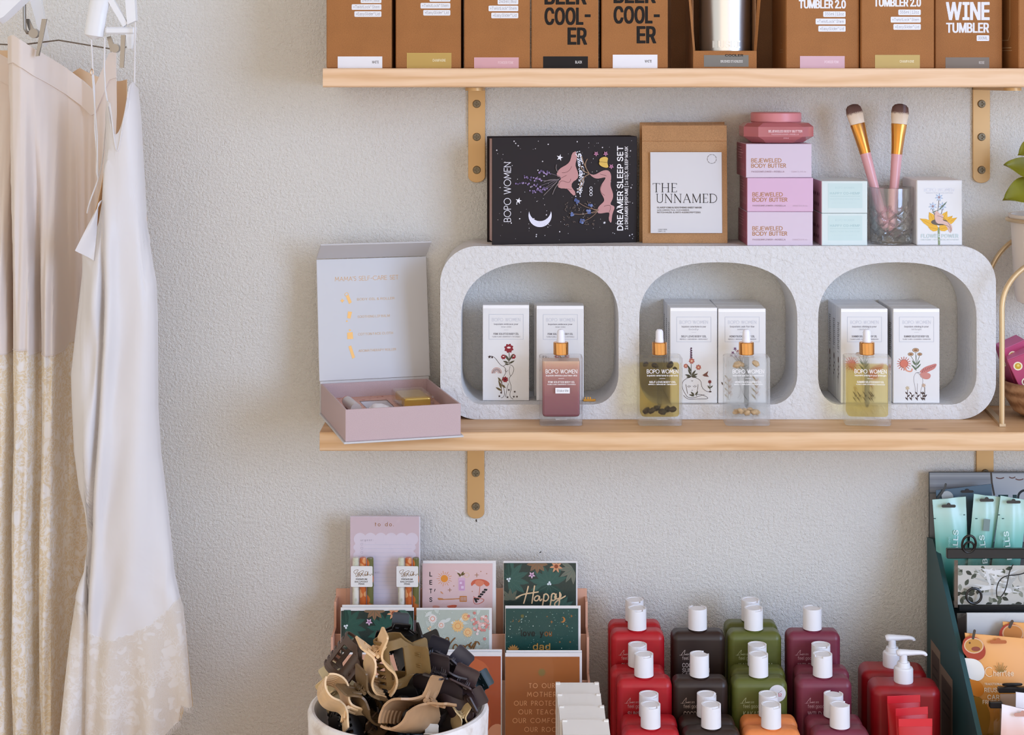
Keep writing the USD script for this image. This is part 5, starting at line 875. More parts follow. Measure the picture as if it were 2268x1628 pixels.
# ------------------------------------------------------------------ four cream cartons in a row
CRM = flat('eae4dc', .5)
for k, (a, b, yt, D) in enumerate(((1232, 1330, 1517, 2.10), (1236, 1334, 1542, 2.057), (1240, 1342, 1569, 2.014), (1247, 1352, 1600, 1.97))):
    w = (b - a) * D / FPX; zt = .954; zt = wz(yt + 1, D + .03); h = zt - CTZ - .0003
    t = thing('cream_carton', 'plain cream tuck-top carton, %s of the row of four on the counter' % ('rearmost', 'second from the back', 'third from the back', 'frontmost')[k], 'carton', (wx(a, D), D - DW, CTZ + .0003), 0, None)
    part(t, 'body', bx(0, w, 0, .040, 0, h - .004, .0006), CRM); part(t, 'tuck_lid', hull([(0, .0002, h - .0045), (w, .0002, h - .0045), (0, .0398, h), (w, .0398, h), (0, .0398, h - .006), (w, .0398, h - .006), (0, .0002, h - .006), (w, .0002, h - .006)]), flat('efebe6', .45))
    for x in (.0, w - .006): part(t, 'lid_tab', bx(x, x + .006, .0345, .0397, h - .001, h + .0012, .0005), CRM)

# ------------------------------------------------------------------ sunscreen bottles on their stepped stand
BT = .15
steps = [(2.30, 2.203, wz(1371, 2.268) - BT), (2.2015, 2.133, wz(1468, 2.2) - BT), (2.1315, 2.055, wz(1577, 2.13) - BT)]
SX0, SX1 = wx(1340, 2.2), wx(1868, 2.1)
for (a, b, z), w_ in zip(steps, ('tall dark riser block under the rearmost sunscreen bottles', 'middle dark riser block under the sunscreen bottles', 'low dark riser block under the frontmost sunscreen bottles')): solo('riser_block', bx(SX0, SX1, b - DW, a - DW, CTZ + .0004, z - .0004, .001), flat('2b2624', .6), w_, 'display stand')
def slab(w, d, h, r, rt, n=6):
    """A bottle body: rounded-rectangle section with rounded shoulders."""
    P = []
    for z, k in [(0, .0025), (.0012, .0006), (.003, 0), (h - rt, 0)] + [(h - rt + rt * math.sin(a), rt * (1 - math.cos(a))) for a in np.linspace(.25, math.pi / 2, n)]:
        for cx, cy, a0 in ((1, 1, 0), (-1, 1, 90), (-1, -1, 180), (1, -1, 270)):
            for a in np.linspace(a0, a0 + 90, 5): P.append((cx * (w - r) + (r - min(k, r * .8)) * math.cos(math.radians(a)) - cx * max(0, k - r * .8), cy * (d - r) + (r - min(k, r * .8)) * math.sin(math.radians(a)) - cy * max(0, k - r * .8), z))
    return hull(P)
WCAP = flat('e9e7ea', .38); WR, DR = .0352, .0158
BODY = slab(WR, DR, BT, .0085, .0105)
def lotion(lab, color, D, cxp, step, lines, rot=0., cap_rot=0., grp=None, tilt=0.):
    z = steps[step][2]; t = thing('lotion_bottle', lab, 'bottle', (wx(cxp, D), D - DW, z), rot, grp)
    part(t, 'body', BODY, flat(color, .42, grain=.05, gscale=120)); part(t, 'neck', lathe([(0, BT - .001), (.0105, BT - .001), (.0105, BT + .003), (0, BT + .003)], 28), flat(color, .42, grain=.05, gscale=120))
    c = m3.Manifold.cylinder(.0272, .0123, .0121, 48).translate([0, 0, BT + .0012]); c -= m3.Manifold.cylinder(.004, .010, .010, 48).translate([0, 0, BT + .0274]); c -= m3.Manifold.cube([.011, .012, .004], True).translate([0, -.0105, BT + .0282])
    cm = tm(c); fl = bx(-.0052, .0052, -.0115, .004, BT + .0245, BT + .0272, .0006); disc = lathe([(0, BT + .0262), (.0098, BT + .0262), (.0098, BT + .0272), (.0092, BT + .0277), (0, BT + .0277)], 40)
    cp = part(t, 'cap', moved(cm, rz=cap_rot), WCAP); part(cp, 'flip_disc', moved(disc, (0, 0, 0), rz=cap_rot, rx=0), WCAP)
    if lines:
        S = .001 * .605; P = Print(t, S, 0, 7, -DR)                          # print in units of 0.6 mm from the bottle's base
        K = ('c9a0a0', 'b9a59a', 'b8bf9a', 'c9a3b0', 'e9c6a8')[('b2121f', '2c1b15', '5b6026', '762b3f', 'e28548').index(color)] if color in ('b2121f', '2c1b15', '5b6026', '762b3f', 'e28548') else 'd8c0b8'
        P.line([(-38, -193), (-33, -201), (-30, -204), (-31, -196), (-27, -195)], .9, K, 'lettering', True); P.line([(-42, -193), (-24, -194)], .6, K, 'lettering')
        P.text('we are', -27, -193, -13, 5, K); P.text('feel good inc.', -36, -183, 12, 7.5, K)
        for k, s_ in enumerate(lines): P.text(s_, -36, -167 + k * 11, -36 + 6.6 * len(s_), 8.8, K, True)
        P.text('SPF 50+ BROAD SPECTRUM', -36, -134, 10, 3.6, K); P.text('3HRS WATER RESISTANT', -36, -127, 6, 3.6, K); P.flush()
    return t
rows = [(2.262, 0), (2.2265, 0), (2.188, 1), (2.152, 1), (2.116, 2), (2.081, 2)]
names = ('rearmost', 'second', 'third', 'fourth', 'fifth', 'frontmost')
def column(cname, color, caps, lines):
    for k, (r, x, cr) in enumerate(caps):
        D, st = rows[r]; nm = 'rearmost' if k == 0 else ('frontmost' if k == len(caps) - 1 else ('second', 'third', 'fourth', 'fifth')[k - 1])
        lotion('%s sunscreen bottle with white cap, %s of the %s column%s' % (cname, nm, cname.split()[-1], '' if nm in ('rearmost', 'frontmost') else ' from the back'), color, D, x, st, lines, 0, cr)
column('red', 'b2121f', [(0, 1405, 10), (1, 1411, 8), (2, 1412, 50), (3, 1426, 20), (4, 1437, 48), (5, 1441, 12)], ('SUNSCREEN', 'LOTION'))
column('dark brown', '2c1b15', [(1, 1545, 180), (3, 1549, 120), (4, 1565, 70), (5, 1575, 25)], ('COCONUT', 'SUNSCREEN', 'LOTION'))
column('olive green', '5b6026', [(0, 1662, 20), (1, 1669, 30), (2, 1677, 40), (3, 1680, 40)], ('KAKADU PLUM', 'SUNSCREEN', 'LOTION'))
column('plum', '762b3f', [(1, 1799, 140), (2, 1818, 5), (3, 1822, -35), (4, 1846, 160), (5, 1860, 110)], ('WILD ROSE', 'SUNSCREEN', 'LOTION'))
for r, x, lab in ((4, 1702, 'orange sunscreen bottle with white cap, the rear one of the two'), (5, 1708, 'orange sunscreen bottle with white cap, at the front of its column')): lotion(lab, 'e28548', rows[r][0], x, 2, ('SUNSCREEN', 'LOTION'), 0, 30)
st = extf(Point(0, 0).buffer(.0108, quad_segs=12), -.0004, 0); t = thing('price_sticker', 'round grey sticker on the front olive green sunscreen bottle', 'sticker', (wx(1722, 2.134), 2.152 - DW - DR - .0003, wz(1537, 2.134))); part(t, 'disc', st, flat('d6d3d6', .5)); P = Print(t, .0006, 0, 0, -.0004); P.line([(-4, 2), (4, -2), (10, -6)], .8, '8a7a78'); P.text('12', 2, 6, 9, 6, 'c04a50', True); P.flush()
# two large pump bottles
RED2 = flat('98101a', .4, grain=.05, gscale=120)
for k, (cx, D, pyt, lab) in enumerate(((1976, 2.215, 1463, 'large red pump bottle at the back beside the teal stand'), (2001, 2.16, 1497, 'large red pump bottle in front of the other pump bottle'))):
    w = (144, 153)[k] * D / FPX / 2; h = wz(pyt, D + .02) - CTZ - .0004
    t = thing('pump_bottle', lab, 'bottle', (wx(cx, D), D - DW, CTZ + .0004), -3); part(t, 'body', slab(w, .025, h, .013, .011), RED2)
    part(t, 'pump_collar', lathe([(0, h), (.0118, h), (.0122, h + .001), (.0122, h + .0165), (.0112, h + .0185), (.0085, h + .0195), (.0082, h + .023), (.0075, h + .025), (0, h + .025)], 36), WCAP)
    part(t, 'pump_stem', lathe([(0, h + .025), (.005, h + .025), (.0048, h + .035), (0, h + .035)], 20), WCAP)
    sp = [(-.0085, 0, h + .0365), (-.004, 0, h + .0372), (.008, 0, h + .0375), (.02, 0, h + .0378), (.027, 0, h + .0360), (.0285, 0, h + .0335)]
    nz = tube(spline(sp, 24), np.interp(np.linspace(0, 1, 24), [0, .08, .5, .9, 1], [.004, .0055, .0042, .003, .0022]), 14); nz.vertices[:, 2] = h + .0345 + (nz.vertices[:, 2] - h - .0345) * .82; part(t, 'pump_nozzle', nz, WCAP)
    P = Print(t, D / FPX, 0, 0, -.025)
    if k: P.text('SUNSCREEN LOTION', -28, 20, 60, 8, 'b5595c', True, 90); P.text('SPF 50+', -18, 20, 30, 5, 'b5595c', True, 90)
    P.flush()
# three small red tubes in front
TUB = flat('bb0d18', .4)
for k, (cx, yt, D, lab) in enumerate(((2007, 1546, 2.1, 'small red squeeze tube with crimped end up, rear one of three'), (2026, 1573, 2.06, 'small red squeeze tube with crimped end up, middle one of three'), (2032, 1598, 2.02, 'small red squeeze tube with crimped end up, frontmost of three'))):
    w = 38 * D / FPX; zt = wz(yt, D); h = zt - CTZ - .0004; t = thing('lotion_tube', lab, 'tube', (wx(cx, D), D - DW, CTZ + .0004), 0, tilt=(-3, 0, (6, 10, 2)[k]))
    R = []
    for q in np.linspace(0, 1, 14):
        a, b = w * (.86 + .14 * q), .0125 * (1 - q) ** .7 + .0006; R.append([(a * math.cos(s), b * math.sin(s), .016 + (h - .016 - .009) * q) for s in np.linspace(0, 2 * math.pi, 33)])
    g = grid(np.array(R)); trimesh.repair.fix_normals(g); part(t, 'tube_body', g, TUB); part(t, 'crimped_end', bx(-w, w, -.0006, .0006, h - .0092, h, .0003), flat('d0202c', .35)); part(t, 'screw_cap', lathe([(0, 0), (.012, 0), (.0125, .001), (.0125, .016), (0, .016)], 28), WCAP)
    P = Print(t, D / FPX, 0, 0, -.006); P.text('SUNSCREEN', -25, 60, 0, 6, 'e2a0a2', True, 82)
    P.line([(-10, 38), (-4, 28), (0, 25), (-1, 36), (8, 38), (14, 34)], 1, 'e8b4b4', 'lettering', True); P.text('feel good inc.', -12, 46, 26, 6, 'e2a0a2'); P.flush()
# ------------------------------------------------------------------ teal cardboard stand of pouches at the right
TEAL = flat('1f474c', .55); TEALD = flat('15292c', .6); XL, XR = .5677, .875
prof = Polygon([(-.02, CTZ + .0003), (-.02, 1.020), (-.052, 1.026), (-.062, 1.020), (-.27, .847), (-.40, .742), (-.40, CTZ + .0003)])
t = thing('pouch_stand', 'teal cardboard tiered stand with photo backboard at the right end of the counter', 'display stand', (0, 0, 0))
for x in (XL, XR):
    g = ext(prof, .006); g.apply_transform(np.array([[0, 0, 1, x], [1, 0, 0, 0], [0, 1, 0, 0], [0, 0, 0, 1.]])); part(t, 'side_panel', g, TEAL)
part(t, 'backboard', bx(wx(2058, 2.31), XR + .006, -.0195, -.0165, CTZ + .0003, wz(1046, 2.31)), flat('3a3f42', .5))
tiers = ((2.262, .905), (2.205, .85), (2.150, .80), (2.09, .76))
for D, z in tiers:
    part(t, 'tier_shelf', bx(XL + .0062, XR - .0002, D - .03 - DW, D + .025 - DW, z - .003, z), TEALD); part(t, 'tier_front', bx(XL + .0062, XR - .0002, D - .0335 - DW, D - .030 - DW, CTZ + .0003, z + .022), TEALD)
D = 2.31; P = Print(t, D / FPX, 2058, 1140, -.0195); P.x0 = 2058; o_ = wx(2058, D); P.M = frame_map((o_, -.0196, wz(1140, D)), (1, 0, 0), (0, 0, 1))
P.shape(sbox(2059, 1047, 2300, 1200), '8d9095', 'backboard_picture')
for y, c in ((1052, '9da0a4'), (1060, '85888d'), (1069, '94979b'), (1078, '7e8187'), (1090, '6f757c')): P.shape(sbox(2059, y, 2195, y + 4), c, 'backboard_picture')
P.shape(sbox(2198, 1050, 2300, 1106), 'a9adb3', 'backboard_picture'); P.line([(2195, 1047), (2197, 1070), (2202, 1096)], 4, '4e463f', 'backboard_picture')
for x, y, w in ((2207, 1058, 16), (2236, 1057, 12), (2250, 1061, 16)): P.line([(x, y), (x + w / 2, y + 2), (x + w, y)], 2.6, '6d5350', 'backboard_picture', True)
P.shape(sbox(2211, 1096, 2233, 1110), '2f4446', 'lettering'); P.shape(sbox(2243, 1096, 2252, 1110), '2f4446', 'lettering'); P.ring(2271, 1102, 16, 5, '2a2e30', 'lettering'); P.flush()
Q = Print(t, 1., 0, 0, M=frame_map((XL - .0001, 0, 0), (0, -1, 0), (0, 0, 1)))
for a, b, zt in ((.042, .093, .888), (.094, .155, .873)):
    Q.shape(sbox(a, -zt, b, -.71), '8d7768', 'side_label'); Q.shape(sbox(a + .005, -zt + .012, b - .005, -.72), '5d4a44', 'side_label')
    for i in range(3): Q.shape(sbox(a + .01, -zt + .03 + i * .012, b - .014, -zt + .033 + i * .012), '3f3430', 'side_label')
Q.S = 1.
for k in list(Q.items): Q.items[k][1] = [np.column_stack([V[:, :2], V[:, 2]]) for V in Q.items[k][1]]
Q.flush()
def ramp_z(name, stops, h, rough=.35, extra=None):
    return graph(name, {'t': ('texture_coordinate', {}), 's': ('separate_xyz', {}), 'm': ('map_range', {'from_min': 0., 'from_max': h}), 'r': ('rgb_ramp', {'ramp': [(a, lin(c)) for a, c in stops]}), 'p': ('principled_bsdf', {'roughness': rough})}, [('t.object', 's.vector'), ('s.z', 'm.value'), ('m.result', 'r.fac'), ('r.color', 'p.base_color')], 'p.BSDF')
def pouch(name, lab, cat, TL, TR, BL, BR, Dt, Db, look, bulge=.004, group=None, pleat=0.):
    """A soft flat pouch between four photo corners, its top at distance Dt and its foot at Db; local origin at its lower left corner."""
    c = {k: np.array([wx(p[0], D), D - DW, wz(p[1], D)]) for k, p, D in (('TL', TL, Dt), ('TR', TR, Dt), ('BL', BL, Db), ('BR', BR, Db))}; o = c['BL']
    t = thing(name, lab, cat, o, 0, group); n, m = 15, 19; F = np.zeros((n, m, 3))
    for i, u in enumerate(np.linspace(0, 1, n)):
        for j, v in enumerate(np.linspace(0, 1, m)):
            p = (1 - v) * ((1 - u) * c['BL'] + u * c['BR']) + v * ((1 - u) * c['TL'] + u * c['TR']) - o; b = bulge * (math.sin(math.pi * u) * math.sin(math.pi * min(1, v * 1.08))) ** .7 if v < .925 else 0
            F[i, j] = p + [0, -b - .0003 - pleat * math.sin(u * 9 + v * 4) * math.sin(math.pi * u), 0]
    B = F * [1, 1, 1] + [0, .0012, 0]; B[1:-1, 1:-1, 1] += bulge
    a, b = grid(F), grid(B); b.invert(); part(t, 'pouch_body', cat_([a, b]), look, smooth=50)
    d = c['TL'] - c['BL']; P = Print(t, Db / FPX, BL[0], BL[1], M=frame_map((0, -bulge - pleat - .0008, 0), (1, 0, 0), (0, d[1], d[2]))); return t, P
def hole(P, x, y, s=1., c='3a3a38'): P.shape(unary_union([rrect(x - 15 * s, y - 3 * s, x + 15 * s, y + 3 * s, 2.8 * s, 3), Point(x, y - 2.5 * s).buffer(4.4 * s)]), c, 'hang_hole')
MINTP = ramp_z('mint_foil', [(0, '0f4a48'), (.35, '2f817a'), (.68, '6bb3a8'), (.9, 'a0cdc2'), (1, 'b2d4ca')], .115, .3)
t, P = pouch('blue_pouch', 'dark blue pouch with hang hole behind the mint pouches', 'pouch', (2073, 1086), (2196, 1072), (2080, 1270), (2200, 1270), 2.286, 2.272, flat('3d5668', .4), .0015); hole(P, 2148, 1092, .9, '3a3433'); P.blob([(2090, 1104), (2096, 1092), (2108, 1092), (2116, 1104), (2108, 1112)], 'a9adad'); P.line([(2080, 1108), (2090, 1096), (2098, 1084), (2100, 1076)], 5, '4b4a48'); P.flush()
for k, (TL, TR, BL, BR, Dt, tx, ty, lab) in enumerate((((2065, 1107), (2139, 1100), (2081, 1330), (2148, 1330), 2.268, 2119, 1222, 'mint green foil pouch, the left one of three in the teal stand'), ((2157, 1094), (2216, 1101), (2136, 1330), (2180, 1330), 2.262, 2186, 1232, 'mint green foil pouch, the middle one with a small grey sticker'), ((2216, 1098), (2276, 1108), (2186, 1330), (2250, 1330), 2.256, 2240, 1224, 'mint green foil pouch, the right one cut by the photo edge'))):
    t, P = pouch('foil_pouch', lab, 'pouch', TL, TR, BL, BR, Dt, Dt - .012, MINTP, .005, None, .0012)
    hx, hy = (TL[0] + TR[0]) / 2 + 1, TL[1] + 15; hole(P, hx, hy, 1.05, '46433e'); s = (BL[0] - TL[0]) / 228
    P.text('BALLS', tx, ty + 14, tx + 62, 10.5, 'd9ece8', True, 88 - (2, -8, -8)[k]); P.text('SOOTHING', tx - 15, ty, tx + 18, 4, 'a9d3cc', False, 88)
    for q, yy in ((0, 1148), (1, 1140)): P.shape(sbox((TL[0] + 4 if q == 0 else TR[0] - 4), yy, (TL[0] + 9 if q == 0 else TR[0]), yy + 2), '2d4a48', 'tear_notch')
    if k == 1: P.shape(affinity.rotate(sbox(2179, 1150, 2193, 1176), 6), '7e8f8c', 'sticker')
    P.flush()
BLK = flat('1e1c1b', .35); CLR = film_look('pouch_film', 1.45, (.93, .93, .92), .05, .35, 22.)
def zipbar(t, o, x0, x1, y0, y1, D): part(t, 'zip_bar', bx(wx(x0, D) - o[0], wx(x1, D) - o[0], D - .004 - DW - o[1], D + .003 - DW - o[1], wz(y1, D) - o[2], wz(y0, D) - o[2], .001), BLK)
def oring(t, o, x, y, D, rx, ry, w, nm='pull_ring', tilt=0.): part(t, nm, tube([(wx(x + rx * math.cos(a), D) - o[0], D - DW - o[1] + tilt * math.sin(a), wz(y + ry * math.sin(a), D) - o[2]) for a in np.linspace(0, 2 * math.pi, 33)], w, 8), BLK)
# clear pouch with a leafy card
D = 2.215; o = (wx(2108, D), D - DW, wz(1352, D))
t = thing('clear_pouch', 'clear zip pouch with black edges, ring and black-and-white leafy card', 'pouch', o)
zipbar(t, o, 2096, 2290, 1214, 1236, D); part(t, 'bottom_seam', bx(wx(2122, D) - o[0], .16, -.003, .002, -.001, .0075, .001), BLK)
part(t, 'film_front', film(wx(2108, D) - o[0], .16, -.0065, .004, wz(1236, D) - o[2]), CLR, smooth=False); part(t, 'leafy_card', bx(wx(2121, D) - o[0], .155, -.0012, -.0004, .008, wz(1252, D) - o[2]), flat('c9c6c0', .5))
P = Print(t, D / FPX, 2108, 1352, -.0012); rr = random.Random(21)
P.shape(sbox(2113, 1240, 2121, 1345), '6b5a4c'); clip_shape(P, 2121, 2280, 1253, 1338)
for i in range(70): 
    x, y, a = rr.uniform(2118, 2275), rr.uniform(1256, 1340), rr.uniform(0, 6.28); 
    if y > 1300 or x < 2140 or rr.random() < .45: P.leaf(x, y, x + 16 * math.cos(a), y + 16 * math.sin(a), 9, rr.choice(['2f352c', '3d4639', '555c4c', '8a8d80']))
for i in range(24): P.leaf(rr.uniform(2150, 2270), rr.uniform(1255, 1320), rr.uniform(2150, 2270), rr.uniform(1255, 1320), 7, rr.choice(['dfe0e2', 'e9e9ea', 'b9bab8']))
P.flush(); oring(t, o, 2157, 1320, D - .009, 16.5, 16.5, .0017); oring(t, o, 2146, 1205, D - .006, 15, 20, .0016, tilt=.003); oring(t, o, 2146, 1212, D - .005, 11, 13, .0014, tilt=.003)
part(t, 'cord', tube(spline([(wx(x, D) - o[0], -.008, wz(y, D) - o[2]) for x, y in ((2205, 1318), (2206, 1290), (2216, 1276), (2240, 1270), (2262, 1266), (2275, 1258))], 24), .0007, 6), BLK); part(t, 'cord', tube(spline([(wx(x, D) - o[0], -.0085, wz(y, D) - o[2]) for x, y in ((2212, 1318), (2226, 1290), (2232, 1262), (2240, 1246))], 20), .0007, 6), BLK)
D = 2.19; o = (wx(2118, D), D - DW, wz(1450, D)); t = thing('zip_bag', 'crumpled white-lined zip bag with black edge under the leafy pouch', 'bag', o)
part(t, 'edge_strip', bx(0, .0125, -.003, .001, 0, wz(1358, D) - o[2], .001), BLK); part(t, 'lining', bx(.013, .15, -.002, .001, 0, wz(1357, D) - o[2], .0005), flat('d5d7da', .5)); part(t, 'film', film(-.001, .15, -.007, 0, wz(1354, D) - o[2]), CLR, smooth=False)
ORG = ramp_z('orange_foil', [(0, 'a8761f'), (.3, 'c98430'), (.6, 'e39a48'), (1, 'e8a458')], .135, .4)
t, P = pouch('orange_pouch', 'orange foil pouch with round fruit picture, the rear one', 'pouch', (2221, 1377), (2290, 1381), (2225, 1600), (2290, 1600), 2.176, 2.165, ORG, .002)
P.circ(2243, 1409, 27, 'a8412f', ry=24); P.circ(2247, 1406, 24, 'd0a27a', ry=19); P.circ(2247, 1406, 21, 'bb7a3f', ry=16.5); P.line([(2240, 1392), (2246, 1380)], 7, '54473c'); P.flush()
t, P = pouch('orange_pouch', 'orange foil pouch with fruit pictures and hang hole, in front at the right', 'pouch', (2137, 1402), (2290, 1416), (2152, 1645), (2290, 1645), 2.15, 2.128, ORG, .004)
P.blob([(2139, 1432), (2148, 1418), (2170, 1418), (2188, 1438), (2188, 1456), (2174, 1467), (2154, 1464), (2140, 1450)], 'a8442e'); P.circ(2164, 1436, 22, 'd8b08e', ry=17); P.circ(2164, 1436, 19.5, 'c18a45', ry=14.5); P.circ(2168, 1443, 10, '8e4a38', ry=5); P.circ(2155, 1430, 2.2, '5d3a22'); P.line([(2163, 1420), (2167, 1404)], 6, '4d4238')
hole(P, 2219, 1428, 1.25, 'b3653a'); P.blob([(2139, 1462), (2152, 1463), (2172, 1468), (2184, 1484), (2182, 1504), (2170, 1511), (2152, 1506), (2142, 1494)], 'e6e0d8'); P.blob([(2146, 1506), (2164, 1510), (2178, 1518), (2182, 1534), (2172, 1544), (2156, 1540), (2149, 1526)], 'cf7a22'); P.blob([(2154, 1545), (2174, 1548), (2190, 1570), (2192, 1600), (2176, 1628), (2160, 1610), (2152, 1575)], '9a6a1a')
for i in range(9): a = -1.1 + i * .28; P.line([(2222 + 4 * math.sin(a), 1494 - 2 * math.cos(a)), (2222 + (18 if i % 2 else 13) * math.sin(a), 1494 - (22 if i % 2 else 17) * math.cos(a))], 1.3, '96763e')
P.line(arc(2196, 1492, 9, 10, -50, -310, 16), 1.2, 'ecd9bd', 'lettering'); P.text("herr'lee", 2205, 1501, 2250, 12, 'ecd9bd'); P.text('TRADITIONAL', 2184, 1520, 2224, 4.4, 'ecdcc4', True); P.text('REUSABLE', 2183, 1535, 2240, 9, 'ecdcc4', True); P.text('CARRY', 2189, 1550, 2234, 9, 'ecdcc4', True); P.text('FRUIT BAGS', 2178, 1560, 2240, 8, 'ecdcc4', True); P.flush()
D = 2.105; o = (wx(2192, D), D - DW, wz(1680, D)); t = thing('zip_bag', 'clear zip bag with black bars and oval ring before the orange pouch', 'bag', o)
zipbar(t, o, 2210, 2300, 1521, 1533, D); zipbar(t, o, 2191, 2219, 1553, 1567, D - .012); oring(t, o, 2242, 1516, D - .003, 20, 5, .0014, tilt=.006); part(t, 'film', film(.002, .07, -.010, 0, wz(1560, D) - o[2]), CLR, smooth=False); part(t, 'lining', bx(.012, .07, -.004, -.003, 0, wz(1535, D) - o[2]), flat('a58a76', .5))
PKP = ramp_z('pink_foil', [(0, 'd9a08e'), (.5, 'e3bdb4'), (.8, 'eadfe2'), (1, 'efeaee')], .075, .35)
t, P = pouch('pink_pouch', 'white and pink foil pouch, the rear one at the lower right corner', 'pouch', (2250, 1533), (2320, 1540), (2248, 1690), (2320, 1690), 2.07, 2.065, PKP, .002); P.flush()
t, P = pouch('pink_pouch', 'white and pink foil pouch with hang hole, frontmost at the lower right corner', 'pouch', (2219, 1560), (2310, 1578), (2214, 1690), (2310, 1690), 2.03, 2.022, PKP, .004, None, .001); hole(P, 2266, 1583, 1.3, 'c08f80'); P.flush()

# ------------------------------------------------------------------ bowl of hair clips
DB = 1.93; BXC = wx(882.5, DB); BY = DB - DW; RB = 200 * DB / FPX; ZB = wz(1560, DB)
pr = [(0, CTZ + .0004), (.078, CTZ + .0004), (.086, CTZ + .006), (.094, CTZ + .06), (.1005, CTZ + .14), (RB - .0005, ZB - .018), (RB, ZB - .006), (RB - .0015, ZB - .0015), (RB - .0045, ZB), (RB - .0075, ZB - .001), (RB - .0092, ZB - .005), (RB - .0105, ZB - .03), (.088, CTZ + .12), (.08, CTZ + .03), (.07, CTZ + .02), (0, CTZ + .02)]
g = lathe([(r, z - CTZ) for r, z in pr], 96)
STONE = graph('white_stone', {'t': ('texture_coordinate', {}), 'n': ('noise_texture', {'scale': 40, 'detail': 5, 'roughness': .65}), 'r': ('rgb_ramp', {'ramp': [(.32, lin('cfc3bb')), (.48, lin('e6dfdc')), (.7, lin('edeaea'))]}), 'b': ('bump', {'strength': .25, 'distance': .001}), 'p': ('principled_bsdf', {'roughness': .6})}, [('t.object', 'n.vector'), ('n.fac', 'r.fac'), ('r.color', 'p.base_color'), ('n.fac', 'b.height'), ('b.normal', 'p.normal')], 'p.BSDF')
g.apply_translation([BXC, BY, CTZ]); solo('clip_bowl', g, STONE, 'thick-rimmed white stone bowl on the counter heaped with claw hair clips', 'bowl')
def claw_parts(style, sc, op=0.):
    """(jaws, hinge, spring) of a claw clip: x across the jaws, y along its length, z up through the handles. op opens the handles together (0) or apart."""
    hb = dict(long=.039, window=.034, short=.024)[style]; hh = dict(long=.015, window=.019, short=.015)[style]
    pts = np.array([(.0175, .026), (.0135, .019), (.0065, .009), (.0045, .000), (.0095, -.010), (.0150, -.020), (.0152, -.030), (.0100, -.040), (.0022, -.046)]); cv = spline(pts, 60); s = np.r_[0, np.cumsum(np.linalg.norm(np.diff(cv, axis=0), axis=1))]; L = s[-1]
    nt = 9 if style == 'long' else 7; y1 = L - .020
    plate = unary_union([rrect(0.0, -hh, .031, hh, .004, 4), Polygon([(.024, -hh), (.024, hh), (.034, hb * .8), (.040, hb), (y1, hb), (y1 + .004, hb * .96), (y1 + .004, -hb * .96), (y1, -hb), (.040, -hb), (.034, -hb * .8)])] + [rrect(y1, yy - .0021, L - .0005, yy + .0021, .0018, 3) for yy in np.linspace(-hb * .9, hb * .9, nt)])
    if style == 'window': plate = plate.difference(rrect(.038, -hb * .62, y1 - .004, hb * .62, .003, 3))
    v, f = trimesh.creation.triangulate_polygon(plate, engine='earcut'); v3, f = trimesh.remesh.subdivide_to_size(np.column_stack([v, np.zeros(len(v))]), f, .0055)
    m0 = trimesh.Trimesh(v3, f); m0.merge_vertices(); v3, f = m0.vertices, m0.faces
    X, Z = np.interp(v3[:, 0], s, cv[:, 0]), np.interp(v3[:, 0], s, cv[:, 1]); X = X - .15 * (v3[:, 1] ** 2) * 60 * np.clip((v3[:, 0] - .03) / .03, 0, 1) * .12
    j = trimesh.Trimesh(np.column_stack([X, v3[:, 1], Z]), f, process=False); j = thick(j, .0026); jaws = []
    for k in (1, -1):
        q = j.copy(); q.apply_transform(trimesh.transformations.rotation_matrix(k * op, (0, 1, 0)))
        if k < 0: q.vertices[:, 0] *= -1; q.invert()
        trimesh.repair.fix_normals(q); q.apply_scale(sc); jaws.append(q)
    arms = [tube([(k * .0115, y, .014), (k * .004, y, .006), (0, y, .004)], .0017, 8) for k in (1, -1) for y in (-.0095, -.0065, .0065, .0095)]
    hinge = cat_([moved(trimesh.creation.cylinder(.0024, .026, sections=16), (0, 0, .0045), rx=90)] + arms); hinge.apply_scale(sc)
    sp = tube([(.0036 * math.cos(a), -.0052 + .0104 * a / 31.4, .0045 + .0036 * math.sin(a)) for a in np.linspace(0, 31.4, 110)] , .00065, 5); sp = cat_([sp, tube([(.0036, -.0052, .0045), (.012, -.004, .015)], .00065, 5), tube([(.0036, .0052, .0045), (-.012, .004, .015)], .00065, 5)]); sp.apply_scale(sc)
    return jaws, hinge, sp
CP = {}
def clip(lab, style, color, px, py, D, up, ln, sc=1., op=0., rough=.42):
    """One hair clip: up = the way its handles point, ln = the way its length runs, both as (right, up, towards the room)."""
    sc *= .82; k = (style, sc, op)
    if k not in CP: CP[k] = claw_parts(style, sc, op)
    jaws, hinge, sp = CP[k]; m = flat(color, rough, grain=.06, gscale=90)
    t = thing('claw_clip', lab, 'hair clip'); w = lambda v: np.array([v[0], -v[2], v[1]], float)
    z = w(up) / np.linalg.norm(up); y = w(ln); y -= z * (y @ z); y /= np.linalg.norm(y); x = np.cross(y, z); o = (wx(px, D), D - DW, wz(py, D))
    X = UsdGeom.Xformable(stage.GetPrimAtPath(t)); X.ClearXformOpOrder(); X.GetPrim().RemoveProperty('xformOp:translate')
    X.AddTransformOp().Set(Gf.Matrix4d(*x, 0, *y, 0, *z, 0, *map(float, o), 1))
    for j in jaws: part(t, 'jaw', j, m, smooth=35)
    part(t, 'hinge', hinge, m, smooth=40); part(t, 'spring', sp, m, smooth=True)
OLV, BRN, BLK_, NAVY = '7d6342', '4e392e', '1b1716', '20333a'
clip('cream claw clip standing handles up at the top of the heap', 'short', 'e0b98a', 833, 1451, 1.885, (-.08, 1, .2), (.3, -.1, 1), 1.12, .12)
clip('olive-tan claw clip with open window, right of the cream upright clip', 'window', '7d6239', 908, 1458, 1.895, (1, .12, -.1), (-.32, 1, .1), 1.0)
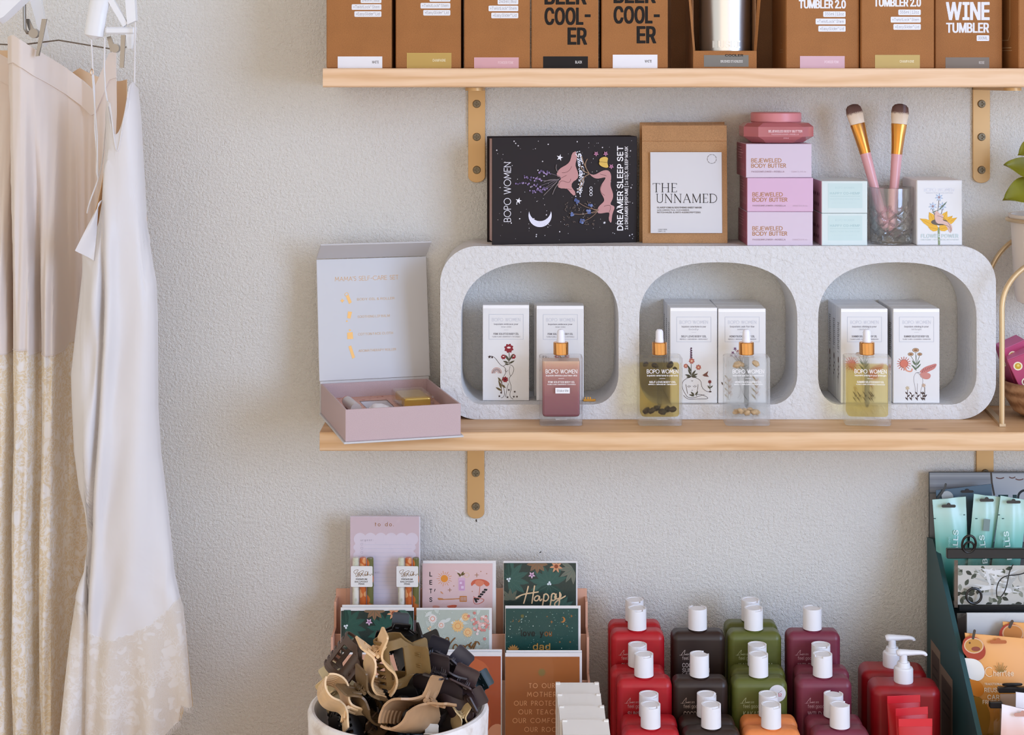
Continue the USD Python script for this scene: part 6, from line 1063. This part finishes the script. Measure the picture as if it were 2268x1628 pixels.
clip('tan long claw clip lying diagonally across the front of the heap', 'long', 'b08a66', 946, 1558, 1.862, (.78, .55, .15), (-.38, .42, .85), 1.2, .06)
clip('cream claw clip lying at the left rim of the bowl', 'short', 'e8c69c', 763, 1566, 1.878, (.55, -.75, .35), (.5, .25, .85), .98, .12)
clip('dark brown claw clip with open window leaning at the left', 'window', BRN, 779, 1474, 1.92, (.6, -.5, .6), (.5, .85, 0), .82)
clip('olive brown claw clip standing below the cream upright one', 'short', '6b5336', 801, 1531, 1.875, (-.4, .8, .4), (.3, .25, 1), 1.1, .1)
clip('black claw clip peeking over the top of the heap', 'long', BLK_, 885, 1398, 1.965, (.2, 1, .25), (.8, .45, 0), .8)
clip('black claw clip with raised handle behind the olive window clip', 'short', BLK_, 928, 1430, 1.945, (.6, .8, .2), (.5, -.2, 1), 1.)
clip('dark violet-grey claw clip at the upper right of the heap', 'long', '2c282f', 962, 1458, 1.935, (.2, .85, .5), (.85, -.4, .1), .95)
clip('violet-grey claw clip lying under the upper right one', 'long', '3b363e', 1005, 1478, 1.925, (.5, .65, .45), (.7, -.6, .1), .95)
clip('dark mauve-brown claw clip at the right middle of the heap', 'long', '352b2d', 972, 1494, 1.895, (-.15, .7, .65), (.9, -.35, .1), .95)
clip('plum brown window clip near the right rim', 'window', '402f30', 1022, 1520, 1.90, (.2, .8, .5), (.85, -.35, .2), .9)
clip('dark teal window clip at the right rim of the bowl', 'window', NAVY, 1060, 1512, 1.93, (.75, .5, .25), (.6, -.75, .2), .62)
clip('small cream claw clip low at the right inside the bowl', 'short', 'cdb285', 1021, 1586, 1.888, (0, 1, .25), (.4, 0, 1), .66)
clip('plum brown claw clip low at the right of the heap', 'long', '39292a', 1036, 1556, 1.895, (.7, .4, .5), (.4, -.9, 0), .85)
clip('pale cream claw clip tucked at the left back rim', 'short', 'd8c8a4', 744, 1512, 1.95, (-.35, .9, .2), (.8, .4, -.4), .9)
clip('cream claw clip with teeth up deep at the left', 'short', 'd9bd8e', 738, 1540, 1.945, (-.5, .6, .5), (.75, .6, 0), .85)
clip('dark blue-black claw clip at the front rim', 'long', '1d2429', 897, 1634, 1.864, (-.1, .7, .6), (1, .1, 0), .6)
clip('off-white claw clip just showing at the front rim', 'short', 'd9d4cc', 955, 1636, 1.868, (0, 1, .3), (1, 0, .1), .6)
clip('brown claw clip deep at the lower left of the heap', 'long', '6b5038', 822, 1612, 1.895, (.5, .4, .7), (.8, .65, 0), .8)
bl = ('back left', 'back', 'back right', 'right', 'front right', 'front', 'front left', 'left', 'middle')
rr = random.Random(3)
for k in range(9):
    a = 2.3 - k * 2 * math.pi / 8; q = .046 if k < 8 else 0; x, y = BXC + q * math.cos(a), BY + q * math.sin(a); D = y + DW
    clip('black claw clip buried at the %s of the heap, teeth showing between other clips' % bl[k], 'long', (BLK_, '241c19', '2d211c')[k % 3], CX + x * FPX / D, HY + (EYE - ZB + (.022 if k < 8 else .0)) * FPX / D, D, (rr.uniform(-1, 1), rr.uniform(-.3, 1), rr.uniform(-1, 1)), (rr.uniform(-1, 1), rr.uniform(-1, 1), rr.uniform(-1, 1)), .9)
for k, (px, py, D, w_) in enumerate(((880, 1545, 1.90, 'centre'), (850, 1590, 1.87, 'centre left'), (930, 1520, 1.92, 'upper centre'), (985, 1590, 1.87, 'centre right'), (790, 1600, 1.87, 'lower left'), (900, 1600, 1.86, 'lower centre'))):  # dark clips added to blacken the deep gaps of the heap
    clip('dark claw clip added low in the %s of the heap to darken its gaps' % w_, ('long', 'short')[k % 2], ('1f1916', '2a1f1a')[k % 2], px, py + 24, D + .03, (rr.uniform(-.6, .6), rr.uniform(-1, -.2), rr.uniform(-.6, .6)), (rr.uniform(-1, 1), rr.uniform(-.2, .6), rr.uniform(-1, 1)), .95)
# ------------------------------------------------------------------ clothes hanging at the left
def satin(name, c, tr, rough=.42, sheen=.25, tf=.28):
    return graph(name, {'t': ('texture_coordinate', {}), 'n': ('noise_texture', {'scale': 9, 'detail': 4, 'distortion': .7}), 'b': ('bump', {'strength': .35, 'distance': .006}), 'p': ('principled_bsdf', {'base_color': lin(c), 'roughness': rough, 'sheen_weight': sheen, 'specular_ior_level': .35}), 'tl': ('translucent_bsdf', {'color': lin(tr)}), 'm': ('mix_closure', {'fac': tf})},
                 [('t.object', 'n.vector'), ('n.fac', 'b.height'), ('b.normal', 'p.normal'), ('p.BSDF', 'm.closure1'), ('tl.BSDF', 'm.closure2')], 'm.closure')
def lace_solid(name, net, motif, seed):
    return graph(name, {'t': ('texture_coordinate', {}), 'mp': ('mapping', {'location': (seed, seed * .7, 0)}), 'nw': ('noise_texture', {'scale': 55, 'detail': 2}), 'ad': ('mix_vector', {'fac': .035}), 'v': ('voronoi_texture', {'scale': 62., 'feature': 'smooth_f1', 'smoothness': .4}), 'v2': ('voronoi_texture', {'scale': 150., 'feature': 'distance_to_edge'}),
        'r1': ('rgb_ramp', {'ramp': [(.0, (1, 1, 1)), (.30, (1, 1, 1)), (.40, (0, 0, 0))]}), 'r2': ('rgb_ramp', {'ramp': [(0, (.8, .8, .8)), (.06, (.8, .8, .8)), (.14, (0, 0, 0))]}), 'mx': ('mix', {'mix_type': 'lighten', 'fac': 1.}), 'c': ('mix', {'color1': lin(net), 'color2': lin(motif)}), 'p': ('principled_bsdf', {'roughness': .8}), 'tl': ('translucent_bsdf', {'color': lin(motif)}), 'm': ('mix_closure', {'fac': .25}), 'b': ('bump', {'strength': .2, 'distance': .002})},
        [('t.object', 'mp.vector'), ('mp.vector', 'nw.vector'), ('mp.vector', 'ad.a'), ('nw.color', 'ad.b'), ('ad.result', 'v.vector'), ('ad.result', 'v2.vector'), ('v.distance', 'r1.fac'), ('v2.distance', 'r2.fac'), ('r1.color', 'mx.color1'), ('r2.color', 'mx.color2'), ('mx.color', 'c.fac'), ('c.color', 'p.base_color'), ('mx.color', 'b.height'), ('b.normal', 'p.normal'), ('p.BSDF', 'm.closure1'), ('tl.BSDF', 'm.closure2')], 'm.closure')
def lace_look(name, net, motif, op, seed):
    """Lace: dense flower motifs, thin leafy strands and a see-through net between."""
    if op >= 1: return lace_solid(name, net, motif, seed)
    return graph(name, {'t': ('texture_coordinate', {}), 'mp': ('mapping', {'location': (seed, seed * .7, 0)}), 'nw': ('noise_texture', {'scale': 55, 'detail': 2}), 'ad': ('mix_vector', {'fac': .035}), 'v': ('voronoi_texture', {'scale': 62., 'feature': 'smooth_f1', 'smoothness': .4}), 'v2': ('voronoi_texture', {'scale': 150., 'feature': 'distance_to_edge'}), 'v3': ('voronoi_texture', {'scale': 420., 'feature': 'distance_to_edge'}), 'nb': ('noise_texture', {'scale': 22, 'detail': 3, 'distortion': 1.2}),
        'r1': ('rgb_ramp', {'ramp': [(.0, (1, 1, 1)), (.30, (1, 1, 1)), (.40, (0, 0, 0))]}), 'r2': ('rgb_ramp', {'ramp': [(0, (1, 1, 1)), (.06, (1, 1, 1)), (.12, (0, 0, 0))]}), 'rb': ('rgb_ramp', {'ramp': [(.46, (0, 0, 0)), (.54, (1, 1, 1))]}), 'r3': ('rgb_ramp', {'ramp': [(0, (1, 1, 1)), (.1, (1, 1, 1)), (.2, (op, op, op))]}),
        'mu': ('mix', {'mix_type': 'multiply', 'fac': 1.}), 'mx': ('mix', {'mix_type': 'lighten', 'fac': 1.}), 'al': ('mix', {'mix_type': 'lighten', 'fac': 1.}), 'c': ('mix', {'color1': lin(net), 'color2': lin(motif)}), 'p': ('principled_bsdf', {'roughness': .8, 'sheen_weight': .2}), 'tl': ('translucent_bsdf', {'color': lin(motif)}), 'm': ('mix_closure', {'fac': .35}), 'tr': ('transparent_bsdf', {}), 'm2': ('mix_closure', {}), 'b': ('bump', {'strength': .2, 'distance': .002})},
        [('t.object', 'mp.vector'), ('mp.vector', 'nw.vector'), ('mp.vector', 'ad.a'), ('nw.color', 'ad.b'), ('ad.result', 'v.vector'), ('ad.result', 'v2.vector'), ('mp.vector', 'v3.vector'), ('ad.result', 'nb.vector'), ('v.distance', 'r1.fac'), ('v2.distance', 'r2.fac'), ('nb.fac', 'rb.fac'), ('v3.distance', 'r3.fac'),
         ('r2.color', 'mu.color1'), ('rb.color', 'mu.color2'), ('r1.color', 'mx.color1'), ('mu.color', 'mx.color2'), ('mx.color', 'c.fac'), ('mx.color', 'al.color1'), ('r3.color', 'al.color2'), ('c.color', 'p.base_color'), ('mx.color', 'b.height'), ('b.normal', 'p.normal'), ('p.BSDF', 'm.closure1'), ('tl.BSDF', 'm.closure2'), ('al.color', 'm2.fac'), ('tr.BSDF', 'm2.closure1'), ('m.closure', 'm2.closure2')], 'm2.closure')
SLIP, SKIRT = satin('ivory_satin', 'e5e1e2', 'ecd9c4', tf=.16), satin('cream_cotton', 'efe8e3', 'f4cf9f', .6, .35, .28)  # the skirt's peach transmission colour puts warm bounce light into the fold valleys
INNER = satin('warm_bounce_inside', 'efd6b4', 'f2cc96', .6, .2, .35); LACE, LACE2, LACEIN = lace_look('ivory_lace', 'efe8e1', 'f7f4f3', .88, 3.), lace_look('cream_lace', 'e8d6b8', 'f6f1ec', 1., 8.), lace_look('warm_bounce_lace', 'ecd5ae', 'f2e6d2', 1., 5.)  # inner cloth and back lace have warm bounced light painted into their colour
def interp(tab, y):
    if y <= tab[0][0]: return tab[0][1]
    for (a, p), (b, q) in zip(tab, tab[1:]):
        if y <= b: return p + (q - p) * (y - a) / (b - a)
    return tab[-1][1]
def sheet(L, R, y0, y1, depth, D, nu=70, nv=90, top=None, bot=None):
    """A hanging sheet between the edges L(y), R(y) (photo pixels at distance D), pushed out by depth(px, py, u)."""
    P = np.zeros((nu, nv, 3))
    for j, v in enumerate(np.linspace(0, 1, nv)):
        for i, u in enumerate(np.linspace(0, 1, nu)):
            ya, yb_ = y0, y1; x = None
            for _ in range(2):
                y = ya + (yb_ - ya) * v; x = L(y) + (R(y) - L(y)) * u
                ya, yb_ = (top(x) if top else y0), (bot(x) if bot else y1)
            y = ya + (yb_ - ya) * v; P[i, j] = (wx(x, D), D - DW - depth(x, y, u), wz(y, D))
    return P
# --- skirt on its clip hanger
DK = 2.205; zt = wz(80, DK)
skL = lambda y: -46.; skR = lambda y: interp([(80, 262), (130, 262), (250, 262), (700, 235), (1700, 235)], y)
pl1 = [(-46, .0), (0, .004), (34, .0), (38, .018), (42, .044), (55, .056), (75, .060), (100, .050), (125, .022), (150, .002), (180, -.006), (215, .004), (262, .010)]
pl2 = [(-46, .0), (-10, .03), (8, .045), (24, .05), (34, .040), (38, -.022), (47, -.022), (51, .047), (62, .060), (88, .056), (94, .030), (102, .022), (112, .048), (125, .058), (140, .052), (147, -.006), (165, -.026), (200, -.020), (235, .0)]
def skd(x, y, u):
    q = min(1, max(0, (y - 200) / 420)); return (1 - q) * interp(pl1, x) + q * interp(pl2, x + 3 * math.sin(y * .006)) + .0015 * math.sin(x * .35 + y * .01) * q
topline = [(-46, 105), (0, 118), (37, 140), (38.5, 84), (60, 80), (78, 92), (110, 118), (150, 152), (205, 197), (214, 190), (232, 150), (246, 118), (262, 113)]
tp = lambda x: interp(topline, x)
o = (0, 0, 0)
t = thing('skirt', 'cream cotton skirt with lace hem hanging from metal clips at the left edge', 'skirt', o)
part(t, 'fabric_front', thick(grid(sheet(skL, skR, 80, 772, skd, DK, 130, 50, top=lambda x: tp(x) + 58, bot=lambda x: 774 if x < 50 or 90 < x < 148 else 762)), .0008), SKIRT, smooth=60)
part(t, 'waistband', thick(grid(sheet(skL, skR, 80, 140, lambda x, y, u: skd(x, 120, u) + .002, DK, 130, 8, top=tp, bot=lambda x: tp(x) + 59)), .0022), SKIRT, smooth=60)
part(t, 'lace_hem', grid(sheet(skL, skR, 760, 1760, lambda x, y, u: skd(x, y, u) + .0015 * math.sin(y * .02 + x * .2), DK, 130, 44, top=lambda x: 773 if x < 50 or 90 < x < 148 else 761)), LACE2, smooth=60)
part(t, 'fabric_back', thick(grid(sheet(skL, lambda y: skR(y), 150, 1760, lambda x, y, u: -.055 + .010 * math.sin(x * .05), DK, 60, 50, top=lambda x: 110 if x < 40 else 150 + 30 * abs(math.sin(x * .02)))), .0008), INNER, smooth=60)
part(t, 'hem_seam', tube([tuple(p) for p in sheet(skL, skR, 766, 767, lambda x, y, u: skd(x, 768, u) + .0012, DK, 130, 2, top=lambda x: 772 if x < 50 or 90 < x < 148 else 760)[:, 0]], .0008, 5), SKIRT)
# --- slip dress in front of it
DL = 2.125
sL = [(180, 296), (215, 240), (330, 236), (370, 226), (400, 218), (440, 198), (480, 188), (540, 183), (600, 184), (700, 172), (760, 165), (830, 158), (900, 160), (1000, 165), (1080, 177), (1150, 193), (1200, 197), (1260, 190), (1320, 172), (1400, 158), (1500, 148), (1700, 130)]
sR = [(180, 304), (230, 312), (330, 320), (400, 325), (420, 327), (440, 333), (462, 332), (500, 337), (600, 347), (700, 350), (900, 350), (1000, 355), (1100, 367), (1200, 380), (1260, 388), (1310, 400), (1340, 408), (1400, 414), (1500, 422), (1560, 428), (1700, 432)]
fL, fR = (lambda y: interp(sL, y)), (lambda y: interp(sR, y))
def sld(x, y, u):
    c = math.sqrt(max(0, 1 - (2 * u - 1) ** 2)); q = min(1, max(0, (y - 380) / 300)); cre = interp([(330, 236), (480, 238), (600, 240), (760, 238), (900, 228), (1000, 222), (1100, 214), (1250, 205), (1400, 198), (1700, 185)], y)
    g = math.exp(-((x - cre) / 5.5) ** 2); g2 = math.exp(-((x - cre - 16) / 13) ** 2); g3 = math.exp(-((x - cre + 20) / 14) ** 2)
    f = .030 * c ** .8 - q * .012 * g + q * .008 * g2 + q * .006 * g3 * math.sin(y * .02 + 1) + q * .0035 * math.sin((x - 250) * .06 + y * .004) + .0022 * q * math.sin((x * .9 + y * .35) * .08) * math.exp(-((x - 245) / 35) ** 2)
    return f + max(0, y - 1300) / 300 * .012 * math.sin(u * 19 + .8)
hem = [(120, 1322), (165, 1320), (180, 1315), (196, 1322), (201, 1378), (215, 1388), (232, 1397), (250, 1402), (262, 1398), (280, 1391), (300, 1388), (320, 1378), (345, 1368), (360, 1352), (380, 1338), (400, 1318), (440, 1300)]
hl = lambda x: interp(hem, x) + 4 * abs(math.sin(x * .16))
vneck = lambda x: interp([(180, 400), (215, 396), (232, 340), (238, 248), (244, 222), (250, 226), (262, 285), (272, 331), (280, 285), (290, 238), (298, 190), (303, 181), (312, 232), (320, 330), (326, 404), (340, 440)], x)
t = thing('slip_dress', 'ivory satin slip dress with eyelash lace hem hanging in front of the cream skirt', 'dress', (0, 0, 0))
part(t, 'satin_front', thick(grid(sheet(fL, fR, 182, 1400, sld, DL, 90, 120, top=vneck, bot=hl)), .0008), SLIP, smooth=60)
part(t, 'satin_back', thick(grid(sheet(lambda y: fL(y) + 2, lambda y: fR(y) - 7, 240, 1400, lambda x, y, u: -.026 * math.sqrt(max(0, 1 - (2 * u - 1) ** 2)) + .001, DL, 40, 60, top=lambda x: interp([(180, 420), (205, 402), (240, 330), (300, 300), (330, 420)], x), bot=hl)), .0008), INNER, smooth=60)
hb = lambda x: interp([(120, 1700), (350, 1660), (360, 1625), (392, 1596), (400, 1590), (405, 1552), (426, 1560), (440, 1560)], x)
lf = sheet(fL, fR, 1330, 1680, lambda x, y, u: sld(x, y, u) + .0006, DL, 110, 36, top=lambda x: hl(x) - 3, bot=hb); part(t, 'lace_hem', grid(lf), LACE, smooth=60)
lb = sheet(lambda y: fL(y) - 2, lambda y: fR(y) - 2, 1330, 1690, lambda x, y, u: -.028 * math.sqrt(max(0, 1 - (2 * u - 1) ** 2)) + .004 * math.sin(x * .1), DL, 50, 30, top=lambda x: hl(x) - 3, bot=lambda x: hb(x) + 10); part(t, 'lace_hem', grid(lb), LACEIN, smooth=60)
rr = random.Random(17); c = UsdGeom.BasisCurves.Define(stage, t + '/eyelash_fringe'); pts = []; n = 0
for i in range(109):
    for k in range(4):
        a = lf[i, -1] + (lf[i + 1, -1] - lf[i, -1]) * rr.random(); d = np.array([rr.uniform(-.001, .0035), rr.uniform(-.002, .002), -rr.uniform(.003, .008)]); pts += [a, a + d * .5 + [0, 0, .0004], a + d]; n += 1
c.CreatePointsAttr(Vt.Vec3fArray([Gf.Vec3f(*map(float, p)) for p in pts])); c.CreateCurveVertexCountsAttr([3] * n); c.CreateTypeAttr('linear'); c.CreateWidthsAttr([.00035]); c.SetWidthsInterpolation('constant'); c.GetPrim().SetCustomDataByKey('kind', 'stuff')
UsdShade.MaterialBindingAPI.Apply(c.GetPrim()).Bind(SLIP)
def pp(x, y, D=DL, d=0.): return (wx(x, D), D - DW - d, wz(y, D))
part(t, 'strap', tube([pp(237, 84, d=.012), pp(236, 150, d=.012), pp(238, 200, d=.011), pp(243, 226, d=.012)], .0012, 6), SLIP); part(t, 'strap', tube([pp(304, 50, d=.012), pp(303, 120, d=.012), pp(302, 184, d=.011)], .0011, 6), SLIP)
part(t, 'strap', tube([pp(204, 88, d=.004), pp(207, 150, d=.004), pp(211, 185, d=.006), pp(214, 290, d=.008), pp(219, 340, d=.01), pp(221, 380, d=.016), pp(224, 394, d=.016)], .0011, 6), SLIP); part(t, 'strap', tube([pp(206, 160, d=.005), pp(209, 185, d=.007), pp(219, 300, d=.009), pp(222, 360, d=.014), pp(224, 394, d=.017)], .0009, 6), SLIP)
part(t, 'strap_slider', tube([pp(206 + 3 * math.cos(a), 160 + 7 * math.sin(a), d=.0055) for a in np.linspace(0, 6.3, 14)], .0006, 5), flat('c9a27c', .3, .8))
for pts_ in ([(238, 250), (230, 330), (225, 392), (212, 430), (200, 470)], [(252, 228), (262, 285), (272, 332), (282, 285), (292, 236), (303, 184)]): part(t, 'bound_edge', tube(spline([pp(x, y, d=sld(x, y, (x - fL(y)) / max(fR(y) - fL(y), 1)) + .0006) for x, y in pts_], 30), .0009, 6), SLIP)
flap = np.zeros((14, 12, 3))
for i, u in enumerate(np.linspace(0, 1, 14)):
    for j, v in enumerate(np.linspace(0, 1, 12)):
        x = (1 - v) * (236 - 8 * u) + v * (184 + 36 * u); y = 440 + 40 * u * 0 + v * 108 + u * (10 + 14 * v); flap[i, j] = pp(x, y, d=.034 + .006 * math.sin(3 * u + 2 * v) - .010 * (1 - v))
part(t, 'armhole_flap', thick(grid(flap), .001), SLIP, smooth=60)
# --- hangers
HP = flat('e4e4e8', .3)
def oval_tube(pts, a, n=30, f=.6):
    m = tube(spline(pts, n), a, 14); c = np.mean([p[1] for p in pts]); m.vertices[:, 1] = c + (m.vertices[:, 1] - c) * f; return m
t = thing('hanger', 'white plastic hanger holding the slip dress straps at the upper left', 'hanger', (0, 0, 0))
part(t, 'shoulder', oval_tube([pp(250, -60), pp(228, -12), pp(221, 6), pp(217, 24), pp(212, 52), pp(208, 76), pp(207, 90)], np.r_[np.full(14, .0125), np.linspace(.0125, .0112, 12), [.009, .006, .003, .0005]]), HP); part(t, 'shoulder_pad', oval_tube([pp(218, 16), pp(214, 40), pp(209, 70), pp(206, 89)], np.r_[[.002, .011], np.full(24, .0122), [.009, .006, .003, .0005]]), HP)
part(t, 'strut', hull([pp(x, y, d=d) for x, y in ((240, 2), (252, -2), (284, 52), (274, 60)) for d in (-.004, .004)]), HP); part(t, 'arm', hull([pp(x, y, d=d) for x, y in ((279, -4), (300, -4), (303, 46), (284, 55)) for d in (-.006, .006)]), HP)
part(t, 'crossbar', bx(wx(234, DL), wx(300, DL), DL - DW - .005, DL - DW + .005, wz(76, DL), wz(60, DL), .002), HP); part(t, 'strap_tab', hull([pp(x, y, d=d) for x, y in ((278, 70), (302, 60), (300, 84), (293, 108), (284, 108)) for d in (-.003, .003)]), HP)
t = thing('hanger', 'white plastic hanger end at the top left corner above the cream skirt', 'hanger', (0, 0, 0))
part(t, 'shoulder', hull([pp(x, y, d=d) for x, y, d in ((-20, 2, .004), (-20, 50, .004), (8, 53, .004), (20, 46, .004), (76, -6, .004), (36, -30, .004), (0, 4, .016), (4, 44, .016), (16, 38, .016), (64, -8, .016))]), HP); part(t, 'arm', hull([pp(x, y, 2.2, d) for x, y in ((68, 0), (92, -4), (108, 90), (100, 104), (86, 66)) for d in (-.004, .004)]), HP)
t = thing('clip_hanger', 'chrome clip hanger bar with two clips gripping the cream skirt waistband', 'hanger', (0, 0, 0)); DH = DK - .052
part(t, 'bar', tube([pp(x, y, DH + .03) for x, y in ((-20, 97), (40, 100), (130, 89), (250, 109), (280, 104))], .0011, 6), CHROME); part(t, 'hook_wire', tube([pp(54, -20, DH), pp(54, 30, DH), pp(55, 64, DH), pp(60, 72, DH), pp(76, 75, DH)], .0022, 8), CHROME)
def clamp(pts, D, nm='clip_jaw', d=.003): part(t, nm, hull([pp(x, y, D, q) for x, y in pts for q in (0, d)]), CHROME)
clamp([(94, 42), (105, 42), (88, 124), (80, 125)], DH - .008); clamp([(95, 76), (98, 76), (86, 122), (83, 122)], DH - .0115, 'jaw_rib', .001); clamp([(57, 42), (66, 42), (78, 70), (70, 80)], DH + .012); part(t, 'clip_pivot', moved(trimesh.creation.cylinder(.006, .010, sections=18), pp(76, 74, DH), rx=90), CHROME)
clamp([(269, 78), (279, 78), (275, 150), (266, 150)], 2.10); clamp([(238, 82), (246, 80), (256, 106), (246, 116)], 2.15); part(t, 'clip_pivot', moved(trimesh.creation.cylinder(.0055, .010, sections=18), pp(256, 107, 2.13), rx=90), CHROME)
